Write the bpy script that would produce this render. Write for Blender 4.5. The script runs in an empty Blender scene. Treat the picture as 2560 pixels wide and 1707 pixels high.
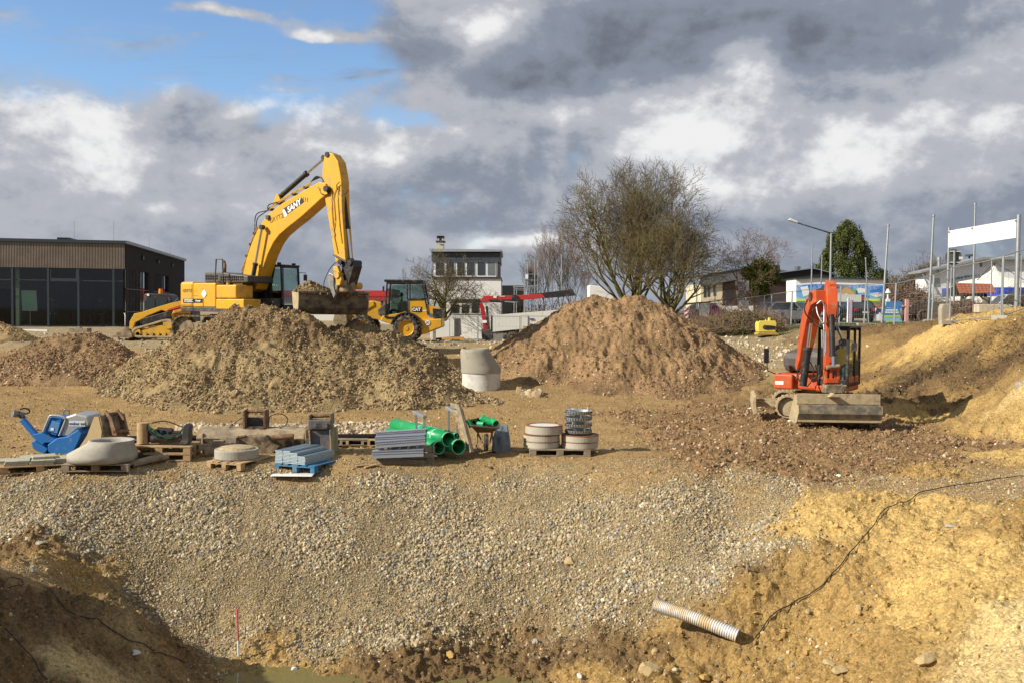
import bpy, math, random
import numpy as np
from mathutils import Matrix, Vector
R = math.radians
scene = bpy.context.scene
col = scene.collection
# ------------------------------------------------------------ camera
EYE = 3.2; F = 2420.0; CX, CY = 1280.0, 853.5
PITCH = math.atan(75.5 / F); ROLL = 0.0105
cam_d = bpy.data.cameras.new('camera'); cam = bpy.data.objects.new('camera', cam_d); col.objects.link(cam)
cam_d.sensor_width = 36; cam_d.lens = 36 * F / 2560; cam_d.clip_end = 6000; cam_d.clip_start = 0.05
CM = Matrix.Rotation(math.pi / 2 - PITCH, 4, 'X') @ Matrix.Rotation(ROLL, 4, 'Z')
cam.matrix_world = Matrix.Translation((0, 0, EYE)) @ CM
scene.camera = cam
scene.view_settings.view_transform = 'Standard'; scene.view_settings.look = 'None'
scene.view_settings.exposure = 0.36; scene.view_settings.gamma = 1.0
scene.view_settings.use_curve_mapping = False
scene.cycles.max_bounces = 5; scene.cycles.transparent_max_bounces = 12
scene.cycles.diffuse_bounces = 3; scene.cycles.glossy_bounces = 3; scene.cycles.transmission_bounces = 4
scene.cycles.caustics_reflective = False; scene.cycles.caustics_refractive = False
scene.cycles.sample_clamp_indirect = 6
# ------------------------------------------------------------ sun
SUN_EL = 32.0; SUN_AZ = 22.0          # light travels to the right and 17 degrees away from the camera
tv = Vector((math.cos(R(SUN_AZ)) * math.cos(R(SUN_EL)), math.sin(R(SUN_AZ)) * math.cos(R(SUN_EL)), -math.sin(R(SUN_EL))))
sd = bpy.data.lights.new('sun', 'SUN'); sun = bpy.data.objects.new('sun', sd); col.objects.link(sun)
sd.energy = 5.0; sd.angle = R(0.53); sd.color = (1.0, 0.93, 0.80)
sun.rotation_euler = tv.to_track_quat('-Z', 'Y').to_euler(); sun.location = (-40, -12, 30)
SKYS = 0.13
# ------------------------------------------------------------ world: physical sky with procedural clouds
world = bpy.data.worlds.new('World'); scene.world = world; world.use_nodes = True
wn = world.node_tree; wn.nodes.clear(); WL = wn.links
class E:
    def __init__(s, sock): s.s = sock
def _in(node, i, v):
    if isinstance(v, E): WL.new(v.s, node.inputs[i])
    else: node.inputs[i].default_value = v
def mth(op, a, b=0.0, c=0.0, clamp=False):
    n = wn.nodes.new('ShaderNodeMath'); n.operation = op; n.use_clamp = clamp
    _in(n, 0, a); _in(n, 1, b)
    if op in ('MULTIPLY_ADD', 'SMOOTH_MIN', 'SMOOTH_MAX'): _in(n, 2, c)
    return E(n.outputs[0])
def add(*a):
    r = a[0]
    for b in a[1:]: r = mth('ADD', r, b)
    return r
def mul(a, b): return mth('MULTIPLY', a, b)
def sub(a, b): return mth('SUBTRACT', a, b)
def smooth(x, lo, hi, o0=0.0, o1=1.0):
    n = wn.nodes.new('ShaderNodeMapRange'); n.interpolation_type = 'SMOOTHSTEP'
    _in(n, 0, x); _in(n, 1, lo); _in(n, 2, hi); _in(n, 3, o0); _in(n, 4, o1); return E(n.outputs[0])
tc = wn.nodes.new('ShaderNodeTexCoord'); sp = wn.nodes.new('ShaderNodeSeparateXYZ'); WL.new(tc.outputs['Generated'], sp.inputs[0])
dx, dy, dz = E(sp.outputs[0]), E(sp.outputs[1]), E(sp.outputs[2])
az = mth('ARCTAN2', dx, dy); el = mth('ARCSINE', dz)
def comb(a, b, c):
    n = wn.nodes.new('ShaderNodeCombineXYZ'); _in(n, 0, a); _in(n, 1, b); _in(n, 2, c); return E(n.outputs[0])
def noise(vec, scale, detail=6, rough=0.55, dist=0.0, lac=2.0):
    n = wn.nodes.new('ShaderNodeTexNoise'); n.noise_dimensions = '3D'
    WL.new(vec.s, n.inputs['Vector']); n.inputs['Scale'].default_value = scale; n.inputs['Detail'].default_value = detail
    n.inputs['Roughness'].default_value = rough; n.inputs['Distortion'].default_value = dist; n.inputs['Lacunarity'].default_value = lac
    return E(n.outputs[0])
def dirof(px, py):
    v = CM.to_3x3() @ Vector(((px - CX) / F, -(py - CY) / F, -1)); v.normalize()
    return math.atan2(v.x, v.y), math.asin(v.z)
# warped angular coordinates (clouds are flattened towards the horizon)
V0 = comb(dx, dy, mul(dz, 1.5))
w1 = sub(noise(V0, 6, 5, 0.55), 0.5); w2 = sub(noise(comb(add(dx, 3.1), dy, mul(dz, 1.5)), 6, 5, 0.55), 0.5)
azw = add(az, mul(w1, 0.10)); elw = add(el, mul(w2, 0.075))
def blob(px, py, rx, ry, amp):
    a, e = dirof(px, py)
    u = mth('DIVIDE', sub(azw, a), rx / F); v = mth('DIVIDE', sub(elw, e), ry / F)
    d2 = add(mul(u, u), mul(v, v))
    return mul(mth('EXPONENT', mul(d2, -1.0)), amp)
# coverage: where there is cloud; light: how bright the cloud is
cov = add(0.62, blob(230, 70, 520, 150, -0.72), blob(800, 50, 330, 120, -0.40), blob(620, 180, 300, 60, -0.12), blob(600, 35, 240, 26, 0.62), blob(1060, 305, 150, 30, -0.34),
          blob(830, 92, 130, 20, 0.60), blob(250, 400, 520, 190, 0.22), blob(1500, 80, 560, 190, 0.6), blob(1150, 60, 170, 130, 0.25), blob(2200, 100, 500, 260, 0.35), blob(900, 190, 160, 40, -0.18),
          blob(100, 700, 500, 60, -0.1))
lit = add(blob(200, 350, 330, 120, 0.26), blob(310, 430, 120, 80, 0.36), blob(90, 260, 200, 50, 0.26), blob(420, 215, 60, 22, 0.3), blob(700, 260, 110, 45, 0.42), blob(800, 330, 90, 110, 0.22), blob(1190, 50, 130, 70, 0.50), blob(1010, 30, 90, 60, 0.14),
          blob(1850, 150, 80, 60, 0.55), blob(1880, 250, 130, 80, 0.34), blob(1760, 380, 180, 90, 0.46), blob(1840, 480, 120, 40, 0.36), blob(1270, 240, 240, 60, 0.26), blob(2080, 390, 120, 90, 0.44), blob(2330, 330, 220, 80, 0.30), blob(2180, 450, 200, 60, 0.20), blob(2500, 190, 110, 80, 0.16), blob(1540, 250, 150, 50, 0.22),
          blob(960, 370, 60, 60, 0.34), blob(960, 480, 110, 80, 0.10), blob(560, 440, 80, 60, 0.20), blob(440, 540, 90, 30, 0.26), blob(120, 560, 200, 40, 0.12), blob(850, 95, 170, 26, 0.4), blob(600, 35, 240, 30, 0.3), blob(1350, 594, 62, 20, 0.75), blob(1225, 604, 84, 22, 0.6), blob(1480, 575, 50, 55, 0.65), blob(1040, 600, 70, 24, 0.16),
          blob(1420, 120, 460, 85, -0.34), blob(1250, 180, 150, 30, -0.20), blob(2080, 60, 380, 130, -0.17), blob(1030, 110, 120, 60, -0.22), blob(1750, 60, 200, 100, -0.20), blob(600, 190, 260, 30, -0.10), blob(470, 400, 60, 130, -0.14),
          blob(2000, 600, 800, 110, -0.13), blob(1100, 560, 400, 70, -0.12), blob(700, 660, 500, 60, -0.06), blob(1400, 420, 300, 60, -0.04), blob(1990, 300, 70, 190, -0.20), blob(2050, 190, 140, 50, -0.2), blob(2500, 470, 300, 50, -0.14))
V1 = comb(add(dx, -0.018), dy, mul(add(dz, 0.022), 1.5))
nA = noise(V0, 7, 10, 0.54, 0.25); nB = noise(V1, 7, 10, 0.54, 0.25)
nL = noise(V0, 22, 8, 0.62); nM = noise(comb(add(dx, -0.006), dy, mul(add(dz, 0.008), 1.5)), 22, 8, 0.62)
dens = add(cov, mul(sub(nA, 0.5), 1.15), mul(sub(nL, 0.5), 0.30))
mask = smooth(dens, 0.28, 0.60)
cir = noise(comb(add(mul(dx, 2.2), mul(dz, 5.0)), dy, sub(mul(dz, 16.0), mul(dx, 3.2))), 2.6, 8, 0.62, 0.6)
cirm = mul(smooth(cir, 0.46, 0.74), mul(smooth(el, 0.10, 0.20), 0.8))
mask = mth('MAXIMUM', mask, cirm)
rel = mul(sub(nA, nB), 1.7); rel2 = mul(sub(nL, nM), 1.1)
hz = smooth(el, 0.02, 0.13, 0.35, 1.0)
light = add(0.535, mul(lit, 1.05), mul(hz, add(mul(rel, 0.78), mul(rel2, 0.55), mul(sub(nA, 0.5), 0.32))))
light = mth('ADD', mul(light, 0.80), 0.095, clamp=True)
ramp = wn.nodes.new('ShaderNodeValToRGB'); WL.new(light.s, ramp.inputs[0]); ramp.color_ramp.interpolation = 'EASE'
els = ramp.color_ramp.elements
els[0].position = 0.02; els[0].color = (0.125, 0.138, 0.170, 1)
els[1].position = 0.98; els[1].color = (0.68, 0.68, 0.68, 1)
e = els.new(0.36); e.color = (0.20, 0.228, 0.285, 1)
e = els.new(0.66); e.color = (0.36, 0.375, 0.415, 1)
sky = wn.nodes.new('ShaderNodeTexSky'); sky.sky_type = 'NISHITA'; sky.sun_disc = False
sky.sun_elevation = R(SUN_EL); sky.sun_rotation = math.atan2(-tv.x, -tv.y)
sky.dust_density = 0.0; sky.ozone_density = 4.0; sky.air_density = 1.0
bgs = wn.nodes.new('ShaderNodeBackground'); WL.new(sky.outputs[0], bgs.inputs[0]); bgs.inputs[1].default_value = SKYS
bgc = wn.nodes.new('ShaderNodeBackground'); WL.new(ramp.outputs[0], bgc.inputs[0]); bgc.inputs[1].default_value = 1.0
# low band: cloud shadowed blue grey air near the horizon
haze_m = smooth(el, 0.05, 0.16, 0.9, 0.0)
mask2 = mth('MAXIMUM', mask, haze_m)
mx = wn.nodes.new('ShaderNodeMixShader'); WL.new(mask2.s, mx.inputs[0]); WL.new(bgs.outputs[0], mx.inputs[1]); WL.new(bgc.outputs[0], mx.inputs[2])
wo = wn.nodes.new('ShaderNodeOutputWorld'); WL.new(mx.outputs[0], wo.inputs[0])
world.cycles.sampling_method = 'MANUAL'; world.cycles.sample_map_resolution = 512

# ------------------------------------------------------------ helpers
CM3 = CM.to_3x3()
def ray(px, py): return CM3 @ Vector(((px - CX) / F, -(py - CY) / F, -1))
def at(px, py, Y):
    v = ray(px, py); t = Y / v.y; return Vector((v.x * t, Y, EYE + v.z * t))
def atz(px, py, z):
    v = ray(px, py); t = (z - EYE) / v.z; return Vector((v.x * t, v.y * t, z))
def _h(ix, iy, iz, s):
    n = (ix.astype(np.int64) * 374761393 + iy.astype(np.int64) * 668265263 + iz * 2147483647 + s * 144665) & 0xffffffff
    n = ((n ^ (n >> 13)) * 1274126177) & 0xffffffff
    return ((n ^ (n >> 16)) & 0xffff) / 65535.0
def vnoise(x, y, s=0):
    ix = np.floor(x); iy = np.floor(y); fx = x - ix; fy = y - iy
    ix = ix.astype(np.int64); iy = iy.astype(np.int64)
    ux = fx * fx * fx * (fx * (fx * 6 - 15) + 10); uy = fy * fy * fy * (fy * (fy * 6 - 15) + 10)
    def g(a, b, dxx, dyy):
        th = _h(a, b, 0, s) * 6.2832
        return np.cos(th) * dxx + np.sin(th) * dyy
    n00 = g(ix, iy, fx, fy); n10 = g(ix + 1, iy, fx - 1, fy); n01 = g(ix, iy + 1, fx, fy - 1); n11 = g(ix + 1, iy + 1, fx - 1, fy - 1)
    a = n00 + ux * (n10 - n00); b = n01 + ux * (n11 - n01)
    return (a + uy * (b - a)) * 1.4
def fbm(x, y, s=0, o=4, g=0.5):
    r = 0; a = 1.0; f = 1.0
    for i in range(o):
        r = r + a * vnoise(x * f + i * 17.3, y * f - i * 9.1, s + i); a *= g; f *= 2.03
    return r
def ridged(x, y, s=0, o=4):
    r = 0; a = 1.0; f = 1.0
    for i in range(o):
        r = r + a * (0.5 - np.abs(vnoise(x * f, y * f, s + i))); a *= 0.55; f *= 2.1
    return r

def tag(o, label=None, cat=None, group=None, kind=None):
    if label: o['label'] = label
    if cat: o['category'] = cat
    if group: o['group'] = group
    if kind: o['kind'] = kind
    return o
def empty(name, loc, rz=0.0, label=None, cat=None, group=None):
    o = bpy.data.objects.new(name, None); col.objects.link(o); o.location = loc; o.rotation_euler = (0, 0, rz); o.empty_display_size = 0.2
    return tag(o, label, cat, group)
def meshobj(name, verts, faces, mats, parent=None, midx=None, smooth_=False, loc=None):
    assert max(max(f) for f in faces) < len(verts), name
    me = bpy.data.meshes.new(name); me.from_pydata([tuple(v) for v in verts], [], faces)
    for m in (mats if isinstance(mats, (list, tuple)) else [mats]): me.materials.append(m)
    if midx: me.polygons.foreach_set('material_index', midx)
    if smooth_: me.polygons.foreach_set('use_smooth', [True] * len(faces))
    me.update(); o = bpy.data.objects.new(name, me); col.objects.link(o)
    if parent: o.parent = parent
    if loc: o.location = loc
    return o
class MB:
    def __init__(s): s.v = []; s.f = []; s.m = []; s.cur = 0; s.sm = []
    def mat(s, i): s.cur = i; return s
    def add(s, vs, fs, sm=False):
        b = len(s.v); s.v += [Vector(v) for v in vs]; s.f += [tuple(b + i for i in f) for f in fs]
        s.m += [s.cur] * len(fs); s.sm += [sm] * len(fs); return s
    def box(s, c, d, rz=0, M=None):
        hx, hy, hz = d[0] / 2, d[1] / 2, d[2] / 2
        vs = [Vector((x, y, z)) for x in (-hx, hx) for y in (-hy, hy) for z in (-hz, hz)]
        Q = Matrix.Translation(c) @ (M.to_4x4() if M else Matrix.Rotation(rz, 4, 'Z'))
        return s.add([Q @ v for v in vs], [(0, 1, 3, 2), (4, 6, 7, 5), (0, 4, 5, 1), (2, 3, 7, 6), (0, 2, 6, 4), (1, 5, 7, 3)])
    def span(s, a, b):   # box from corner a to corner b
        return s.box([(a[i] + b[i]) / 2 for i in range(3)], [abs(a[i] - b[i]) for i in range(3)])
    def cyl(s, p0, p1, r0, r1=None, n=14, cap=True, sm=True):
        p0 = Vector(p0); p1 = Vector(p1); r1 = r0 if r1 is None else r1
        d = (p1 - p0); q = d.to_track_quat('Z', 'Y').to_matrix()
        vs = []
        for p, r in ((p0, r0), (p1, r1)):
            for i in range(n):
                a = 2 * math.pi * i / n; vs.append(p + q @ Vector((r * math.cos(a), r * math.sin(a), 0)))
        s.add(vs, [(i, (i + 1) % n, n + (i + 1) % n, n + i) for i in range(n)], sm)
        if cap: s.add(vs, [tuple(range(n))[::-1], tuple(range(n, 2 * n))])
        return s
    def bar(s, p0, p1, w, h, up=(0, 0, 1)):
        p0 = Vector(p0); p1 = Vector(p1); d = (p1 - p0).normalized(); u = Vector(up)
        if abs(d.dot(u)) > 0.97: u = Vector((0, 1, 0))
        sx = d.cross(u).normalized(); sz = sx.cross(d)
        vs = [p + sx * a * w / 2 + sz * b * h / 2 for p in (p0, p1) for a, b in ((-1, -1), (1, -1), (1, 1), (-1, 1))]
        return s.add(vs, [(3, 2, 1, 0), (4, 5, 6, 7), (0, 1, 5, 4), (1, 2, 6, 5), (2, 3, 7, 6), (3, 0, 4, 7)])
    def tube(s, pts, r, n=6, r1=None):
        pts = [Vector(p) for p in pts]; L = len(pts); vs = []
        for i, p in enumerate(pts):
            d = (pts[min(i + 1, L - 1)] - pts[max(i - 1, 0)]); q = d.to_track_quat('Z', 'Y').to_matrix()
            rr = r if r1 is None else r + (r1 - r) * i / (L - 1)
            for k in range(n):
                a = 2 * math.pi * k / n; vs.append(p + q @ Vector((rr * math.cos(a), rr * math.sin(a), 0)))
        fs = [(i * n + k, i * n + (k + 1) % n, (i + 1) * n + (k + 1) % n, (i + 1) * n + k) for i in range(L - 1) for k in range(n)]
        s.add(vs, fs, True); s.add(vs, [tuple(range(n))[::-1], tuple(range((L - 1) * n, L * n))]); return s
    def lathe(s, prof, c=(0, 0, 0), n=32, M=None, arc=2 * math.pi):
        Q = Matrix.Translation(c) @ (M.to_4x4() if M else Matrix.Identity(4)); vs = []; m = len(prof)
        full = abs(arc - 2 * math.pi) < 1e-6; k = n if full else n + 1
        for i in range(k):
            a = arc * i / n
            for r, z in prof: vs.append(Q @ Vector((r * math.cos(a), r * math.sin(a), z)))
        fs = []
        for i in range(n):
            j = (i + 1) % k
            for t in range(m - 1): fs.append((i * m + t, j * m + t, j * m + t + 1, i * m + t + 1))
        return s.add(vs, fs, False)
    def prism(s, poly, y0, y1, ax='y'):
        # poly: 2D outline; extruded along ax between y0 and y1 (ax 'y': poly in x,z; 'z': x,y; 'x': y,z)
        def P(a, b, t): return {'y': (a, t, b), 'z': (a, b, t), 'x': (t, a, b)}[ax]
        n = len(poly); ar = sum(poly[i][0] * poly[(i + 1) % n][1] - poly[(i + 1) % n][0] * poly[i][1] for i in range(n))
        if ar < 0: poly = poly[::-1]
        vs = [P(a, b, y0) for a, b in poly] + [P(a, b, y1) for a, b in poly]
        return s.add(vs, [tuple(range(n)), tuple(range(n, 2 * n))[::-1]] + [((i + 1) % n, i, n + i, n + (i + 1) % n) for i in range(n)])
    def build(s, name, mats, parent=None, bevel=0, label=None, cat=None, group=None, kind=None, loc=None):
        o = meshobj(name, s.v, s.f, mats, parent, s.m, loc=loc)
        o.data.polygons.foreach_set('use_smooth', s.sm)
        import bmesh
        bm = bmesh.new(); bm.from_mesh(o.data); bmesh.ops.recalc_face_normals(bm, faces=bm.faces[:]); bm.to_mesh(o.data); bm.free()
        if bevel:
            b = o.modifiers.new('bevel', 'BEVEL'); b.width = bevel; b.segments = 2; b.limit_method = 'ANGLE'; b.angle_limit = R(40)
            b.harden_normals = False
        return tag(o, label, cat, group, kind)
def copy_tree(o, parent=None, names=None):
    c = o.copy(); col.objects.link(c); c.parent = parent
    for ch in list(o.children): copy_tree(ch, c)
    return c

# materials --------------------------------------------------------------
def newmat(name):
    m = bpy.data.materials.new(name); m.use_nodes = True
    return m, m.node_tree, m.node_tree.nodes['Principled BSDF']
def mat(name, c, rough=0.6, metal=0.0, var=0.12, scale=3.0, c2=None, c2amt=0.0, c2scale=2.5, bump=0.0, bscale=60, spec=0.4, coat=0.0, alpha=None, trans=0.0, emis=None, bdist=0.01):
    m, t, b = newmat(name); N = t.nodes; L = t.links
    tcn = N.new('ShaderNodeTexCoord')
    n1 = N.new('ShaderNodeTexNoise'); n1.inputs['Scale'].default_value = scale; n1.inputs['Detail'].default_value = 6; n1.inputs['Roughness'].default_value = 0.65
    L.new(tcn.outputs['Object'], n1.inputs['Vector'])
    mr = N.new('ShaderNodeMapRange'); mr.inputs[1].default_value = 0.3; mr.inputs[2].default_value = 0.7; mr.inputs[3].default_value = 1 - var; mr.inputs[4].default_value = 1 + var
    L.new(n1.outputs[0], mr.inputs[0])
    mc = N.new('ShaderNodeMix'); mc.data_type = 'RGBA'; mc.blend_type = 'MULTIPLY'; mc.inputs[0].default_value = 1
    mc.inputs[6].default_value = (*c, 1); L.new(mr.outputs[0], mc.inputs[7])
    out = mc.outputs[2]
    if c2:
        n2 = N.new('ShaderNodeTexNoise'); n2.inputs['Scale'].default_value = c2scale; n2.inputs['Detail'].default_value = 8; n2.inputs['Roughness'].default_value = 0.7
        L.new(tcn.outputs['Object'], n2.inputs['Vector'])
        m2 = N.new('ShaderNodeMapRange'); m2.inputs[1].default_value = 0.62 - c2amt * 0.4; m2.inputs[2].default_value = 0.80 - c2amt * 0.4; L.new(n2.outputs[0], m2.inputs[0])
        mm = N.new('ShaderNodeMix'); mm.data_type = 'RGBA'; L.new(m2.outputs[0], mm.inputs[0]); L.new(out, mm.inputs[6]); mm.inputs[7].default_value = (*c2, 1)
        out = mm.outputs[2]
        rr = N.new('ShaderNodeMix'); L.new(m2.outputs[0], rr.inputs[0]); rr.inputs[2].default_value = rough; rr.inputs[3].default_value = max(rough, 0.85); L.new(rr.outputs[0], b.inputs['Roughness'])
        if metal:
            rm = N.new('ShaderNodeMix'); L.new(m2.outputs[0], rm.inputs[0]); rm.inputs[2].default_value = metal; rm.inputs[3].default_value = 0; L.new(rm.outputs[0], b.inputs['Metallic'])
    else:
        b.inputs['Roughness'].default_value = rough; b.inputs['Metallic'].default_value = metal
    L.new(out, b.inputs['Base Color']); b.inputs['Specular IOR Level'].default_value = spec
    if coat: b.inputs['Coat Weight'].default_value = coat; b.inputs['Coat Roughness'].default_value = 0.15
    if bump:
        n3 = N.new('ShaderNodeTexNoise'); n3.inputs['Scale'].default_value = bscale; n3.inputs['Detail'].default_value = 5; L.new(tcn.outputs['Object'], n3.inputs['Vector'])
        bp = N.new('ShaderNodeBump'); bp.inputs['Strength'].default_value = bump; bp.inputs['Distance'].default_value = bdist; L.new(n3.outputs[0], bp.inputs['Height']); L.new(bp.outputs[0], b.inputs['Normal'])
    if emis: b.inputs['Emission Color'].default_value = (*emis, 1); b.inputs['Emission Strength'].default_value = 1
    return m
def glass(name, tint=(0.6, 0.75, 0.7), alpha=0.35, rough=0.03):
    m, t, b = newmat(name); N = t.nodes; L = t.links
    gl = N.new('ShaderNodeBsdfGlossy'); gl.inputs['Roughness'].default_value = rough; gl.inputs[0].default_value = (0.9, 0.95, 1, 1)
    tr = N.new('ShaderNodeBsdfTransparent'); tr.inputs[0].default_value = (*tint, 1)
    fr = N.new('ShaderNodeLayerWeight'); fr.inputs[0].default_value = 0.5
    pw = N.new('ShaderNodeMath'); pw.operation = 'POWER'; L.new(fr.outputs['Facing'], pw.inputs[0]); pw.inputs[1].default_value = 3.0
    mp = N.new('ShaderNodeMapRange'); mp.inputs[3].default_value = alpha * 0.2; mp.inputs[4].default_value = .9
    L.new(pw.outputs[0], mp.inputs[0])
    ms = N.new('ShaderNodeMixShader'); L.new(mp.outputs[0], ms.inputs[0]); L.new(tr.outputs[0], ms.inputs[1]); L.new(gl.outputs[0], ms.inputs[2])
    L.new(ms.outputs[0], N['Material Output'].inputs[0]); return m

# earth material: vertex colour attribute carries what the soil is made of
def earth_mat(name, fine=38, peb=26, bump=0.55, contrast=0.5):
    m, t, b = newmat(name); N = t.nodes; L = t.links
    geo = N.new('ShaderNodeNewGeometry'); at_ = N.new('ShaderNodeAttribute'); at_.attribute_name = 'soil'
    n1 = N.new('ShaderNodeTexNoise'); n1.inputs['Scale'].default_value = fine; n1.inputs['Detail'].default_value = 8; n1.inputs['Roughness'].default_value = 0.75; L.new(geo.outputs['Position'], n1.inputs['Vector'])
    n0 = N.new('ShaderNodeTexNoise'); n0.inputs['Scale'].default_value = 1.7; n0.inputs['Detail'].default_value = 7; n0.inputs['Roughness'].default_value = 0.65; L.new(geo.outputs['Position'], n0.inputs['Vector'])
    vo = N.new('ShaderNodeTexVoronoi'); vo.inputs['Scale'].default_value = peb; L.new(geo.outputs['Position'], vo.inputs['Vector'])
    # stone cells: some cells lighter
    sr = N.new('ShaderNodeSeparateColor'); L.new(vo.outputs['Color'], sr.inputs[0])
    m1 = N.new('ShaderNodeMapRange'); m1.inputs[1].default_value = 0.28; m1.inputs[2].default_value = 0.72; m1.inputs[3].default_value = 1 - contrast * 0.8; m1.inputs[4].default_value = 1 + contrast * 0.7; L.new(n1.outputs[0], m1.inputs[0])
    m2 = N.new('ShaderNodeMapRange'); m2.inputs[1].default_value = 0.0; m2.inputs[2].default_value = 1.0; m2.inputs[3].default_value = 0.72; m2.inputs[4].default_value = 1.28; L.new(sr.outputs[0], m2.inputs[0])
    m3 = N.new('ShaderNodeMapRange'); m3.inputs[1].default_value = 0.3; m3.inputs[2].default_value = 0.7; m3.inputs[3].default_value = 0.88; m3.inputs[4].default_value = 1.12; L.new(n0.outputs[0], m3.inputs[0])
    a = N.new('ShaderNodeMath'); a.operation = 'MULTIPLY'; L.new(m1.outputs[0], a.inputs[0]); L.new(m2.outputs[0], a.inputs[1])
    c = N.new('ShaderNodeMath'); c.operation = 'MULTIPLY'; L.new(a.outputs[0], c.inputs[0]); L.new(m3.outputs[0], c.inputs[1])
    mx_ = N.new('ShaderNodeVectorMath'); mx_.operation = 'SCALE'; L.new(at_.outputs['Color'], mx_.inputs[0]); L.new(c.outputs[0], mx_.inputs['Scale'])
    L.new(mx_.outputs[0], b.inputs['Base Color']); b.inputs['Roughness'].default_value = 0.95; b.inputs['Specular IOR Level'].default_value = 0.15
    hs = N.new('ShaderNodeMath'); hs.operation = 'MULTIPLY_ADD'; L.new(vo.outputs['Distance'], hs.inputs[0]); hs.inputs[1].default_value = -0.9; L.new(n1.outputs[0], hs.inputs[2])
    bp = N.new('ShaderNodeBump'); bp.inputs['Strength'].default_value = bump; bp.inputs['Distance'].default_value = 0.035; L.new(hs.outputs[0], bp.inputs['Height']); L.new(bp.outputs[0], b.inputs['Normal'])
    return m
M_earth = earth_mat('earth')

# ------------------------------------------------------------ terrain
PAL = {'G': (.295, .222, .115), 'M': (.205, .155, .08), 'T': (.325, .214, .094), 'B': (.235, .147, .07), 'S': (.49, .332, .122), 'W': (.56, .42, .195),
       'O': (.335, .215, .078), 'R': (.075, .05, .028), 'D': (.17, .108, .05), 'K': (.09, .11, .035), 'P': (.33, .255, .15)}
HP = []   # height control points  (px, py, Y)
def H(*rows):
    for r in rows: HP.append(at(*r))
# far terrace
H((40, 860, 40), (250, 846, 44), (120, 822, 55), (313, 818, 59), (560, 850, 42), (900, 845, 44), (1100, 853, 44.5), (1300, 855, 43.5), (1200, 855, 46), (20, 815, 60), (700, 830, 60))
# lower floor: left rise
H((190, 955, 34), (20, 960, 33.5), (60, 1050, 26.5), (350, 1010, 30), (30, 910, 37))
H(*[(px, 1110, 3.2 * 2420 / (1110 - 778 + .0105 * (1280 - px))) for px in (0, 350, 700, 1050, 1400, 1700)])
H(*[(px, 1030, 3.15 * 2420 / (1030 - 778 + .0105 * (1280 - px))) for px in (250, 600, 1000, 1350, 1700, 1950)])
H((1300, 980, 34), (1500, 960, 35.5), (1700, 950, 37), (1850, 925, 39), (1960, 925, 38), (1800, 848, 45.5), (1960, 846, 45), (1900, 838, 47), (1760, 838, 50), (1650, 838, 50), (1400, 853, 45))
# rim and gravel slope
def slope(px, rimy):
    h = 778 + .0105 * (px - 1280)
    Yr = 3.2 * F / (rimy - h); H((px, rimy, Yr))
    for py in (rimy + 110, rimy + 230, rimy + 350, rimy + 430):
        k = (py - h) / F; s = .62; Y = (3.2 + s * Yr) / (k + s); H((px, py, Y))
for px, ry in ((-300, 1188), (300, 1190), (600, 1188), (900, 1187), (1200, 1184), (1500, 1200)): slope(px, ry)
H((0, 1190, 18.3), (0, 1300, 16.9), (60, 1340, 16.3), (1700, 1215, 17.9), (1880, 1222, 17.8), (2040, 1222, 17.8), (1700, 1330, 16.9), (1700, 1430, 15.95), (1850, 1330, 17.1), (1830, 1390, 16.6), (1730, 1500, 15.5), (2010, 1290, 16.7), (1930, 1370, 15.95), (1870, 1440, 15.25), (1800, 1520, 14.75))
# plateau and brown terrace
H((2050, 1110, 23.3), (2300, 1120, 22.9), (2200, 1040, 27.5), (2050, 1060, 26.0), (2560, 1110, 23.4), (1800, 1100, 23.5), (2560, 1160, 20.3), (2250, 1180, 19.3), (2150, 1000, 31))
# pit floor
H((600, 1700, 14.9), (800, 1700, 14.6), (560, 1650, 15.35), (960, 1690, 14.2), (1100, 1620, 15.3), (1300, 1600, 15.9), (1300, 1700, 14.5), (1500, 1600, 15.6), (1600, 1690, 14.0), (1600, 1560, 15.6))
# sand bank on the right
H((1800, 1600, 14.9), (2000, 1450, 15.3), (2000, 1370, 16.0), (2200, 1450, 14.6), (2000, 1600, 14.3), (2200, 1600, 13.0), (2400, 1500, 13.2), (2560, 1650, 10.8), (2400, 1690, 11.4), (2100, 1700, 12.8), (1850, 1680, 13.9),
  (2150, 1250, 17.2), (2350, 1245, 17.0), (2560, 1290, 15.4), (2300, 1330, 15.9), (2560, 1400, 13.7))
# ledge at lower left
H((100, 1400, 15.0), (100, 1460, 13.8), (250, 1480, 13.9), (0, 1510, 12.9), (0, 1420, 14.6), (330, 1500, 14.3), (300, 1600, 13.4), (200, 1700, 11.9), (450, 1690, 13.8), (0, 1700, 11.2), (400, 1560, 14.6), (60, 1600, 12.0), (170, 1560, 13.0))
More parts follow.
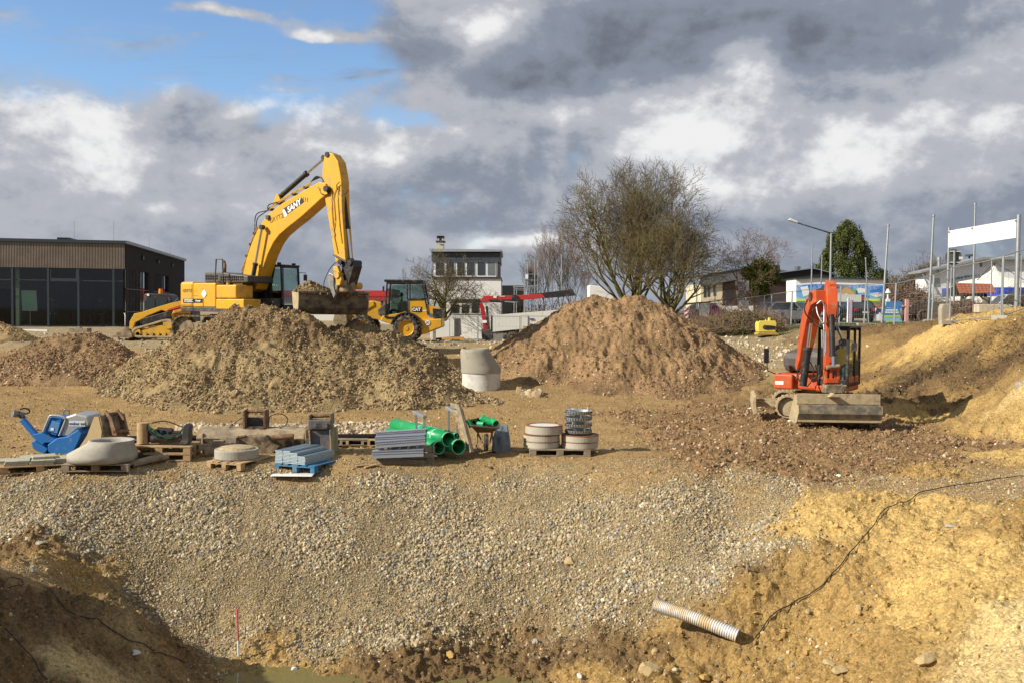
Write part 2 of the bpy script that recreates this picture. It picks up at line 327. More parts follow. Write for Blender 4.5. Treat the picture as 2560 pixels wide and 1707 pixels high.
# right bank
H((2373, 805, 34.8), (2350, 808, 36.2), (2420, 805, 33.4), (2100, 818, 42), (2330, 808, 38), (2560, 798, 30), (2440, 806, 34), (2503, 801, 31.2), (2560, 806, 28.8), (2460, 830, 31), (2380, 830, 34.5), (2200, 870, 38), (2150, 930, 37), (2560, 900, 26.9), (2560, 980, 25.3), (2400, 880, 31.5), (2350, 1060, 27.7), (2560, 1060, 24.6), (2220, 985, 32), (2480, 1000, 26.8), (2480, 930, 28.4), (2050, 880, 42), (2300, 950, 31), (2300, 880, 34.5))
XY = [(p.x, p.y, p.z) for p in HP]
XY += [(-10, 14.5, -.4), (-9.8, 11.6, 1.9), (-9.0, 11.6, 1.5), (-8.5, 10.8, 1.5), (-8.0, 9.8, 1.3), (-9.8, 10.2, 2.0), (-10.6, 12.4, 1.5), (-8.6, 13.6, 0.1), (-9, 8, .9), (9, 8, .2), (6, 9, -.6), (5, 6, .6), (0, 6, -.6), (-5, 7, -.3), (-2.5, 10, -2.5), (0, 10, -2.4), (2.5, 10, -2.0), (-1, 12, -2.7), (-2, 13.5, -2.75), (-3.4, 14.5, -2.65), (-4.3, 12.5, -2.4),  # high points left of the frame: unseen bank added to shade the pit slope
       (-4.6, 13.4, -2.3), (0, 3, 1.4), (-6, 3, 1.4), (6, 3, 1.4), (0, 0, 1.5), (0, -6, 1.6), (-15, 0, 1.4), (15, 0, 1.4), (12, 8, .8), (14, 14, .5), (18, 20, .8), (20, 28, 2.8), (14.5, 25.5, 1.9), (15.5, 28, 3.0), (-16, 12, .3), (-16, 20, 0.1), (-20, 30, .6),
       (22, 45, 2.9), (15, 48, 2.6), (24, 70, 2.5), (16, 62, 2.35), (34, 66, 2.9), (28, 58, 2.75), (10, 60, 2.1), (15.5, 42.5, 2.62), (17.5, 43, 2.66), (-28, 45, 1.8), (-40, 60, 1.9), (-25, 75, 1.9), (-4, 52, 1.15), (2, 52, 1.15), (6, 54, 1.3), (-9, 54, 1.3), (-8, 62, 1.1), (-6, 68, .9), (0, 62, 1.1), (0, 70, .9), (6, 64, 1.2), (6, 72, 1.0), (0, 80, .9), (12, 76, 1.9), (25, 82, 2.4), (42, 80, 3.0), (45, 60, 2.9), (40, 30, 3.0), (45, 0, 1.8), (-45, 0, 1.0), (-45, 30, 1.2), (0, -30, 1.6), (-30, -30, 1.5), (30, -30, 1.6)]
XY = np.array(XY); cxy = XY[:, :2]; cz = XY[:, 2]
def kern(d2): return np.sqrt(d2 + 0.25)
_A = kern(((cxy[:, None] - cxy[None]) ** 2).sum(-1)) ; n_ = len(cxy)
_A = _A - np.eye(n_) * 0.12   # smoothing (kernel is conditionally negative)
_B = np.zeros((n_ + 3, n_ + 3)); _B[:n_, :n_] = _A; _B[:n_, n_] = 1; _B[:n_, n_ + 1:] = cxy; _B[n_, :n_] = 1; _B[n_ + 1:, :n_] = cxy.T
_w = np.linalg.solve(_B, np.concatenate([cz, np.zeros(3)]))
def base_h(x, y):
    x = np.asarray(x, float); y = np.asarray(y, float); sh = x.shape; x = x.ravel(); y = y.ravel(); out = np.empty(len(x))
    for i in range(0, len(x), 40000):
        xx = x[i:i + 40000]; yy = y[i:i + 40000]
        d2 = (xx[:, None] - cxy[:, 0]) ** 2 + (yy[:, None] - cxy[:, 1]) ** 2
        out[i:i + 40000] = kern(d2) @ _w[:n_] + _w[n_] + _w[n_ + 1] * xx + _w[n_ + 2] * yy
    far = np.clip((np.hypot(x, y) - 62) / 25, 0, 1); far = far * far * (3 - 2 * far)
    tgt = 0.9 + 2.0 * np.clip((x - 6) / 12, 0, 1) + 1.0 * np.clip((-x - 9) / 8, 0, 1)
    out = out * (1 - far) + tgt * far
    return out.reshape(sh)
def bhit(px, py, f=base_h):
    v = ray(px, py); v = v / v.y
    Y = np.arange(4, 90, .02); z = EYE + v.z * Y; h = f(v.x * Y, Y)
    k = np.nonzero(z < h)[0]; k = k[0] if len(k) else len(Y) - 1
    return v.x * Y[k], Y[k]
ZP = '''G 30 1230|G 300 1220|G 600 1230|G 900 1220|G 1200 1220|G 1500 1240|G 1750 1260|G 1900 1250|G 1650 1350|G 1400 1330|G 1100 1330|G 800 1330|G 500 1320|G 250 1320|G 100 1290|M 350 1420|M 600 1420|M 850 1420|G 1100 1420
M 1350 1430|G 1550 1440|M 1450 1500|G 1200 1520|G 950 1520|M 700 1500|M 480 1540|G 620 1610|G 560 1640|G 800 1600|G 1000 1590|G 1250 1560|G 1450 1560|M 1680 1420|G 1780 1400|M 1640 1480
T 30 1184|T 200 1186|T 400 1184|T 600 1183|T 800 1182|T 1000 1180|T 1200 1176|T 1400 1182|T 1550 1190|G 100 1204|G 500 1202|G 700 1202|G 1000 1200|G 1250 1196|G 1400 1204|T 80 1160|T 300 1170|T 600 1160|T 900 1165|T 1200 1160|T 1550 1150|T 1700 1190|T 1550 1100|T 60 1000|T 200 1030|T 400 1060|T 800 1050|T 1200 1040|T 1450 1000|T 1300 1080|T 1450 1060|T 900 1110|T 200 1110|T 1600 1175|T 1880 1222
T 100 900|P 200 860|P 600 850|P 1100 842|P 100 845|T 60 940|P 1300 850|T 1650 1000|B 1750 1010|B 1650 1050|B 1700 1100|B 1800 1080|B 1900 1150|B 1780 1170|B 2050 1180|B 2050 1100|B 2250 1110|B 2450 1110|B 2200 1060|B 2300 1080|B 2350 1145|B 1900 1080|B 2150 1160|T 1700 960|T 1850 940|P 1850 925|G 1850 880|G 1900 870|G 1960 900|G 1800 865|P 1850 846|P 1700 842|P 1950 842
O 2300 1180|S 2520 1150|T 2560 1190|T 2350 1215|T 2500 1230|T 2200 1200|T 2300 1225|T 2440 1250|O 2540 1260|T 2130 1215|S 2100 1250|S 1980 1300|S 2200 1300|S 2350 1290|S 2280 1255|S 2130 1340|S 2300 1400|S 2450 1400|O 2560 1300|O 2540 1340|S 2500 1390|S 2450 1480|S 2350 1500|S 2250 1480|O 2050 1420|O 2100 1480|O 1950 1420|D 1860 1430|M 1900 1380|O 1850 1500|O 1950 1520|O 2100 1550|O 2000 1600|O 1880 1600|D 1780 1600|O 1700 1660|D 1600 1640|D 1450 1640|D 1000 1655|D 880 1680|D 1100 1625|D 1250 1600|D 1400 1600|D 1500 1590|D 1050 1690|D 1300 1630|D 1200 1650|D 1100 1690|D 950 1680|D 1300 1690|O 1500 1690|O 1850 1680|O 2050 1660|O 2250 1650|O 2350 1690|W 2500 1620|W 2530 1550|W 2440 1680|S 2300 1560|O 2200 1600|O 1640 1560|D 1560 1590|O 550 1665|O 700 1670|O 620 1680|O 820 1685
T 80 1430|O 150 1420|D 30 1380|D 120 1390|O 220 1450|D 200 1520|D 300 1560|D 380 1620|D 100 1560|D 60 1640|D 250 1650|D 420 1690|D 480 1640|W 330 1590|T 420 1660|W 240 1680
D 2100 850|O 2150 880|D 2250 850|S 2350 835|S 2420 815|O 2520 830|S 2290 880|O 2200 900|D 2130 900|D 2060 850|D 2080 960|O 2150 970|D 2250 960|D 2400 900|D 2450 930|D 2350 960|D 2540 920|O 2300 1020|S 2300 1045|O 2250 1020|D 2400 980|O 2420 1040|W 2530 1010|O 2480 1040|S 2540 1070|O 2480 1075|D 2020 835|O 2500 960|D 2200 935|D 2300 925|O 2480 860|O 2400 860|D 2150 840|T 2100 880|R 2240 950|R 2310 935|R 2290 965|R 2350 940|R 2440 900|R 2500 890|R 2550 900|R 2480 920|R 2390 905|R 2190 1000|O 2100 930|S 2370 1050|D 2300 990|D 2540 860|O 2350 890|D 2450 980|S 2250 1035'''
zc = []; zk = []
for t_ in ZP.replace('\n', '|').split('|'):
    a_, b_, c_ = t_.split(); x_, y_ = bhit(float(b_), float(c_)); zc.append((x_, y_)); zk.append(a_)
for a_, x_, y_ in (('D', -9, 12), ('D', -8, 10), ('D', -5, 10), ('D', 0, 8), ('O', 6, 9), ('O', 10, 12), ('S', 9, 15), ('D', 0, 0), ('T', -12, 20), ('T', 14, 20), ('K', 12, 47), ('K', 18, 44), ('K', 16, 52), ('K', 25, 50), ('P', 8, 58), ('P', 14, 62), ('P', -20, 56), ('P', -30, 50), ('P', 0, 56), ('K', 30, 40)):
    zc.append((x_, y_)); zk.append(a_)
zc = np.array(zc); keys = sorted(PAL); zi = np.array([keys.index(k) for k in zk]); palv = np.array([PAL[k] for k in keys])
def zones(x, y):
    # share of each soil kind at a place
    sc = 0.30 + 0.02 * np.clip(y - 12, 0, 60)
    wx = x + (0.55 * fbm(x * .8, y * .8, 5, 4) + .16 * fbm(x * 4, y * 4, 9, 2)) * np.clip(y / 20, .6, 2); wy = y + (0.55 * fbm(x * .8, y * .8, 31, 4) + .16 * fbm(x * 4, y * 4, 33, 2)) * np.clip(y / 20, .6, 2)
    out = np.zeros((len(x), len(keys)))
    for i in range(0, len(x), 40000):
        s = slice(i, i + 40000)
        d = np.sqrt((wx[s, None] - zc[:, 0]) ** 2 + (wy[s, None] - zc[:, 1]) ** 2)
        d = d - d.min(1, keepdims=True); w = np.exp(-d / (sc[s, None] * .45))
        for k in range(len(keys)): out[s, k] = w[:, zi == k].sum(1)
    return out / out.sum(1, keepdims=True)
KI = {k: i for i, k in enumerate(keys)}
def detail(x, y, Z):
    am = Z @ np.array([{'G': .05, 'M': .05, 'T': .028, 'B': .075, 'S': .10, 'W': .09, 'O': .11, 'R': .20, 'D': .12, 'K': .04, 'P': .03}[k] for k in keys])
    far = np.clip(1 - (y - 55) / 30, 0, 1)
    h = am * (fbm(x * .9, y * .9, 2, 5, .55) * 1.1 + .55 * ridged(x * 2.6, y * 2.6, 7, 4) - .35)
    # erosion runnels on the sand banks, running down slope
    sand = Z[:, KI['S']] + Z[:, KI['W']] + Z[:, KI['O']]
    rx = x * .8 + y * .55; ry = -x * .55 + y * .8
    h = h + sand * .09 * ridged(ry * 1.6 + .5 * fbm(x, y, 41, 3), rx * .45, 43, 4)
    h = h + sand * (.035 * fbm(x * 3.3, y * 3.3, 19, 4, .6) + .03 * ridged(ry * 6, rx * 2.5, 23, 3))
    cl = np.clip(fbm(x * 5.5, y * 5.5, 12, 3, .6) - .12, 0, 1)
    h = h + (Z[:, KI['R']] * .3 + Z[:, KI['D']] * .16 + Z[:, KI['B']] * .10 + Z[:, KI['O']] * .06 + Z[:, KI['G']] * .03) * cl
    # wheel tracks on the working floor
    T = Z[:, KI['T']] + Z[:, KI['P']]
    h = h + T * .018 * np.sin(y * 9 + 2.2 * fbm(x * .25, y * .5, 3, 2)) * np.clip((y - 19) / 4, 0, 1)
    return h * far
def ground_h(x, y):
    x = np.asarray(x, float); y = np.asarray(y, float)
    return base_h(x, y) + detail(x, y, zones(x, y))
def gz(x, y): return float(ground_h(np.array([x]), np.array([y]))[0])
def onground(px, py):
    x, y = bhit(px, py); return Vector((x, y, gz(x, y)))
def grow(a, b, d0, d1):
    r = [a]; d = d0
    while r[-1] < b: r.append(r[-1] + d0 + (d1 - d0) * (r[-1] - a) / (b - a))
    return r
Ys = np.array([-400, -120, -40, -12, -4, 0, 2, 4, 6] + grow(7, 10.4, .2, .06) + grow(10.5, 18.9, .026, .026) + grow(18.95, 46, .045, .15) + grow(46.3, 80, .4, 2.5) + [90, 110, 150, 220, 400, 900, 2500])
ui = np.linspace(-.565, .565, 600); uo = np.array([.6, .66, .75, .9, 1.1, 1.5, 2.2, 3.5, 6])
us = np.concatenate([-uo[::-1], ui, uo])
W_ = np.maximum(np.abs(Ys), 7)
GX = us[None, :] * W_[:, None]; GY = np.repeat(Ys[:, None], len(us), 1)
gx, gy = GX.ravel(), GY.ravel()
Zz = zones(gx, gy); gh = base_h(gx, gy) + detail(gx, gy, Zz)
def grid_mesh(name, gx, gy, gh, nr, nc, colr, material, keep=None):
    V = np.stack([gx, gy, gh], 1).astype(np.float32)
    r, c = np.meshgrid(np.arange(nr - 1), np.arange(nc - 1), indexing='ij'); a = (r * nc + c).ravel()
    Fq = np.stack([a, a + 1, a + nc + 1, a + nc], 1)
    if keep is not None:
        Fq = Fq[keep[Fq].any(1)]; used = np.unique(Fq); remap = np.full(len(V), -1); remap[used] = np.arange(len(used)); V = V[used]; colr = colr[used]; Fq = remap[Fq]
    me = bpy.data.meshes.new(name); me.vertices.add(len(V)); me.vertices.foreach_set('co', V.ravel())
    me.loops.add(len(Fq) * 4); me.loops.foreach_set('vertex_index', Fq.ravel().astype(np.int32))
    me.polygons.add(len(Fq)); me.polygons.foreach_set('loop_start', np.arange(0, len(Fq) * 4, 4, dtype=np.int32))
    me.polygons.foreach_set('use_smooth', np.ones(len(Fq), bool)); me.update(calc_edges=True)
    ca = me.color_attributes.new('soil', 'FLOAT_COLOR', 'POINT'); ca.data.foreach_set('color', np.concatenate([colr, np.ones((len(colr), 1))], 1).astype(np.float32).ravel())
    me.materials.append(material); o = bpy.data.objects.new(name, me); col.objects.link(o); return o
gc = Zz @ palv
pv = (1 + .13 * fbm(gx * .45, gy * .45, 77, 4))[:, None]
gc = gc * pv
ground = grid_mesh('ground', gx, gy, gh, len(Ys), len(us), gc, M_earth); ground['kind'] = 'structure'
print('ground verts', len(gx), 'z', gh.min(), gh.max())

# ------------------------------------------------------------ stones (points + geometry nodes)
m_st, t_, b_ = newmat('stone'); an = t_.nodes.new('ShaderNodeAttribute'); an.attribute_type = 'INSTANCER'; an.attribute_name = 'scol'
tn = t_.nodes.new('ShaderNodeTexNoise'); tn.inputs['Scale'].default_value = 3; tn.inputs['Detail'].default_value = 4
tco = t_.nodes.new('ShaderNodeTexCoord'); t_.links.new(tco.outputs['Object'], tn.inputs['Vector'])
mr_ = t_.nodes.new('ShaderNodeMapRange'); mr_.inputs[3].default_value = .75; mr_.inputs[4].default_value = 1.25; t_.links.new(tn.outputs[0], mr_.inputs[0])
vs_ = t_.nodes.new('ShaderNodeVectorMath'); vs_.operation = 'SCALE'; t_.links.new(an.outputs['Color'], vs_.inputs[0]); t_.links.new(mr_.outputs[0], vs_.inputs['Scale'])
t_.links.new(vs_.outputs[0], b_.inputs['Base Color']); b_.inputs['Roughness'].default_value = .9; b_.inputs['Specular IOR Level'].default_value = .2
def rock_group():
    ng = bpy.data.node_groups.new('scatter_stones', 'GeometryNodeTree'); ng.interface.new_socket('Geometry', in_out='INPUT', socket_type='NodeSocketGeometry'); ng.interface.new_socket('Geometry', in_out='OUTPUT', socket_type='NodeSocketGeometry')
    N = ng.nodes; L = ng.links; gi = N.new('NodeGroupInput'); go = N.new('NodeGroupOutput')
    j = N.new('GeometryNodeGeometryToInstance')
    for k in range(6):
        ic = N.new('GeometryNodeMeshIcoSphere'); ic.inputs['Radius'].default_value = 1; ic.inputs['Subdivisions'].default_value = 2
        spn = N.new('GeometryNodeSetPosition'); nz = N.new('ShaderNodeTexNoise'); nz.noise_dimensions = '4D'; nz.inputs['W'].default_value = k * 7.7; nz.inputs['Scale'].default_value = .95; nz.inputs['Detail'].default_value = 2
        pn = N.new('GeometryNodeInputPosition'); L.new(pn.outputs[0], nz.inputs['Vector'])
        sb = N.new('ShaderNodeVectorMath'); sb.operation = 'SUBTRACT'; L.new(nz.outputs['Color'], sb.inputs[0]); sb.inputs[1].default_value = (.5, .5, .5)
        sc = N.new('ShaderNodeVectorMath'); sc.operation = 'SCALE'; L.new(sb.outputs[0], sc.inputs[0]); sc.inputs['Scale'].default_value = 1.9
        L.new(ic.outputs[0], spn.inputs[0]); L.new(sc.outputs[0], spn.inputs['Offset'])
        sm = N.new('GeometryNodeSetMaterial'); sm.inputs['Material'].default_value = m_st; L.new(spn.outputs[0], sm.inputs[0]); L.new(sm.outputs[0], j.inputs[0])
    ip = N.new('GeometryNodeInstanceOnPoints'); L.new(gi.outputs[0], ip.inputs['Points']); L.new(j.outputs[0], ip.inputs['Instance']); ip.inputs['Pick Instance'].default_value = True
    ri = N.new('FunctionNodeRandomValue'); ri.data_type = 'INT'; ri.inputs[4].default_value = 0; ri.inputs[5].default_value = 5; L.new(ri.outputs[2], ip.inputs['Instance Index'])
    rv = N.new('FunctionNodeRandomValue'); rv.data_type = 'FLOAT_VECTOR'; rv.inputs[1].default_value = (6.3, 6.3, 6.3); L.new(rv.outputs[0], ip.inputs['Rotation'])
    rs = N.new('FunctionNodeRandomValue'); rs.data_type = 'FLOAT_VECTOR'; rs.inputs[0].default_value = (.75, .65, .5); rs.inputs[1].default_value = (1.35, 1.1, .9); rs.inputs['Seed'].default_value = 3
    na = N.new('GeometryNodeInputNamedAttribute'); na.data_type = 'FLOAT'; na.inputs[0].default_value = 'rad'
    ml = N.new('ShaderNodeVectorMath'); ml.operation = 'SCALE'; L.new(rs.outputs[0], ml.inputs[0]); L.new(na.outputs[0], ml.inputs['Scale']); L.new(ml.outputs[0], ip.inputs['Scale'])
    L.new(ip.outputs[0], go.inputs[0]); return ng
NG = rock_group()
def stones(name, P, rad, C, label=None, cat=None, parent=None):
    me = bpy.data.meshes.new(name); me.vertices.add(len(P)); me.vertices.foreach_set('co', P.astype(np.float32).ravel())
    a = me.attributes.new('rad', 'FLOAT', 'POINT'); a.data.foreach_set('value', rad.astype(np.float32))
    c = me.attributes.new('scol', 'FLOAT_COLOR', 'POINT'); c.data.foreach_set('color', np.concatenate([C, np.ones((len(C), 1))], 1).astype(np.float32).ravel())
    me.materials.append(m_st); o = bpy.data.objects.new(name, me); col.objects.link(o); o.parent = parent
    md = o.modifiers.new('scatter', 'NODES'); md.node_group = NG
    return tag(o, label, cat, None, 'stuff')
rng = np.random.default_rng(4)
def stone_cols(n, base, spread, special=()):
    v = np.clip(rng.normal(1, spread, (n, 1)), .45, 1.7); c = np.array(base)[None] * v * (1 + rng.normal(0, .022, (n, 3)))
    u = rng.random(n); a = 0
    for p, sc_ in special:
        k = (u >= a) & (u < a + p); c[k] = np.array(sc_) * v[k]; a += p
    return np.clip(c, .02, .85)
def scatter_ground(name, n, ylo, yhi, zk_, rmin, rmax, base, spread, special, label, cat, power=2.2, thr=.25, patch=None, own=False):
    # candidates uniformly over the ground, kept where the soil is of the wanted kind
    y = np.sqrt(rng.random(n) * (yhi ** 2 - ylo ** 2) + ylo ** 2); x = (rng.random(n) * 1.16 - .58) * y
    Z = zones(x, y); s = sum(Z[:, KI[k]] * w for k, w in zk_.items())
    pt = .68 + 1.0 * fbm(x * .55, y * .9, 51, 4) if patch is None else patch(x, y)
    keep = rng.random(n) < s * np.clip(pt, .12, 1.2)
    x, y, Z = x[keep], y[keep], Z[keep]
    pt = pt[keep]; r = rmin + (rmax - rmin) * rng.random(len(x)) ** power * np.clip(.55 + .6 * pt, .5, 1.3)
    h = base_h(x, y) + detail(x, y, Z) + r * .12
    C_ = stone_cols(len(x), base, spread, special)
    if own: C_ = (Z @ palv) * np.clip(rng.normal(1.02, .16, (len(x), 1)), .6, 1.4)
    return stones(name, np.stack([x, y, h - (r * .25 if own else 0)], 1), r, C_, label, cat)
g1 = scatter_ground('gravel', 230000, 13.0, 18.9, {'G': 1.0, 'M': .45, 'T': .03, 'O': .02}, .010, .034, (.40, .32, .195), .24, ((.015, (.28, .14, .08)), (.18, (.26, .245, .215)), (.08, (.54, .48, .36))), 'loose pale gravel covering the slope below the storage strip', 'gravel', power=2.4)
g2 = scatter_ground('brick_rubble', 110000, 18, 33, {'B': 1.0, 'T': .01}, .010, .050, (.25, .16, .085), .26, ((.10, (.29, .15, .08)), (.12, (.40, .31, .20)), (.015, (.65, .6, .5))), 'crushed brown brick rubble spread in front of the orange excavator', 'rubble', power=3)
g3 = scatter_ground('small_stones', 60000, 9.5, 34, {'S': .20, 'W': .22, 'O': .30, 'D': .55, 'T': .16, 'K': 0}, .005, .028, (.44, .32, .17), .3, ((.2, (.3, .2, .1)), (.12, (.66, .58, .42))), 'scattered small stones on the sandy banks', 'stones', power=4)
g4 = scatter_ground('far_gravel', 30000, 37, 47, {'G': 1.0, 'P': .08, 'T': .05}, .02, .09, (.50, .43, .31), .25, ((.2, (.3, .24, .16)),), 'pale gravel slope behind the orange excavator', 'gravel', power=2)
g5 = scatter_ground('gravel_fines', 240000, 14.2, 19.6, {'G': .8, 'M': .9, 'T': .22}, .006, .014, (.38, .30, .18), .3, ((.25, (.27, .23, .18)),), 'fine grit between the larger gravel on the slope', 'gravel', power=1, patch=lambda x, y: .8 - .5 * fbm(x * .55, y * .9, 51, 4))

g6 = scatter_ground('soil_crumbs', 150000, 9.8, 36, {'S': .75, 'W': .7, 'O': .9, 'D': 1.0, 'R': 1.0, 'T': .30, 'B': .5}, .006, .045, (1, 1, 1), .1, (), 'crumbs and clods of the same earth on the banks and the mud', 'soil crumbs', power=4.5, own=True, patch=lambda x, y: .55 + 1.3 * fbm(x * 1.1, y * 1.1, 88, 4))
# ------------------------------------------------------------ heaps
def heap(name, cones, amp, colf, label, lump=1.0, n=330, seed=0, clods=9000, crange=(.03, .1), cbase=(.3, .2, .12), cspec=(), cpow=3, margin=.05):
    cs = [(at(px, py, Y), s) for px, py, Y, s in cones]
    x0 = min(c.x - (c.z + .3) / s for c, s in cs); x1 = max(c.x + (c.z + .3) / s for c, s in cs)
    y0 = min(c.y - (c.z + .3) / s for c, s in cs); y1 = max(c.y + (c.z + .3) / s * .7 for c, s in cs)
    def hf(x, y):
        wx = x + .35 * fbm(x * .6, y * .6, seed + 1, 3); wy = y + .35 * fbm(x * .6, y * .6, seed + 2, 3)
        zs = [c.z - s * (np.sqrt((wx - c.x) ** 2 + (wy - c.y) ** 2 + .12) - .3) for c, s in cs]
        k = .16; m = np.max(zs, 0); h = m + k * np.log(sum(np.exp((z - m) / k) for z in zs)) - .06
        g = base_h(x, y); up = np.clip((h - g) / .5, 0, 1)
        dirn = ridged(x * 1.3 + .4 * fbm(x, y, seed + 8, 2), y * .45, seed + 3, 4)
        cl = .75 * fbm(x * 3.4, y * 3.4, seed + 5, 5, .66)
        return h + up * amp * (dirn * 1.0 - .35 + .9 * lump * np.clip(cl, -.25, 1)), g
    nx = int((x1 - x0) / .045); ny = int((y1 - y0) / .06)
    X, Y = np.meshgrid(np.linspace(x0, x1, nx), np.linspace(y0, y1, ny)); x, y = X.ravel(), Y.ravel()
    h, g = hf(x, y); gr = g
    keep = h > gr - margin
    hh = np.maximum(h, gr - .12)
    o = grid_mesh(name, x, y, hh, ny, nx, colf(x, y, hh, seed), M_earth, keep)
    tag(o, label, 'heap')
    px_ = x0 + rng.random(clods * 3) * (x1 - x0); py_ = y0 + rng.random(clods * 3) * (y1 - y0)
    h, g = hf(px_, py_); fine = fbm(px_ * .8, py_ * .8, seed + 9, 3); k = (h > g - .02) & (rng.random(len(h)) < .55 + fine * .9)
    px_, py_, h, g = px_[k][:clods], py_[k][:clods], h[k][:clods], g[k][:clods]
    r = crange[0] + (crange[1] - crange[0]) * rng.random(len(px_)) ** cpow; r *= 1 + .9 * np.clip(1 - (h - g) / .9, 0, 1) * rng.random(len(r))
    st = stones(name.replace('heap', 'clods'), np.stack([px_, py_, h + r * .1], 1), r, stone_cols(len(px_), cbase, .24, cspec), parent=o)
    return o, hf
def cf(base, alt, sc=.8, thr=.0, zgrad=None):
    def f(x, y, h, s):
        a = np.clip(.5 + 1.4 * fbm(x * sc, y * sc, s + 20, 4) + thr, 0, 1)[:, None]
        if zgrad is not None: a = np.clip(a + zgrad(x, y, h)[:, None], 0, 1)
        return np.array(base) * (1 - a) + np.array(alt) * a
    return f
hB, hfB = heap('gravel_soil_heap', [(600, 766, 35.3, .60), (660, 764, 35.0, .62), (735, 778, 35.0, .64), (880, 800, 37.2, .52), (970, 832, 37.0, .52), (850, 872, 33.0, .66), (950, 876, 33.0, .7), (1030, 895, 32.8, .7), (760, 885, 32.6, .62), (470, 892, 33.6, .58), (400, 955, 32.4, .52), (1120, 960, 32.6, .55), (1230, 995, 32.3, .4), (600, 930, 31.6, .5)], .15,
         cf((.19, .122, .06), (.315, .23, .115), zgrad=lambda x, y, h: np.clip((1.9 - h) * .8, -.55, .5)), 'largest grey brown soil and gravel heap in front of the yellow excavator', seed=100, clods=70000, crange=(.008, .045), cbase=(.32, .24, .13), cspec=((.35, (.19, .125, .065)), (.05, (.42, .34, .22))))
hA, hfA = heap('brick_rubble_heap', [(150, 834, 36.6, .52), (215, 829, 36.6, .56), (270, 855, 36.3, .52), (60, 905, 35.6, .42), (330, 912, 36.4, .42)], .10,
         cf((.30, .195, .10), (.21, .135, .07)), 'reddish brown rubble heap at far left below the dark building', seed=200, clods=24000, crange=(.010, .045), cbase=(.27, .175, .095), cspec=((.12, (.44, .34, .22)), (.08, (.27, .14, .08))))
hC, hfC = heap('brown_soil_heap', [(1490, 740, 40.5, .62), (1455, 750, 40.6, .62), (1560, 745, 40.2, .66), (1600, 736, 40.0, .68), (1650, 770, 39.8, .62), (1720, 835, 39.3, .55), (1800, 905, 38.8, .42), (1400, 800, 39.6, .6), (1330, 860, 38.4, .5), (1550, 880, 36.6, .5), (1680, 925, 36.4, .42)], .16,
         cf((.31, .195, .10), (.185, .118, .058), thr=-.12), 'reddish brown soil heap with twin peaks behind the concrete cone', seed=300, clods=26000, crange=(.006, .035), cbase=(.28, .178, .092), cspec=((.15, (.52, .42, .3)), (.3, (.24, .15, .085))), cpow=4)
hD, hfD = heap('yellow_soil_heap', [(-30, 800, 42, .5), (10, 822, 42, .5)], .08, cf((.36, .25, .12), (.28, .19, .09)), 'small yellowish soil heap cut off by the left picture edge', seed=400, clods=2500, crange=(.02, .05), cbase=(.33, .23, .12))
hE, hfE = heap('rubble_windrow', [(1300, 975, 34.2, .35), (1370, 985, 34.0, .33), (1420, 1000, 33.6, .25), (1240, 990, 33.4, .3)], .12, cf((.34, .26, .15), (.26, .17, .09)), 'low row of rubble and clods right of the concrete cone', seed=500, clods=4500, crange=(.03, .13), cbase=(.40, .31, .19), cspec=((.3, (.25, .18, .1)),))
hG, hfG = heap('stone_row', [(60, 1065, 26.5, .3), (120, 1050, 26.8, .3), (180, 1062, 26.3, .3)], .08, cf((.3, .23, .15), (.25, .18, .11)), 'low ridge of stones left of the blue compactor', seed=600, clods=2200, crange=(.03, .07), cbase=(.40, .30, .2))
hF, hfF = heap('stone_row', [(820, 1072, 25.2, .28), (900, 1062, 25.6, .3), (1000, 1060, 25.5, .3), (700, 1066, 25.6, .28), (560, 1064, 26, .28), (460, 1062, 26.2, .28)], .08, cf((.33, .25, .16), (.27, .2, .12)), 'low ridge of stones behind the steel rails', seed=700, clods=5500, crange=(.03, .075), cbase=(.42, .33, .22))
# puddle
mw, tw, bw = newmat('muddy_water'); bw.inputs['Base Color'].default_value = (.17, .145, .055, 1); bw.inputs['Roughness'].default_value = .08; bw.inputs['IOR'].default_value = 1.33
nw = tw.nodes.new('ShaderNodeTexNoise'); nw.inputs['Scale'].default_value = 9; nw.inputs['Detail'].default_value = 4; gw = tw.nodes.new('ShaderNodeNewGeometry'); tw.links.new(gw.outputs['Position'], nw.inputs['Vector'])
bpw = tw.nodes.new('ShaderNodeBump'); bpw.inputs['Strength'].default_value = .25; bpw.inputs['Distance'].default_value = .01; tw.links.new(nw.outputs[0], bpw.inputs['Height']); tw.links.new(bpw.outputs[0], bw.inputs['Normal'])
o = meshobj('puddle_water', [(-5.2, 10, -2.37), (1.2, 10, -2.37), (1.2, 15.6, -2.37), (-5.2, 15.6, -2.37)], [(0, 1, 2, 3)], mw); tag(o, kind='structure')
# ============================================================ shared materials
YEL = mat('yellow_paint', (.68, .36, .014), .42, 0, .09, 1.5, (.34, .25, .13), .27, 3.4, coat=.2)
YEL2 = mat('worn_yellow_paint', (.62, .36, .03), .5, 0, .08, 2, (.30, .22, .12), .38, 3.5)
ORG = mat('orange_paint', (.53, .078, .018), .48, 0, .09, 2, (.30, .19, .10), .25, 4.5, coat=.15)
BLK = mat('black_paint', (.022, .022, .024), .45, 0, .2, 3, (.16, .12, .08), .22, 4)
DGR = mat('dark_grey_metal', (.06, .06, .062), .5, .3, .2, 3, (.20, .15, .09), .30, 5)
GRY = mat('grey_plastic', (.075, .07, .065), .55, 0, .15, 3, (.22, .16, .1), .2, 4)
RUB = mat('rubber', (.028, .027, .026), .85, 0, .2, 6, (.23, .17, .10), .42, 6, bump=.3)
MUD = mat('muddy_steel', (.14, .115, .085), .8, .1, .2, 4, (.36, .27, .16), .55, 4, bump=.5, bscale=30)
DRYMUD = mat('dry_mud', (.42, .33, .20), .95, 0, .2, 5, (.22, .16, .10), .25, 6, bump=.6, bscale=40)
CHR = mat('chrome', (.75, .78, .82), .12, 1.0, .03)
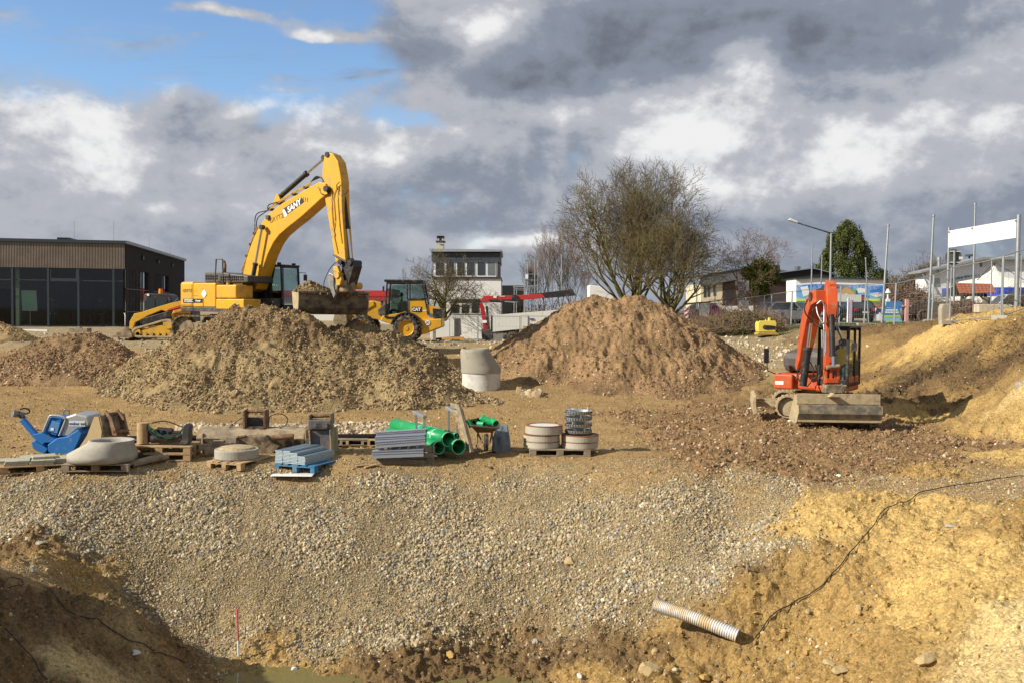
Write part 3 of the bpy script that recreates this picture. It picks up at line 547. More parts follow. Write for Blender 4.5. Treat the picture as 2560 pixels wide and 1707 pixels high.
HOSE = mat('hose_rubber', (.018, .018, .018), .5, 0, .1)
STEEL = mat('worn_steel', (.25, .245, .235), .42, .75, .2, 5, (.24, .17, .10), .25, 5)
RUST = mat('rusty_steel', (.16, .085, .045), .8, .2, .3, 6, (.30, .22, .13), .35, 5, bump=.3)
GALV = mat('galvanised_steel', (.44, .46, .47), .42, .75, .12, 6)
WHT = mat('white_paint', (.80, .80, .79), .4, 0, .04, 2)
WHTD = mat('dusty_white_paint', (.66, .66, .62), .5, 0, .06, 2, (.42, .38, .30), .12, 2)
RED = mat('red_paint', (.42, .016, .016), .4, 0, .06, 2)
PRED = mat('faded_red_paint', (.45, .035, .03), .5, 0, .08, 2, (.2, .13, .1), .12, 3)
CONC = mat('concrete', (.37, .345, .29), .85, 0, .12, 4, (.30, .28, .22), .30, 3.5, bump=.25, bscale=45)
CONCL = mat('pale_concrete', (.60, .58, .54), .85, 0, .1, 4, (.42, .38, .30), .3, 3, bump=.2)
WOOD = mat('pallet_wood', (.46, .31, .155), .8, 0, .16, 9, (.26, .19, .11), .35, 4, bump=.2)
WOODG = mat('weathered_wood', (.30, .24, .165), .85, 0, .2, 9, (.17, .13, .09), .35, 4, bump=.2)
WOODB = mat('blue_pallet_paint', (.03, .155, .30), .7, 0, .2, 6, (.19, .19, .16), .30, 6)
GLS = glass('cab_glass', (.50, .62, .58), .5)
AMB = mat('amber_plastic', (.9, .25, .01), .3)
SKIN = mat('skin', (.50, .29, .20), .6)
def zf(ox, oy, s): return lambda a, b: (ox + a / s, oy + b / s)
class Fr:
    """a machine's own frame: x forward, y left, z up, origin on the ground under it"""
    def __init__(s, C, h, z=None):
        s.C = Vector(C); s.h = R(h); s.f = Vector((math.cos(s.h), math.sin(s.h), 0)); s.l = Vector((-math.sin(s.h), math.cos(s.h), 0))
    def L(s, p, lat=0):
        v = ray(*p); o = Vector((0, 0, EYE)) - s.C; t = (lat - o.dot(s.l)) / v.dot(s.l); q = o + v * t
        return Vector((q.dot(s.f), lat, q.z))
    def xz(s, pts, lat=0): return [(s.L(p, lat).x, s.L(p, lat).z) for p in pts]
def text(s, size, pos, xd, ud, m, parent, name='lettering', shear=0, ext=.002, align='CENTER', bold=0.0):
    cu = bpy.data.curves.new('t', 'FONT'); cu.body = s; cu.size = size; cu.align_x = align; cu.align_y = 'CENTER'; cu.shear = shear; cu.extrude = ext; cu.offset = bold; cu.resolution_u = 3
    ob = bpy.data.objects.new('t', cu); col.objects.link(ob); dg = bpy.context.evaluated_depsgraph_get(); me = bpy.data.meshes.new_from_object(ob.evaluated_get(dg)); bpy.data.objects.remove(ob)
    xd = Vector(xd).normalized(); ud = Vector(ud).normalized(); n = xd.cross(ud)
    M = Matrix((xd, ud, n)).transposed().to_4x4(); M.translation = Vector(pos); me.transform(M); me.materials.clear(); me.materials.append(m)
    o = bpy.data.objects.new(name, me); col.objects.link(o); o.parent = parent; return o
def beam(mb, secs, lat0, lat1):
    """closed box beam; secs = list of ((x,z) upper, (x,z) lower) stations"""
    vs = []
    for (u, l) in secs:
        vs += [(u[0], lat0, u[1]), (u[0], lat1, u[1]), (l[0], lat1, l[1]), (l[0], lat0, l[1])]
    n = len(secs); fs = [(0, 1, 2, 3), tuple(4 * (n - 1) + i for i in (3, 2, 1, 0))]
    for i in range(n - 1):
        a = 4 * i; b = a + 4
        for k in range(4): fs.append((a + k, a + (k + 1) % 4, b + (k + 1) % 4, b + k))
    return mb.add(vs, fs)
def ram(root, a, b, r, split=.55, name='hydraulic_cylinder', m=None, rr=.55):
    a = Vector(a); b = Vector(b); c = a.lerp(b, split); d = (c - a).normalized()
    o = MB().cyl(a, c, r, n=14).cyl(c - d * r * 1.2, c, r * 1.25, n=14).build(name, m or BLK, root)
    MB().cyl(c, b, r * rr, n=10).build('piston_rod', CHR, o)
    for e_ in (a, b): MB().cyl(e_ - Vector((0, r, 0)), e_ + Vector((0, r, 0)), r * 1.1, n=12).build('rod_eye', BLK, o)
    return o
def curve_pts(pts, n=6):
    pts = [Vector(p) for p in pts]; out = []
    P_ = [pts[0] * 2 - pts[1]] + pts + [pts[-1] * 2 - pts[-2]]
    for i in range(1, len(P_) - 2):
        for k in range(n):
            t = k / n; a, b, c, d = P_[i - 1], P_[i], P_[i + 1], P_[i + 2]
            out.append(.5 * ((2 * b) + (c - a) * t + (2 * a - 5 * b + 4 * c - d) * t * t + (3 * b - a - 3 * c + d) * t ** 3))
    return out + [pts[-1]]
def track(root, L, r, w, ylat, z0=0, rz=0, shoe=.19, m=MUD, tip=0, name='track', rubber=False):
    """crawler track: stadium path, front/back wheels at +-L/2"""
    P_ = []; straight = L; peri = 2 * straight + 2 * math.pi * r; n = int(peri / shoe)
    t = empty(name, (0, 0, 0)); t.parent = root; t.rotation_euler = (0, 0, rz); t.location = Vector((-math.sin(rz) * ylat, math.cos(rz) * ylat, z0))
    sh = MB().box((0, 0, 0), (shoe * .93, w, .035)).box((shoe * .25, 0, .03), (.025, w, .035)).build('track_shoe', m, t) if not rubber else MB().box((0, 0, 0), (shoe * .96, w, .03)).box((0, 0, .025), (shoe * .5, w * .9, .03)).build('track_shoe', m, t)
    for i in range(n):
        s = peri * i / n
        if s < straight: p = (-L / 2 + s, 2 * r); a = 0
        elif s < straight + math.pi * r: q = (s - straight) / r; p = (L / 2 + r * math.sin(q), r + r * math.cos(q)); a = q
        elif s < 2 * straight + math.pi * r: p = (L / 2 - (s - straight - math.pi * r), 0); a = math.pi
        else: q = (s - 2 * straight - math.pi * r) / r; p = (-L / 2 - r * math.sin(q), r - r * math.cos(q)); a = math.pi + q
        o = sh if i == 0 else sh.copy()
        if i: col.objects.link(o); o.parent = t
        o.location = (p[0], 0, p[1]); o.rotation_euler = (0, a, 0)
    mb = MB().box((0, 0, r), (L * .92, w * .5, r * .9))
    for k in (-1, 1): mb.cyl((k * L / 2, -w * .28, r), (k * L / 2, w * .28, r), r * .86, n=20)
    nr = max(4, int(L / .42))
    for i in range(nr): mb.cyl((-L / 2 + L * (i + .5) / nr, -w * .32, r * .30), (-L / 2 + L * (i + .5) / nr, w * .32, r * .30), r * .25, n=12)
    mb.build('track_frame', MUD if not rubber else DRYMUD, t, bevel=.01)
    return t
def skinperson(name, joints, edges, mats_by, label, cat='person', root_i=0, scale=1):
    me = bpy.data.meshes.new(name); me.from_pydata([j[0] for j in joints], edges, []); me.update()
    o = bpy.data.objects.new(name, me); col.objects.link(o)
    o.modifiers.new('skin', 'SKIN'); me.skin_vertices  # layer made by the modifier
    lay = me.skin_vertices[0] if len(me.skin_vertices) else None
    return o, lay
def person(loc, rz, pose, cloth_top, cloth_leg, headm, label, hood=None, s=1.0, shoe=None):
    """one continuous skinned body; pose = dict of joints in metres (x forward, y left, z up)"""
    J = pose; names = list(J); idx = {k: i for i, k in enumerate(names)}
    ED = [('pelvis', 'waist'), ('waist', 'chest'), ('chest', 'neck'), ('neck', 'chin'), ('chin', 'head')]
    for sd_ in ('l', 'r'): ED += [('chest', sd_ + 'sho'), (sd_ + 'sho', sd_ + 'elb'), (sd_ + 'elb', sd_ + 'wri'), (sd_ + 'wri', sd_ + 'han'), ('pelvis', sd_ + 'hip'), (sd_ + 'hip', sd_ + 'kne'), (sd_ + 'kne', sd_ + 'ank'), (sd_ + 'ank', sd_ + 'toe')]
    rad = dict(pelvis=.135, waist=.125, chest=.15, neck=.055, chin=.08, head=.095, sho=.065, elb=.045, wri=.032, han=.035, hip=.085, kne=.06, ank=.045, toe=.04)
    me = bpy.data.meshes.new('person'); me.from_pydata([Vector(J[k]) * s for k in names], [(idx[a], idx[b]) for a, b in ED], [])
    import bmesh
    bm = bmesh.new(); bm.from_mesh(me); ly = bm.verts.layers.skin.verify()
    for i, v in enumerate(bm.verts):
        k = names[i]; rr = rad.get(k, rad.get(k[1:], .05)) * s; v[ly].radius = (rr, rr * (1.0 if k not in ('pelvis', 'waist', 'chest') else .85)); v[ly].use_root = (k == 'pelvis')
    bm.to_mesh(me); bm.free()
    ob = bpy.data.objects.new('tmp', me); col.objects.link(ob); ob.modifiers.new('s', 'SKIN').use_smooth_shade = True; sb = ob.modifiers.new('u', 'SUBSURF'); sb.levels = 1; sb.render_levels = 1
    m2 = bpy.data.meshes.new_from_object(ob.evaluated_get(bpy.context.evaluated_depsgraph_get())); bpy.data.objects.remove(ob)
    for m in (cloth_top, cloth_leg, headm, SKIN, shoe or BLK): m2.materials.append(m)
    z_w = J['waist'][2] * s; pos = {k: Vector(J[k]) * s for k in names}
    for p in m2.polygons:
        c = p.center; k = min(names, key=lambda q: (pos[q] - c).length)
        kk = k[1:] if k[0] in 'lr' and k[1:] in rad else k
        p.material_index = 0 if kk in ('waist', 'chest', 'sho', 'elb', 'wri', 'neck') else 1 if kk in ('pelvis', 'hip', 'kne') else 3 if kk in ('han', 'chin') else 4 if kk in ('ank', 'toe') else 2
        p.use_smooth = True
    o = bpy.data.objects.new('person', m2); col.objects.link(o); o.location = loc; o.rotation_euler = (0, 0, rz)
    h = pos['head']
    mb = MB(); mb.lathe([(.0, .10), (.07, .09), (.115, .04), (.12, -.02), (.11, -.09)], h, 14) if True else None
    mb.build('hood' if hood else 'cap', BLK, o)
    f = MB()
    for ys in (-.03, .03): f.box(h + Vector((.1, ys, -.01)), (.012, .02, .01))
    f.build('eyes', BLK, o); MB().prism([(h.x + .09, h.z), (h.x + .125, h.z - .045), (h.x + .09, h.z - .05)], -.012, .012).build('nose', SKIN, o)
    return tag(o, label, 'person')
SIT = dict(pelvis=(0, 0, .52), waist=(-.03, 0, .68), chest=(-.02, 0, .92), neck=(0, 0, 1.08), chin=(.03, 0, 1.15), head=(.03, 0, 1.25),
           lsho=(0, .19, .98), lelb=(.12, .25, .75), lwri=(.34, .2, .76), lhan=(.42, .18, .77), rsho=(0, -.19, .98), relb=(.12, -.25, .75), rwri=(.34, -.2, .76), rhan=(.42, -.18, .77),
           lhip=(.04, .1, .50), lkne=(.46, .14, .54), lank=(.52, .14, .12), ltoe=(.68, .15, .06), rhip=(.04, -.1, .50), rkne=(.46, -.14, .54), rank=(.52, -.14, .12), rtoe=(.68, -.15, .06))
STAND = dict(pelvis=(0, 0, .95), waist=(0, 0, 1.1), chest=(0, 0, 1.36), neck=(0, 0, 1.5), chin=(.03, 0, 1.58), head=(.02, 0, 1.68),
             lsho=(0, .2, 1.42), lelb=(-.03, .27, 1.14), lwri=(.06, .28, .9), lhan=(.09, .28, .8), rsho=(0, -.2, 1.42), relb=(-.03, -.27, 1.14), rwri=(.1, -.24, .95), rhan=(.14, -.22, .88),
             lhip=(0, .1, .92), lkne=(.03, .12, .5), lank=(-.02, .13, .09), ltoe=(.12, .14, .05), rhip=(0, -.1, .92), rkne=(.05, -.12, .5), rank=(.02, -.13, .09), rtoe=(.16, -.14, .05))

# ============================================================ large yellow excavator
XC = Vector((-10.95, 39.0, 0)); XC.z = gz(XC.x, XC.y) + .02
XC.z = 1.95
E1 = Fr(XC, -32); z2 = zf(420, 360, 3.136)
def e1(a, b, lat=0): return E1.L(z2(a, b), lat)
def e1p(pts, lat=0): return E1.xz([z2(*p) for p in pts], lat)
xr = empty('crawler_excavator', XC, R(-32), 'large yellow crawler excavator lifting a bucket of soil over the grey brown heap', 'excavator')
for yl in (-1.15, 1.15): track(xr, 3.45, .46, .6, yl, 0, R(22))
MB().box((0, 0, .75), (1.9, 1.5, .5), rz=R(22)).cyl((0, 0, .95), (0, 0, 1.15), .75, n=24).build('undercarriage', MUD, xr, bevel=.02)
# counterweight, rounded rear
cw = [(-1.2, -1.38), (-1.9, -1.36), (-2.25, -1.1), (-2.5, -.5), (-2.55, 0), (-2.5, .5), (-2.25, 1.1), (-1.9, 1.36), (-1.2, 1.38)]
MB().prism(cw, 1.28, 2.28, 'z').build('counterweight', YEL, xr, bevel=.10)
MB().prism([(p[0] * .995, p[1] * .995) for p in cw], 1.10, 1.27, 'z').build('counterweight_base', DGR, xr, bevel=.02)
bx = MB().span((-1.18, -1.38, 1.28), (.12, -.45, 2.22)).build('side_cover', YEL, xr, bevel=.04)
MB().span((-1.18, .45, 1.28), (.3, 1.38, 2.22)).build('side_cover', YEL, xr, bevel=.04)
MB().span((.15, -1.38, 1.62), (1.27, -.5, 2.14)).build('fuel_tank', YEL, xr, bevel=.05)
MB().span((.15, -1.385, 1.2), (1.70, -.5, 1.60)).build('tool_box', YEL, xr, bevel=.04)
MB().span((-1.18, -1.37, 1.10), (1.1, 1.3, 1.26)).build('deck_frame', DGR, xr, bevel=.02)
MB().span((-1.15, -.44, 1.28), (.6, .44, 2.1)).build('engine_bay', GRY, xr)
hood = MB().prism([(-.95, 2.24), (-.95, 2.66), (-.1, 2.66), (1.5, 2.5), (1.5, 2.24)], -1.0, .35).build('engine_hood', GRY, xr, bevel=.05)
lv = MB()
for j in range(2):
    for i in range(11): lv.span((-.02 + i * .12, -1.03, 2.33 + j * .1), (.05 + i * .12, -1.001, 2.39 + j * .1))
    for i in range(7): lv.span((-.88 + i * .1, -1.03, 2.38 + j * .1), (-.81 + i * .1, -1.001, 2.44 + j * .1))
lv.build('vent_louvres', BLK, hood, kind='stuff')
MB().tube([(-.35, -.5, 2.6), (-.35, -.5, 2.95), (-.42, -.5, 3.12)], .07, 10).build('exhaust_pipe', RUST, xr)
MB().tube([(-.02, -1.3, 1.3), (-.05, -1.25, 2.4), (-.1, -1.15, 3.15), (.2, -1.1, 3.15), (.45, -1.3, 2.3), (.75, -1.36, 1.3)], .03, 8).build('handrail', BLK, xr)
MB().cyl((.3, -.9, 2.14), (.3, -.9, 2.34), .07).cyl((.3, -.9, 2.34), (.3, -.9, 2.38), .085).build('filler_cap', YEL, xr)
MB().cyl((.02, -1.1, 2.2), (.02, -1.1, 2.3), .05).build('beacon', STEEL, xr)
mb = MB().prism([(-1.62, 1.80), (-1.46, 1.99), (-1.30, 1.80), (-1.46, 1.61)], -1.405, -1.39)
mb.v = [v + Vector((.95, 0, 0)) for v in mb.v]; mb.build('diamond_sign', WHT, xr)
INK = mat('ink_black', (.02, .02, .02), .6)
INKB = mat('ink_brown', (.16, .09, .02), .6)
text('GRYTZ', .17, (-1.52, -1.386, 1.92), (1, 0, 0), (0, 0, 1), INKB, xr)
MB().span((-1.75, -1.392, 1.44), (-.62, -1.384, 1.60)).build('stripe', BLK, xr)
text('SY235C', .15, (-1.42, -1.398, 1.52), (1, 0, 0), (0, 0, 1), WHT, xr, bold=.004)
text('Power', .11, (-.86, -1.398, 1.52), (1, 0, 0), (0, 0, 1), WHT, xr, bold=.003)
MB().span((-1.2, -1.386, 1.9), (-.85, -1.383, 1.91)).span((-1.2, -1.386, 1.72), (-.85, -1.383, 1.73)).span((-.6, -1.386, 2.0), (-.55, -1.383, 1.3)).build('panel_seam', mat('seam', (.25, .1, .02)), xr)
# cab on the left side
def cab(root, x0, x1, y0, y1, z0, z1, m=BLK, slope_=.12, post=.07):
    c = empty('cab', (0, 0, 0)); c.parent = root
    fr = MB(); xs = x1 - slope_
    for y in (y0 + post / 2, y1 - post / 2):
        fr.bar((x0 + post / 2, y, z0), (x0 + post / 2, y, z1), post, post, (1, 0, 0)); fr.bar((x1 - post / 2, y, z0 + .5), (xs, y, z1), post, post, (1, 0, 0)); fr.bar((x1 - post / 2, y, z0), (x1 - post / 2, y, z0 + .55), post, post, (1, 0, 0))
        fr.bar((x0 + (x1 - x0) * .45, y, z0), (x0 + (x1 - x0) * .42, y, z1), post, post, (1, 0, 0))
        fr.bar((x0, y, z0 + .04), (x1, y, z0 + .04), post, .1); fr.bar((x0, y, z0 + (z1 - z0) * .42), (x0 + (x1 - x0) * .45, y, z0 + (z1 - z0) * .42), post, .06)
    for x in (x0 + post / 2, xs): fr.bar((x, y0, z1 - .03), (x, y1, z1 - .03), post, .08)
    fr.bar((x1 - post / 2, y0, z0 + .08), (x1 - post / 2, y1, z0 + .08), post, .2)
    fr.build('cab_frame', m, c, bevel=.012)
    MB().span((x0 - .02, y0 - .01, z1), (xs + .08, y1 + .01, z1 + .06)).build('cab_roof', m, c, bevel=.025)
    MB().span((x0, y0 + .02, z0), (x0 + (x1 - x0) * .42, y0 + .04, z0 + (z1 - z0) * .4)).span((x0, y1 - .04, z0), (x0 + (x1 - x0) * .42, y1 - .02, z0 + (z1 - z0) * .4)).span((x0, y0, z0 - .02), (x1, y1, z0 + .02)).build('cab_panel', m, c)
    q = post
    MB().add([(x1 - .03, y0 + q, z0 + .2), (x1 - .03, y1 - q, z0 + .2), (x1 - .04, y1 - q, z0 + .5), (xs, y1 - q, z1 - .07), (xs, y0 + q, z1 - .07), (x1 - .04, y0 + q, z0 + .5)], [(0, 1, 2, 5), (5, 2, 3, 4)]).build('windscreen', GLS, c)
    for y in (y0 + .03, y1 - .03):
        MB().add([(x0 + q, y, z0 + (z1 - z0) * .44), (x0 + (x1 - x0) * .42, y, z0 + (z1 - z0) * .44), (x0 + (x1 - x0) * .40, y, z1 - .07), (x0 + q, y, z1 - .07)], [(0, 1, 2, 3)]).build('side_window', GLS, c)
        MB().add([(x0 + (x1 - x0) * .47, y, z0 + .12), (x1 - q, y, z0 + .12), (x1 - q, y, z0 + .5), (xs - q, y, z1 - .08), (x0 + (x1 - x0) * .45, y, z1 - .08)], [(0, 1, 2, 3, 4)]).build('door_window', GLS, c)
    MB().add([(x0 + .03, y0 + q, z0 + .6), (x0 + .03, y1 - q, z0 + .6), (x0 + .03, y1 - q, z1 - .08), (x0 + .03, y0 + q, z1 - .08)], [(0, 1, 2, 3)]).build('rear_window', GLS, c)
    ym = (y0 + y1) / 2; xm = x0 + (x1 - x0) * .38
    MB().span((xm - .25, ym - .24, z0 + .3), (xm + .25, ym + .24, z0 + .44)).prism([(xm - .34, z0 + .42), (xm - .2, z0 + .42), (xm - .26, z0 + 1.1), (xm - .36, z0 + 1.1)], ym - .22, ym + .22).build('seat', GRY, c, bevel=.02)
    return c
cb = cab(xr, .30, 1.98, .36, 1.36, 1.22, 2.93)
for q_ in ((1.7, .45), (1.7, 1.25), (.4, .45)): MB().box((*q_, 3.03), (.12, .1, .09)).build('work_light', BLK, cb)
MB().tube([(1.9, 1.36, 2.7), (2.1, 1.5, 2.7), (2.1, 1.5, 2.45)], .014, 5).box((2.1, 1.5, 2.5), (.05, .16, .24)).build('mirror', BLK, cb)
MB().box((1.3, .2, 1.4), (1.2, .5, .5)).box((1.1, -.1, 1.3), (1.2, 1.0, .35)).build('boom_mount', DGR, xr, bevel=.03)
# boom
up = e1p([(585, 1120), (578, 1060), (615, 900), (655, 780), (705, 665), (775, 560), (890, 470), (1000, 405), (1100, 345), (1185, 300), (1235, 310)], -.3)
lo = e1p([(640, 1165), (690, 1140), (740, 985), (780, 870), (825, 775), (870, 715), (945, 650), (1030, 585), (1130, 495), (1205, 425), (1250, 395)], -.3)
bm_ = beam(MB(), list(zip(up, lo)), -.30, .30); bo = bm_.build('boom', YEL, xr, bevel=.025)
def sidequad(pts, lat, dl): 
    q = e1p(pts, lat); return MB().prism(q, lat, lat - dl)
sp_ = sidequad([(897, 515), (1045, 420), (1070, 455), (935, 556)], -.3, .008).build('name_plate', BLK, bo)
sidequad([(897, 520), (912, 512), (937, 560), (918, 580)], -.3, .009).build('name_plate', WHT, bo)
a_ = e1(935, 540, -.312); b_2 = e1(1035, 470, -.312); mid = e1(986, 490, -.312)
text('SANY', .30, mid, b_2 - a_, Vector((-(b_2 - a_).z, 0, (b_2 - a_).x)), WHT, bo, shear=.25, bold=.012)
a_ = e1(818, 600, -.304); b_2 = e1(885, 570, -.304); text('GRYTZ', .25, e1(852, 586, -.304), b_2 - a_, Vector((-(b_2 - a_).z, 0, (b_2 - a_).x)), INKB, bo, bold=.003)
dm = MB()
for k in range(9):
    p = e1(1060 + (k % 3) * 17, 425 + (k // 3) * 11 + (k % 3) * 2, -.305); dm.box(p, (.045, .008, .03))
dm.build('dot_marks', INK, bo, kind='stuff')
# pivots and rams
MB().cyl(e1(1232, 352, -.42), e1(1232, 352, .42) * 0 + Vector((e1(1232, 352, -.42).x, .42, e1(1232, 352, -.42).z)), .11).build('pivot_pin', BLK, bo)
for lt in (-.48, .48):
    p = e1(632, 1235, -.48); q = e1(738, 655, -.48)
    ram(xr, (p.x, lt, p.z), (q.x, lt, q.z), .085, .52)
q0 = e1(875, 435, 0); q1 = e1(1228, 112, 0); ram(xr, q0 + Vector((0, 0, .08)), q1, .095, .62)
MB().prism([(q0.x - .2, q0.z - .15), (q0.x + .2, q0.z - .12), (q0.x + .04, q0.z + .18), (q0.x - .06, q0.z + .18)], -.13, .13).build('ram_bracket', YEL, bo)
# stick (dipper arm)
st = e1p([(1240, 62), (1295, 80), (1335, 140), (1352, 230), (1362, 300), (1366, 500), (1384, 760), (1396, 930), (1318, 940), (1290, 760), (1262, 600), (1232, 430), (1212, 330), (1212, 210), (1228, 90)], -.2)
so = MB().prism(st, -.22, .22).build('dipper_stick', YEL, xr, bevel=.025)
MB().cyl((st[0][0] + .08, -.26, st[0][1] - .12), (st[0][0] + .08, .26, st[0][1] - .12), .10).build('pivot_pin', BLK, so)
b0 = e1(1352, 300, 0); b1 = e1(1432, 915, 0); ram(xr, b0 + Vector((.1, 0, 0)), b1 + Vector((.02, 0, 0)), .08, .60, rr=.6)
hs = MB()
for k, pts in enumerate([[(1330, 330), (1300, 420), (1310, 600), (1300, 700), (1330, 860)], [(1285, 360), (1285, 520), (1295, 650), (1308, 720)], [(1342, 330), (1330, 420), (1345, 640), (1362, 780)]]):
    hs.tube(curve_pts([e1(*p, -.25) for p in pts], 5), .016, 6)
hs.build('hydraulic_line', YEL2, so)
hs = MB()
for k in range(5):
    hs.tube(curve_pts([e1(1120 + k * 12, 300 - k * 6, -.2 + k * .1), e1(1165 + k * 8, 255 + k * 3, -.2 + k * .08), e1(1215 + k * 6, 290, -.25 + k * .1), e1(1195 + k * 8, 380 - k * 8, -.3 + k * .1), e1(1250 + k * 3, 400 - k * 10, -.28), e1(1275, 360 - k * 5, -.27)], 5), .017, 6)
for pts in ([(1260, 395), (1210, 400), (1180, 340)], [(1380, 340), (1408, 370), (1385, 400)], [(1330, 360), (1320, 330), (1345, 300)]): hs.tube(curve_pts([e1(*p, -.3) for p in pts], 5), .015, 6)
for pts in ([(690, 690), (700, 590), (750, 545), (790, 520)], [(680, 700), (690, 560), (770, 525)], [(780, 520), (790, 480), (850, 460)], [(560, 1085), (560, 1040), (600, 1000)]): hs.tube(curve_pts([e1(*p, -.2) for p in pts], 5), .02, 6)
hs.tube(curve_pts([e1(1360, 965, -.3), e1(1330, 925, -.35), e1(1270, 980, -.4), e1(1225, 1080, -.5), e1(1222, 1150, -.5)], 6), .016, 6)
hs.build('hydraulic_hose', HOSE, bo)
hs = MB()
for j in range(3):
    o_ = j * .07
    hs.tube([e1(575 + j * 6, 1000, -.28 + o_), e1(610 + j * 6, 905, -.28 + o_), e1(655 + j * 6, 760, -.28 + o_), e1(700 + j * 6, 655, -.28 + o_)], .017, 6)
    hs.tube([e1(790, 520 - j * 7, -.28 + o_), e1(900, 443 - j * 7, -.28 + o_), e1(1000, 383 - j * 7, -.28 + o_), e1(1120, 318 - j * 7, -.28 + o_)], .017, 6)
hs.build('hydraulic_line', YEL2, bo)
cl = MB()
for a, b in ((800, 515), (870, 468), (990, 398), (1080, 345), (625, 880), (655, 790), (685, 705)): p = e1(a, b, -.2); MB().box((p.x, -.15, p.z), (.08, .3, .1)).build('hose_clamp', BLK, bo)
MB().box(e1(782, 577, -.34), (.17, .1, .16)).build('work_light', GRY, bo, bevel=.02)
# linkage, tilt coupler
lk = MB(); 
for lt in (-.27, .27):
    p = e1(1300, 872, -.27); q = e1(1405, 930, -.27); lk.bar((p.x, lt, p.z), (q.x, lt, q.z), .05, .13, (0, 1, 0))
p = e1(1395, 930, 0); q = e1(1470, 935, 0); lk.cyl((p.x, -.36, p.z), (p.x, .36, p.z), .1).cyl((q.x - .05, -.3, q.z), (q.x - .05, .3, q.z), .11)
lk.prism(e1p([(1370, 920), (1450, 915), (1462, 960), (1420, 1105), (1350, 1110), (1365, 1000)], -.2), -.24, .24).build('bucket_linkage', BLK, xr, bevel=.02)
cp = MB().prism(e1p([(1290, 965), (1325, 955), (1360, 1060), (1345, 1110), (1310, 1115), (1300, 1040)], -.45), -.45, -.3)
cp.cyl(e1(1320, 1030, -.5), e1(1320, 1030, -.5) + Vector((0, .3, 0)), .12).cyl(e1(1465, 1115, .2), e1(1465, 1115, .2) + Vector((0, .3, 0)), .13)
cp.build('tilt_coupler', YEL2, xr, bevel=.02)
MB().prism(e1p([(1262, 1010), (1300, 1030), (1300, 1120), (1315, 1180), (1300, 1210), (1270, 1130), (1245, 1060)], -.5), -.52, -.44).build('gripper_arm', STEEL, xr, bevel=.01)
MB().cyl(e1(1400, 1075, 0), e1(1400, 1160, 0), .34, n=20).build('rotator', MUD, xr, bevel=.02)
# bucket: trough with its width axis turned on the coupler
bc = e1(1290, 1160, 0); bk = empty('bucket', bc); bk.parent = xr; bk.rotation_euler = (0, 0, R(32 + 24))
def bucket_mesh(W, sec, th=.03, m=MUD, ms=None, parent=None, name='bucket_shell'):
    """sec: open profile (y,z) from cutting lip round to rear lip; x is width"""
    b = MB(); n = len(sec); c = Vector((sum(p[0] for p in sec) / n, sum(p[1] for p in sec) / n))
    inn = [(p[0] + (c.x - p[0]) * th / max(.05, (Vector(p) - c).length) * 1.6, p[1] + (c.y - p[1]) * th / max(.05, (Vector(p) - c).length) * 1.6) for p in sec]
    vs = []; fs = []
    for x in (-W / 2, W / 2):
        vs += [(x, *p) for p in sec] + [(x, *p) for p in inn]
    for i in range(n - 1): fs += [(i, i + 1, 2 * n + i + 1, 2 * n + i), (n + i + 1, n + i, 3 * n + i, 3 * n + i + 1), (i, n + i, n + i + 1, i + 1), (2 * n + i, 2 * n + i + 1, 3 * n + i + 1, 3 * n + i)]
    fs += [(0, 2 * n, 3 * n, n), (n - 1, 2 * n - 1, 4 * n - 1, 3 * n - 1)]
    b.add(vs, fs); o = b.build(name, m, parent)
    for x in (-W / 2 - th, W / 2): MB().prism(sec, x, x + th, 'x').build('side_plate', ms or m, o, bevel=.006)
    return o
sec = [(.95, .06), (.80, -.30), (.55, -.62), (.15, -.80), (-.25, -.78), (-.48, -.55), (-.52, -.25), (-.48, 0.0)]
sec = [(p[0] * .82 + .15, p[1]) for p in sec]
DKM = mat('dark_muddy_steel', (.085, .07, .055), .75, .2, .25, 3, (.24, .18, .11), .5, 3, bump=.3)
bs = bucket_mesh(2.6, sec, .035, DKM, DRYMUD, bk, 'bucket_shell')
for o_ in [bs]: o_.location = (.0, 0, -.06)
MB().box((0, -.27, -.02), (2.7, .10, .09)).box((.2, .2, .03), (.9, .55, .12)).build('bucket_rim', MUD, bk, bevel=.02)
# soil load in the bucket
rs = random.Random(3); 
nx_, ny_ = 60, 34; gxx, gyy = np.meshgrid(np.linspace(-1.28, 1.28, nx_), np.linspace(-.28, .9, ny_)); gx1, gy1 = gxx.ravel(), gyy.ravel()
hh_ = -.15 + .52 * np.exp(-((gx1 + .75) / .6) ** 2 - ((gy1 - .35) / .42) ** 2) + .30 * np.exp(-((gx1 - .45) / .5) ** 2 - ((gy1 - .35) / .4) ** 2) + .07 * fbm(gx1 * 4, gy1 * 4, 8, 4)
ld = grid_mesh('soil_load', gx1, gy1, hh_, ny_, nx_, np.repeat([[.24, .17, .09]], len(gx1), 0), M_earth); ld.location = bk.matrix_local @ Vector((0, 0, 0)) + Vector((0, 0, 0)); 
ld.matrix_world = Matrix.Translation(XC) @ Matrix.Rotation(R(-32), 4, 'Z') @ Matrix.Translation(bc) @ Matrix.Rotation(R(56), 4, 'Z')
tag(ld, 'mound of brown soil carried in the raised bucket of the yellow excavator', 'soil')
k_ = rng.integers(0, len(gx1), 900); stones('soil_clods', np.stack([gx1[k_] + rng.normal(0, .02, 900), gy1[k_], hh_[k_] + .01], 1), .02 + .05 * rng.random(900) ** 3, stone_cols(900, (.26, .19, .1), .25), parent=ld)

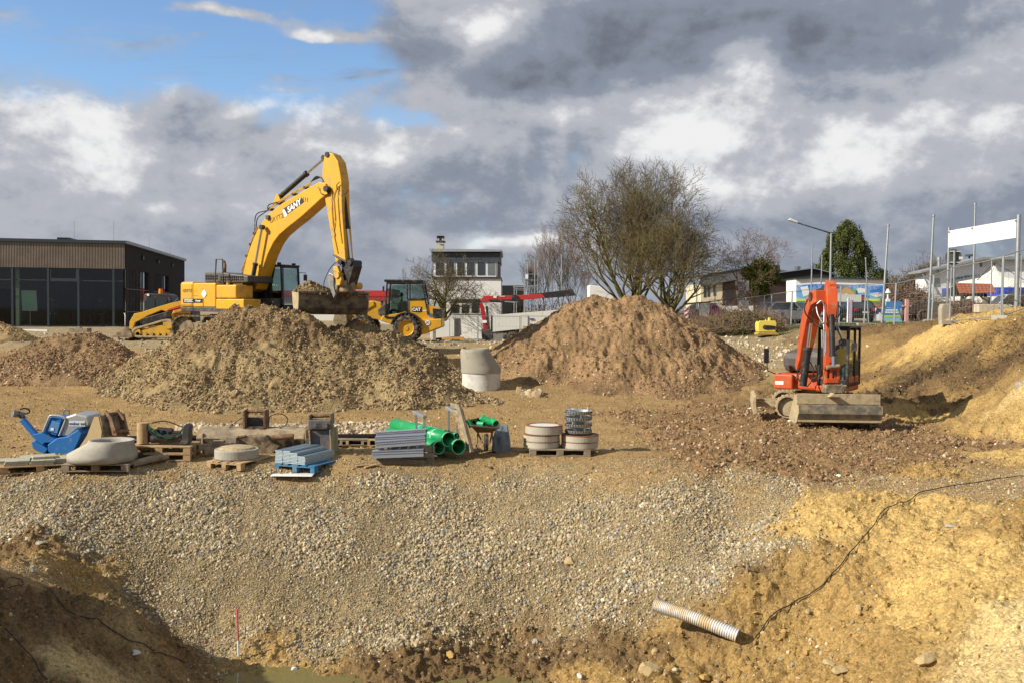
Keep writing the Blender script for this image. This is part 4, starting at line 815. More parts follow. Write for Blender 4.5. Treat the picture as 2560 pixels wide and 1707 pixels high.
# ============================================================ compact track loader
TC = at(395, 846, 43.5); TC.z = gz(TC.x, TC.y)
E2 = Fr(TC, 0); z4 = zf(280, 690, 5.6)
def e2p(pts, lat=0): return E2.xz([z4(*p) for p in pts], lat)
tl = empty('track_loader', TC, 0, 'small yellow tracked loader with black cab parked by the dark building', 'loader')
for sgn, nm in ((-1, 'near'), (1, 'far')):
    tr = e2p([(288, 790), (300, 830), (340, 856), (600, 862), (850, 862), (885, 800), (880, 690), (845, 625), (790, 602), (720, 612), (560, 660), (340, 725), (300, 750)], -.8)
    inn = e2p([(320, 790), (328, 812), (345, 830), (600, 838), (830, 838), (850, 790), (845, 700), (815, 650), (780, 632), (720, 640), (560, 688), (360, 745), (328, 765)], -.8)
    y0 = -.95 if sgn < 0 else .60; y1 = y0 + .35; b = MB(); n = len(tr)
    vs = [(p[0], y0, p[1]) for p in tr] + [(p[0], y1, p[1]) for p in tr] + [(p[0], y0, p[1]) for p in inn] + [(p[0], y1, p[1]) for p in inn]
    fs = []
    for i in range(n):
        j = (i + 1) % n; fs += [(i, j, n + j, n + i), (2 * n + i, 3 * n + i, 3 * n + j, 2 * n + j), (i, 2 * n + i, 2 * n + j, j), (n + i, n + j, 3 * n + j, 3 * n + i)]
    b.add(vs, fs); to = b.build('rubber_track', DRYMUD, tl, bevel=.015)
    MB().prism(e2p([(360, 790), (470, 745), (560, 700), (700, 690), (830, 730), (830, 810), (370, 815)], -.8), y0 + .06, y1 - .06).build('track_frame', YEL2, to, bevel=.01)
    w = MB()
    for cx_ in (375, 470, 560, 650, 740, 815): c = E2.L(z4(cx_, 812), -.8); w.cyl((c.x, y0 + .02, c.z), (c.x, y1 - .02, c.z), .09, n=14)
    for cx_, cy_, r_ in ((350, 785, .2), (795, 672, .22)): c = E2.L(z4(cx_, cy_), -.8); w.cyl((c.x, y0 + .02, c.z), (c.x, y1 - .02, c.z), r_, n=18)
    w.build('track_roller', YEL2, to)
    arm = e2p([(318, 530), (440, 505), (480, 490), (700, 420), (860, 375), (980, 350), (1080, 400), (1085, 470), (960, 420), (800, 470), (770, 500), (700, 480), (500, 560), (455, 590), (330, 650), (305, 720), (290, 750), (248, 740), (255, 640)], -.85)
    ya = -.92 if sgn < 0 else .80; MB().prism(arm, ya, ya + .12).build('lift_arm', YEL, tl, bevel=.015)
    ra = E2.L(z4(790, 485), -.85); rb = E2.L(z4(960, 440), -.85); MB().cyl((ra.x, ya + .05, ra.z), (rb.x, ya + .05, rb.z), .06).build('lift_cylinder', RED, tl)
MB().prism(e2p([(445, 590), (700, 520), (870, 470), (1120, 440), (1135, 640), (860, 640), (430, 700)], -.5), -.58, .58).build('body', BLK, tl, bevel=.03)
MB().prism(e2p([(880, 420), (1100, 440), (1105, 590), (840, 620), (830, 560)], -.6), -.62, .62).build('engine_cover', YEL, tl, bevel=.04)
text('GRYTZ', .26, E2.L(z4(1000, 560), -.64), (1, 0, 0), (0, 0, 1), INK, tl)
cbp = e2p([(450, 262), (480, 245), (760, 250), (815, 275), (850, 370), (870, 440), (700, 500), (450, 590), (440, 540)], -.5)
c2 = MB().prism(cbp, -.52, .52).build('cab', BLK, tl, bevel=.05)
MB().prism(e2p([(490, 300), (570, 292), (600, 330), (600, 440), (480, 500)], -.53), -.535, -.525).prism(e2p([(620, 290), (740, 290), (775, 340), (760, 390), (640, 440), (615, 430)], -.53), -.535, -.525).build('side_window', mat('dark_glass', (.02, .03, .03), .08, 0, .1, spec=.8), c2)
lp = E2.L(z4(683, 215), -.1); MB().cyl(lp - Vector((0, 0, .12)), lp + Vector((0, 0, .10)), .10, .085, 12).build('beacon', AMB, c2)
lp = E2.L(z4(505, 268), -.54); MB().box(lp, (.1, .02, .1)).build('light', WHT, c2)
bpf = e2p([(2, 850), (160, 735), (180, 712), (245, 745), (290, 800), (300, 862), (215, 862)], -.9)
MB().prism([bpf[0], bpf[1], bpf[2], bpf[3], bpf[4], bpf[5], bpf[6]], -1.0, 1.0).build('bucket', MUD, tl, bevel=.02)
t_s = E2.L(z4(185, 712), -.95); t_e = E2.L(z4(170, 520), -.95); MB().tube([t_s, (t_s.x, -.95, t_s.z + .5), t_e], .02, 6).build('marker_rod', WHT, tl)
for p in ((440, 300),): t_e = E2.L(z4(925, 320), -.6); MB().tube([E2.L(z4(880, 370), -.6), E2.L(z4(905, 340), -.6), t_e], .025, 6).build('mirror', BLK, tl)

# ============================================================ wheel loader
LC = at(1016, 842, 44.5); LC.z = gz(LC.x, LC.y)
E3 = Fr(LC, 0); z3 = zf(880, 560, 3.92)
def e3p(pts, lat=0): return E3.xz([z3(*p) for p in pts], lat)
wl = empty('wheel_loader', LC, 0, 'yellow wheel loader with black cab and driver, driving behind the grey brown heap', 'loader')
def wheel(root, c, r, w, lat, rim, name='wheel', lugs=22, facing=-1):
    o = empty(name, (c.x, lat, c.z)); o.parent = root
    t = MB().lathe([(r * .58, -w / 2), (r * .86, -w / 2), (r * .97, -w * .36), (r, -w * .2), (r, w * .2), (r * .97, w * .36), (r * .86, w / 2), (r * .58, w / 2)], (0, 0, 0), 36, Matrix.Rotation(R(90), 3, 'X'))
    for i in range(lugs):
        a = 2 * math.pi * i / lugs
        for s_ in (-1, 1): t.box(((r * 1.0) * math.cos(a + s_ * .07), s_ * w * .22, (r * 1.0) * math.sin(a + s_ * .07)), (r * .09, w * .5, r * .10), M=Matrix.Rotation(-a, 3, 'Y'))
    t.build('tyre', RUB, o)
    MB().lathe([(r * .60, -w * .46), (r * .60, -w * .36), (r * .42, -w * .22), (r * .2, -w * .26), (r * .16, -w * .36), (.001, -w * .36)], (0, 0, 0), 26, Matrix.Rotation(R(90) if facing > 0 else R(-90), 3, 'X')).lathe([(r * .60, w * .3), (.001, w * .3)], (0, 0, 0), 20, Matrix.Rotation(R(90), 3, 'X')).build('rim', rim, o)
    return o
for cxw in (535, 95):
    for lt in (-.8, .8):
        wc = E3.L(z3(cxw, 1040), -.8); wc.z = .60; wheel(wl, wc, .60, .42, lt, YEL)
body = e3p([(560, 790), (640, 770), (770, 800), (870, 830), (880, 930), (885, 1010), (680, 1085), (650, 1000), (600, 945), (540, 925), (480, 935), (420, 965), (395, 985), (280, 950), (300, 900), (480, 870), (560, 850)], -.5)
MB().prism(body, -.62, .62).build('rear_frame', YEL, wl, bevel=.04)
MB().prism(e3p([(630, 935), (880, 930), (885, 1010), (690, 1085)], -.85), -.86, .86).build('counterweight', YEL, wl, bevel=.05)
MB().prism(e3p([(790, 830), (875, 835), (880, 925), (795, 930)], -.66), -.67, .67).build('radiator_grille', BLK, wl, bevel=.02)
fd = MB(); wc = E3.L(z3(535, 1040), -.8)
for lt in (-1.0, .58):
    arc_ = [(wc.x + .72 * math.cos(a), .60 + .72 * math.sin(a)) for a in np.linspace(R(-5), R(165), 14)]; arc2 = [(wc.x + .66 * math.cos(a), .60 + .66 * math.sin(a)) for a in np.linspace(R(165), R(-5), 14)]
    fd.prism(arc_ + arc2, lt, lt + .42)
fd.build('mudguard', BLK, wl)
MB().prism(e3p([(130, 780), (190, 750), (290, 775), (300, 870), (310, 950), (150, 920)], -.3), -.4, .4).build('front_frame', YEL, wl, bevel=.03)
MB().prism(e3p([(-60, 900), (60, 800), (150, 765), (215, 760), (220, 800), (120, 860), (-40, 960)], -.4), -.45, -.3).prism(e3p([(-60, 900), (60, 800), (150, 765), (215, 760), (220, 800), (120, 860), (-40, 960)], -.4), .3, .45).build('lift_arm', YEL, wl, bevel=.02)
MB().prism(e3p([(-190, 960), (-170, 880), (-60, 860), (-40, 1000), (-160, 1020)], -1.0), -1.05, 1.05).build('bucket', MUD, wl, bevel=.02)
MB().prism(e3p([(255, 840), (330, 780), (345, 900), (300, 920), (260, 890)], -.5), -.6, .6).build('dashboard', GRY, wl, bevel=.03)
# cab frame of the wheel loader
cf_ = MB(); lt = -.62
def P3(a, b, lat): return E3.L(z3(a, b), -.62) * 1 + Vector((0, lat + .62, 0))
for lat in (-.62, .62):
    for seg in (((345, 575), (325, 920)), ((540, 575), (545, 900)), ((690, 580), (745, 890)), ((345, 580), (690, 575)), ((325, 915), (415, 920)), ((415, 920), (545, 860)), ((545, 740), (715, 735))):
        a = P3(*seg[0], lat); b = P3(*seg[1], lat); cf_.bar(a, b, .07, .085, (0, 1, 0))
for a_ in ((345, 580), (690, 580), (325, 915), (715, 735)): cf_.bar(P3(*a_, -.62), P3(*a_, .62), .07, .07)
cfo = cf_.build('cab_frame', BLK, wl, bevel=.01)
a = P3(315, 566, -.7); b = P3(695, 570, .7); MB().span((a.x, -.68, a.z - .02), (b.x, .68, a.z + .09)).build('cab_roof', BLK, cfo, bevel=.03)
for pts, nm in (([(360, 600), (530, 590), (530, 850), (410, 900), (345, 905)], 'door_window'), ([(555, 590), (675, 590), (705, 725), (555, 730)], 'side_window')):
    for lat in (-.61, .61): q = [P3(*p, lat) for p in pts]; MB().add(q, [tuple(range(len(q)))]).build(nm, GLS, cfo)
MB().prism(e3p([(555, 745), (715, 745), (745, 890), (600, 880), (555, 850)], -.6), -.625, -.60).build('engine_side_cover', YEL, wl, bevel=.01)
MB().prism(e3p([(455, 770), (530, 755), (530, 860), (440, 880)], -.5), -.60, .2).build('seat', GRY, wl, bevel=.03)
c_ = P3(634, 840, -.628); MB().prism([(c_.x - .21, c_.z + .12), (c_.x + .24, c_.z + .12), (c_.x + .24, c_.z - .12), (c_.x + .08, c_.z - .13), (c_.x - .21, c_.z - .10)], -.634, -.626).build('name_plate', BLK, wl)
text('CAT', .19, P3(632, 840, -.640), (1, 0, 0), (0, 0, 1), WHT, wl, bold=.01)
c_ = P3(712, 852, 0); MB().box((c_.x, -.63, c_.z), (.16, .01, .06)).build('sticker', WHTD, wl)
c_ = P3(745, 968, 0); MB().cyl((c_.x, -.885, c_.z), (c_.x, -.868, c_.z), .115, n=20).build('speed_disc', WHT, wl); text('20', .15, (c_.x, -.888, c_.z), (1, 0, 0), (0, 0, 1), INK, wl)
c_ = P3(770, 895, 0); MB().cyl((c_.x, -.64, c_.z), (c_.x, -.625, c_.z), .09, n=16).build('blue_disc', mat('blue_print', (.03, .16, .4)), wl)
c_ = P3(805, 780, -.3); MB().tube([c_ - Vector((0, 0, .3)), c_, c_ + Vector((.05, 0, .12))], .04, 8).build('exhaust_pipe', DGR, wl)
c_ = P3(385, 715, 0); MB().lathe([(.16, -.012), (.18, 0), (.16, .012)], (c_.x, 0, c_.z), 16, Matrix.Rotation(R(-40), 3, 'Y')).tube([(c_.x, 0, c_.z), (c_.x - .15, 0, c_.z - .3)], .02, 6).build('steering_wheel', BLK, wl)
c_ = P3(300, 765, -.85); MB().box(c_, (.1, .08, .12)).box((P3(312, 640, -.75)), (.08, .05, .24)).build('mirror', BLK, wl)
GRN = mat('green_overall', (.01, .075, .035), .8, 0, .2, 4)
pz = P3(470, 850, 0)
pr = person(LC + Vector((pz.x, -.05, pz.z - .52)), math.pi, {**SIT, 'lhan': (.50, .1, .92), 'rhan': (.50, -.1, .92), 'lwri': (.40, .12, .88), 'rwri': (.40, -.12, .88)}, GRN, GRN, SKIN, 'driver in green overalls and dark cap steering the yellow wheel loader')
# ============================================================ orange excavator
OC = at(2045, 1035, 28.3); OC.z = gz(OC.x, OC.y)
z6 = zf(1840, 680, 3.7333)
orx = empty('orange_excavator', OC, 0, 'orange crawler excavator facing the camera with a wide mud covered bucket lowered', 'excavator')
def o6(a, b, Y): return at(*z6(a, b), Y) - OC
HO = R(-122)
def rot(x, y, z): return Vector((math.cos(HO) * x - math.sin(HO) * y, math.sin(HO) * x + math.cos(HO) * y, z))
sub_ = empty('slew_frame', (0, 0, 0)); sub_.parent = orx; sub_.rotation_euler = (0, 0, HO)
# undercarriage turned to the left
UH = R(168)
for yl in (-.86, .86): track(orx, 1.85, .30, .45, yl, 0, UH, shoe=.115, m=DRYMUD, rubber=True)
MB().box((0, 0, .5), (1.2, 1.3, .32), rz=UH).cyl((0, 0, .6), (0, 0, .76), .48, n=20).build('undercarriage', DRYMUD, orx, bevel=.02)
bl = MB().prism([(0, .10), (.12, .05), (.16, .30), (.14, .56), (.05, .60), (.05, .3)], -1.1, 1.1); M_ = Matrix.Rotation(UH, 4, 'Z')
bl.v = [M_ @ (Vector((1.75, 0, 0)) + v) for v in bl.v]; bl.build('dozer_blade', DRYMUD, orx, bevel=.015)
arms = MB()
for yy in (-.4, .4): arms.bar(M_ @ Vector((.5, yy, .38)), M_ @ Vector((1.78, yy, .3)), .12, .16)
arms.build('blade_arm', DRYMUD, orx)
# upper structure in the slewed frame
def sbuild(mb, name, m, bevel=.03): 
    mb.v = [Matrix.Rotation(HO, 4, 'Z') @ v for v in mb.v]; return mb.build(name, m, orx, bevel=bevel)
tail = [(.7, -1.03), (-.2, -1.05), (-.7, -.92), (-1.0, -.6), (-1.15, 0), (-1.0, .6), (-.75, .95), (-.2, 1.08), (.9, 1.05)]
sbuild(MB().prism(tail, .78, 1.22, 'z'), 'counterweight', ORG, .06)
sbuild(MB().prism([(p[0] * .97 - .02, p[1] * .96) for p in tail if p[0] < .5] + [(.3, 0)], 1.23, 1.92, 'z'), 'engine_hood', GRY, .22)
sbuild(MB().span((-.6, -1.0, 1.22), (.35, -.35, 1.86)), 'tank_cover', GRY, .22)
sbuild(MB().span((.1, .18, .78), (1.15, 1.06, .95)).span((.1, -1.04, .78), (.95, -.5, 1.2)), 'deck', ORG, .04)
GLS_K = GLS; GLS = glass('clear_glass', (.88, .92, .90), .25); cb2 = cab(orx, -.42, 1.08, .22, 1.08, .95, 2.55, BLK, .10, .08); cb2.rotation_euler = (0, 0, HO); GLS = GLS_K
MB().tube([(1.08, 1.1, 2.2), (1.2, 1.25, 2.2), (1.2, 1.25, 2.05)], .014, 5).box((1.2, 1.25, 2.05), (.04, .14, .22)).build('mirror', BLK, cb2)
MB().tube([rot(.9, -1.0, 1.2), rot(1.05, -1.2, 1.3), rot(1.05, -1.22, 1.6)], .016, 5).box(rot(1.05, -1.24, 1.72), (.13, .09, .42)).build('mirror', BLK, orx)
# boom foot bracket, boom, stick (stations run from the machine out towards the camera)
def obeam(sts, name, m, w=.26, bev=.02):
    # sts: (px a, px b, depth Y, height h); beam across the picture plane w wide, h deep
    c = [o6(a, b, Y) for a, b, Y, h, w_ in sts]; vs = []; n = len(c)
    for i, p in enumerate(c):
        d = (c[min(i + 1, n - 1)] - c[max(i - 1, 0)]).normalized(); sx = Vector((1, -.12, 0)); sx = (sx - d * sx.dot(d)).normalized(); nn = d.cross(sx)
        h = sts[i][3]; w_ = sts[i][4]
        for a_, b_ in ((-1, -1), (1, -1), (1, 1), (-1, 1)): vs.append(p + sx * a_ * w_ / 2 + nn * b_ * h / 2)
    fs = [(0, 1, 2, 3), tuple(4 * (n - 1) + k for k in (3, 2, 1, 0))]
    for i in range(n - 1):
        a = 4 * i; b = a + 4
        for k in range(4): fs.append((a + k, a + (k + 1) % 4, b + (k + 1) % 4, b + k))
    return MB().add(vs, fs).build(name, m, orx, bevel=bev)
ob_ = obeam([(590, 900, 27.5, .30, .22), (630, 780, 27.35, .42, .30), (655, 640, 27.2, .52, .34), (690, 460, 27.0, .60, .36), (720, 330, 26.7, .52, .36), (755, 250, 26.3, .42, .36), (800, 230, 26.0, .34, .34)], 'boom', ORG)
os_ = obeam([(875, 120, 26.35, .30, .27), (880, 200, 26.1, .46, .28), (885, 330, 25.95, .48, .28), (870, 480, 25.9, .38, .24), (860, 700, 25.8, .30, .20), (850, 860, 25.75, .26, .17), (848, 1000, 25.7, .22, .16)], 'dipper_stick', ORG)
MB().cyl(o6(800, 235, 26.4), o6(880, 235, 26.2), .12).cyl(o6(690, 235, 26.3), o6(700, 235, 26.3), .14).build('pivot_pin', BLK, os_)
MB().prism([(o6(838, 120, 26.3).x, o6(838, 118, 26.3).z), (o6(920, 120, 26.3).x, o6(920, 118, 26.3).z), (o6(925, 160, 26.3).x, o6(925, 160, 26.3).z), (o6(832, 160, 26.3).x, o6(832, 160, 26.3).z)], o6(0, 0, 26.0).y, o6(0, 0, 26.35).y).build('stick_head', ORG, os_, bevel=.01)
def oram(a, b, r, split, m=BLK, rr=.55, parent=orx):
    a = Vector(a); b = Vector(b); c = a.lerp(b, split); d = (c - a).normalized()
    o = MB().cyl(a, c, r, n=14).cyl(c - d * r, c, r * 1.22, n=14).build('hydraulic_cylinder', m, parent); MB().cyl(c, b, r * rr, n=10).build('piston_rod', CHR if m is BLK else STEEL, o); return o
oram(o6(705, 215, 26.5), o6(845, 160, 26.4), .085, .95)                # stick ram on top
oram(o6(625, 1060, 26.7), o6(700, 480, 26.6), .10, .62, BLK, .5)       # boom ram
oram(o6(890, 400, 25.6), o6(905, 880, 25.4), .075, .80)                # bucket ram
MB().prism([(o6(835, 90, 26).x, 0)] * 0 or [(0, 0), (.1, 0), (.1, .1)], 0, .01) 
lk = MB()
for a, b in (((835, 870), (830, 1040)), ((940, 880), (950, 1030)), ((880, 900), (880, 1030))): lk.bar(o6(*a, 25.6), o6(*b, 25.55), .07, .16, (0, 1, 0))
lk.cyl(o6(820, 885, 25.5), o6(970, 885, 25.5), .07).bar(o6(835, 1010, 25.5), o6(950, 1010, 25.5), .16, .12)
lk.build('bucket_linkage', ORG, orx, bevel=.01)
MB().cyl(o6(845, 890, 25.42), o6(965, 875, 25.42), .055).cyl(o6(850, 1050, 25.5), o6(985, 1050, 25.5), .06).box(o6(915, 1085, 25.5), (.55, .35, .22)).build('quick_coupler', MUD, orx, bevel=.015)
MB().prism([(o6(a, b, 25.3).x, o6(a, b, 25.3).z) for a, b in ((840, 1160), (890, 1120), (960, 1160))], o6(0, 0, 25.1).y, o6(0, 0, 25.5).y).build('coupler_lug', DRYMUD, orx, bevel=.02)
# wide ditching bucket, its curved back to the camera
p0 = o6(575, 1150, 25.3); p1 = o6(1330, 1165, 25.3); zb = o6(900, 1440, 24.7).z; zt = p0.z; Wb = (p1 - p0).length
osec = [(.72, zb - zt + .10), (.45, zb - zt + .02), (.10, zb - zt), (-.10, zb - zt + .06), (-.24, (zb - zt) * .60), (-.22, (zb - zt) * .32), (-.05, (zb - zt) * .31), (-.03, -.06), (.02, 0.0), (.22, .0)]
GBK = mat('grey_worn_bucket', (.15, .138, .112), .6, .3, .2, 3, (.33, .26, .16), .42, 4, bump=.3)
bw_ = bucket_mesh(Wb, osec, .028, GBK, DRYMUD, orx, 'bucket_shell'); bw_.location = (p0 + p1) / 2; bw_.rotation_euler = (0, 0, R(-2))
MB().box((0, -.03, -.07), (Wb + .05, .05, .27)).box((0, .1, -.01), (Wb + .07, .3, .03)).build('bucket_rim', DRYMUD, bw_, bevel=.01)
MB().box((0, -.18, (zb - zt) * .86), (Wb + .02, .05, .05)).build('wear_strip', DRYMUD, bw_)
hz = MB()
for pts in ([(670, 260, 26.3), (640, 330, 26.2), (655, 400, 26.2), (720, 470, 26.2)], [(770, 280, 26), (720, 350, 25.9), (720, 440, 25.9), (760, 500, 25.8), (800, 520, 25.7)], [(930, 290, 25.8), (975, 340, 25.7), (965, 400, 25.7), (935, 450, 25.6)],
            [(925, 280, 25.8), (955, 330, 25.7), (950, 420, 25.6), (940, 520, 25.5), (975, 600, 25.5), (985, 650, 25.5), (950, 690, 25.5), (935, 730, 25.5)], [(800, 780, 25.5), (800, 900, 25.5), (760, 1050, 25.6)],
            [(600, 880, 27), (570, 960, 26.8), (610, 1040, 26.7)], [(680, 820, 26.8), (720, 900, 26.6), (710, 1000, 26.6), (660, 1070, 26.6)], [(700, 1000, 26.6), (760, 960, 26.5), (740, 860, 26.5)], [(560, 1000, 27), (600, 930, 27), (640, 870, 27)]):
    hz.tube(curve_pts([o6(*p) for p in pts], 6), .018, 6)
ang = [(1023 + 32 * math.cos(t), 1100 + 28 * math.sin(t)) for t in np.linspace(0, 6.28, 14)]
hz.tube([o6(a, b, 25.3) for a, b in ang], .01, 5)
hz.build('hydraulic_hose', HOSE, orx)
hz = MB()
for k, pts in enumerate([[(755, 300, 25.8), (800, 270, 25.75), (822, 330, 25.75), (820, 520, 25.6), (835, 620, 25.55)], [(750, 330, 25.8), (765, 400, 25.7), (810, 480, 25.6)], [(800, 540, 25.55), (805, 700, 25.5)], [(822, 540, 25.5), (828, 780, 25.45)], [(838, 560, 25.5), (838, 740, 25.45)], [(935, 460, 25.6), (945, 500, 25.55), (978, 570, 25.5)]]):
    hz.tube(curve_pts([o6(*p) for p in pts], 5), .019, 6)
hz.build('steel_hose', GALV, orx)
for yv, zv in ((-.55, 1.0),): sbuild(MB().span((.93, -1.0, .9), (.96, -.75, 1.0)), 'head_light', WHT, .01)
MB().box(rot(1.17, .62, .87), (.2, .1, .08)).build('head_light', WHT, orx)
YJ = mat('yellow_jacket', (.85, .60, .01), .7, 0, .08, 5)
DKG = mat('dark_green_trousers', (.012, .05, .032), .85, 0, .2, 5)
seatp = OC + rot(.50, .79, .90)
person(seatp, HO, {**SIT, 'lhan': (.48, .22, .80), 'rhan': (.48, -.22, .80)}, YJ, DKG, BLK, 'operator in bright yellow jacket and dark hood sitting in the orange excavator cab', True)

# ============================================================ storage strip
rnd = random.Random(11)
def pallet(p, rz, label, m=WOOD, L=1.2, W=.8, tilt=None, group='wooden pallets on the storage strip'):
    r = empty('pallet', p, rz, label, 'pallet', group)
    if tilt: r.rotation_euler = tilt
    for i, y in enumerate((-W / 2 + .0725, -W / 4 + .02, 0, W / 4 - .02, W / 2 - .0725)):
        w = (.145, .10, .145, .10, .145)[i]; MB().box((0, y, .133 + rnd.uniform(-.002, .002)), (L - rnd.uniform(0, .01), w, .022)).build('deck_board', m, r, bevel=.003)
    for x in (-L / 2 + .0725, 0, L / 2 - .0725):
        MB().box((x, 0, .111), (.145, W - .01, .020)).build('stringer_board', m, r)
        for y in (-W / 2 + .05, 0, W / 2 - .05): MB().box((x, y, .061), (.145 - .004, .098, .078)).build('block', m, r, bevel=.003)
    for y in (-W / 2 + .05, 0, W / 2 - .05): MB().box((0, y, .011), (L - .012, .098, .021)).build('bottom_board', m, r)
    return r
def G_(px, py): return onground(px, py)
# --- left: slabs on a pallet
p = G_(70, 1180); p1_ = pallet(p + Vector((.05, .42, .0)), R(24), 'pale wooden pallet carrying paving slabs at the left edge', L=1.4, W=.9)
A_ = p1_.location.copy(); A_.z += .146
Q = Matrix.Translation(A_) @ Matrix.Rotation(R(24), 4, 'Z')
SLAB = mat('paving_slab', (.42, .40, .32), .85, 0, .12, 5, (.27, .27, .14), .35, 5, bump=.25)
for i, (x, y, k, dx_, a) in enumerate([(-.42, -.18, 0, 0, 0), (-.42, -.18, 1, .02, 1), (.02, -.22, 0, 0, 0), (.02, -.22, 1, .03, -1), (.05, -.05, 2, 0, 6), (.42, -.1, 0, 0, 0), (.42, -.1, 1, .01, 2), (-.2, .22, 0, 0, 0), (-.2, .22, 1, .02, 2), (.3, .3, 0, 0, 1), (-.55, .25, 0, 0, -1)]):
    s_ = MB().box((0, 0, .023), (.42, .40, .045)).build('paving_slab', SLAB, None, bevel=.004)
    M_ = Q @ Matrix.Translation((x + dx_, y, k * .047)) @ Matrix.Rotation(R(a), 4, 'Z'); s_.matrix_world = M_
    tag(s_, 'grey green paving slab on the left edge pallet, ' + ['front left, lower', 'front left, upper', 'front middle, lower', 'front middle, second layer', 'front middle, single topmost', 'right end, lower', 'right end, upper', 'rear left, lower', 'rear left, upper', 'rear right corner', 'far left rear corner'][i], 'slab', 'paving slabs on the pallet')
# --- concrete eccentric cone on pallet
p = G_(255, 1172); pc_ = pallet(p + Vector((-.04, .15, .0)), R(4), 'weathered pallet under the eccentric concrete cone', WOODG, L=1.25, W=.9)
cz_ = p.z + .15; co = MB(); n = 48; vs = []
Yc = p.y + .18; c0 = at(257, 1148, Yc); rB = 83 / F * Yc; cT = at(280, 1104, Yc); rT = 54 / F * Yc
rings = [(c0.x, 0, rB), (c0.x, .13, rB), (cT.x - (cT.x - c0.x) * .15, .33, rT * 1.02), (cT.x, .385, rT * 1.02), (cT.x, .395, rT * .96), (cT.x, .35, rT * .8), (cT.x, .1, rT * .8)]
for cx_, h_, r_ in rings:
    for i in range(n): a = 2 * math.pi * i / n; vs.append((cx_ + r_ * math.cos(a), Yc + r_ * math.sin(a), cz_ + h_ + .012))
fs = [(i * n + k, i * n + (k + 1) % n, (i + 1) * n + (k + 1) % n, (i + 1) * n + k) for i in range(len(rings) - 1) for k in range(n)] + [tuple(range(n))[::-1]]
co.add(vs, fs, True).build('concrete_cone', CONC, None, label='squat eccentric concrete cone on the weathered pallet beside the compactor', cat='manhole cone')
# --- rusty bucket behind the cone
bp_ = G_(205, 1150); rb = empty('excavator_bucket', bp_ + Vector((-.05, .9, 0)), R(-30), 'dusty toothed excavator bucket lying between compactor and concrete cone', 'bucket')
TAN = mat('dusty_bucket_paint', (.35, .25, .12), .8, 0, .2, 4, (.28, .21, .14), .4, 4)
side = [(-.62, .02), (-.25, .10), (.05, .42), (.28, .82), (.42, .84), (.52, .55), (.48, .22), (.2, .02), (-.1, 0)]
for y in (-.32, .28): MB().prism(side, y, y + .04).build('side_plate', TAN, rb, bevel=.006)
MB().prism([(-.66, .0), (-.2, -.01), (.2, .0), (.50, .2), (.54, .55), (.44, .86), (.40, .84), (.49, .55), (.45, .22), (.18, .03), (-.2, .03)], -.30, .30).build('bucket_shell', MUD, rb, bevel=.006)
for y in (-.14, .14): MB().prism([(.28, .80), (.42, .95), (.62, .80), (.78, .45), (.55, .45), (.5, .75)], y - .02, y + .02).build('ear', RUST, rb, bevel=.006)
MB().cyl((.42, -.16, .86), (.42, .16, .86), .04).cyl((.7, -.16, .52), (.7, .16, .52), .04).build('pin', RUST, rb)
for i in range(4):
    y = -.27 + i * .18; MB().prism([(-.58, -.01), (-.78, .0), (-.80, .02), (-.58, .05)], y - .03, y + .03).build('tooth', STEEL, rb)
# --- blue compactor
z7 = zf(0, 980, 4.9); KC = at(150, 1136, 20.3); KC.z = gz(KC.x, KC.y)
kc = empty('plate_compactor', KC, 0, 'blue and grey vibrating plate compactor with its steering bar raised', 'compactor'); E7 = Fr(KC, 0)
BLU = mat('blue_paint', (.018, .15, .44), .45, 0, .08, 3, (.25, .2, .14), .10, 5); SIL = mat('silver_hood', (.42, .42, .41), .45, .4, .06, 3, (.35, .3, .23), .12, 5)
def k7(a, b, lat=0): return E7.L(z7(a, b), lat)
def k7p(pts, lat=0): return E7.xz([z7(*p) for p in pts], lat)
MB().prism(k7p([(590, 640), (700, 560), (830, 540), (965, 450), (1010, 500), (960, 620), (860, 800), (740, 790), (600, 730)], -.25), -.28, .5).build('base_plate', BLU, kc, bevel=.015)
MB().prism(k7p([(395, 600), (440, 590), (600, 690), (560, 750), (455, 710), (415, 680)], -.2), -.25, .55).build('base_edge', BLU, kc, bevel=.015)
MB().bar(k7(275, 330, -.1), k7(560, 660, -.1), .10, .13, (0, 1, 0)).build('steering_bar', BLU, kc, bevel=.01)
MB().prism(k7p([(455, 500), (560, 480), (740, 560), (700, 600), (600, 600), (560, 660)], 0), -.2, .4).build('frame', BLU, kc, bevel=.01)
hd = MB().prism(k7p([(735, 530), (800, 330), (790, 300), (930, 255), (1080, 290), (1105, 360), (1105, 410), (960, 450), (850, 545)], -.1), -.12, .55).build('hood', SIL, kc, bevel=.05)
MB().prism(k7p([(545, 470), (640, 290), (790, 320), (760, 420), (720, 530)], .0), -.10, .50).build('front_cover', BLU, kc, bevel=.02)
q = [k7(*p, -.13) for p in ((530, 475), (600, 310), (640, 282), (760, 295), (800, 325), (795, 360), (725, 530))]; MB().tube(curve_pts(q, 5), .022, 8).build('guard_tube', SIL, kc)
MB().prism(k7p([(640, 340), (735, 370), (700, 500), (590, 470)], -.12), -.125, -.105).build('engine_panel', mat('light_blue_paint', (.10, .25, .50), .4, 0, .05), kc)
c = k7(640, 450, -.13); MB().box(c, (.065, .01, .05)).build('sticker', WHT, kc)
q = [k7(*p, .1) for p in ((780, 285), (785, 220), (815, 212), (845, 228), (845, 290))]; MB().tube(curve_pts(q, 5), .014, 8).build('lifting_eye', STEEL, kc)
c = k7(945, 382, -.12); MB().box((c.x, -.124, c.z), (.34, .008, .11)).build('name_plate', WHTD, kc); text('weber mt', .085, (c.x, -.132, c.z), (1, 0, 0), (0, 0, 1), mat('blue_print', (.03, .12, .4)), kc, bold=.002)
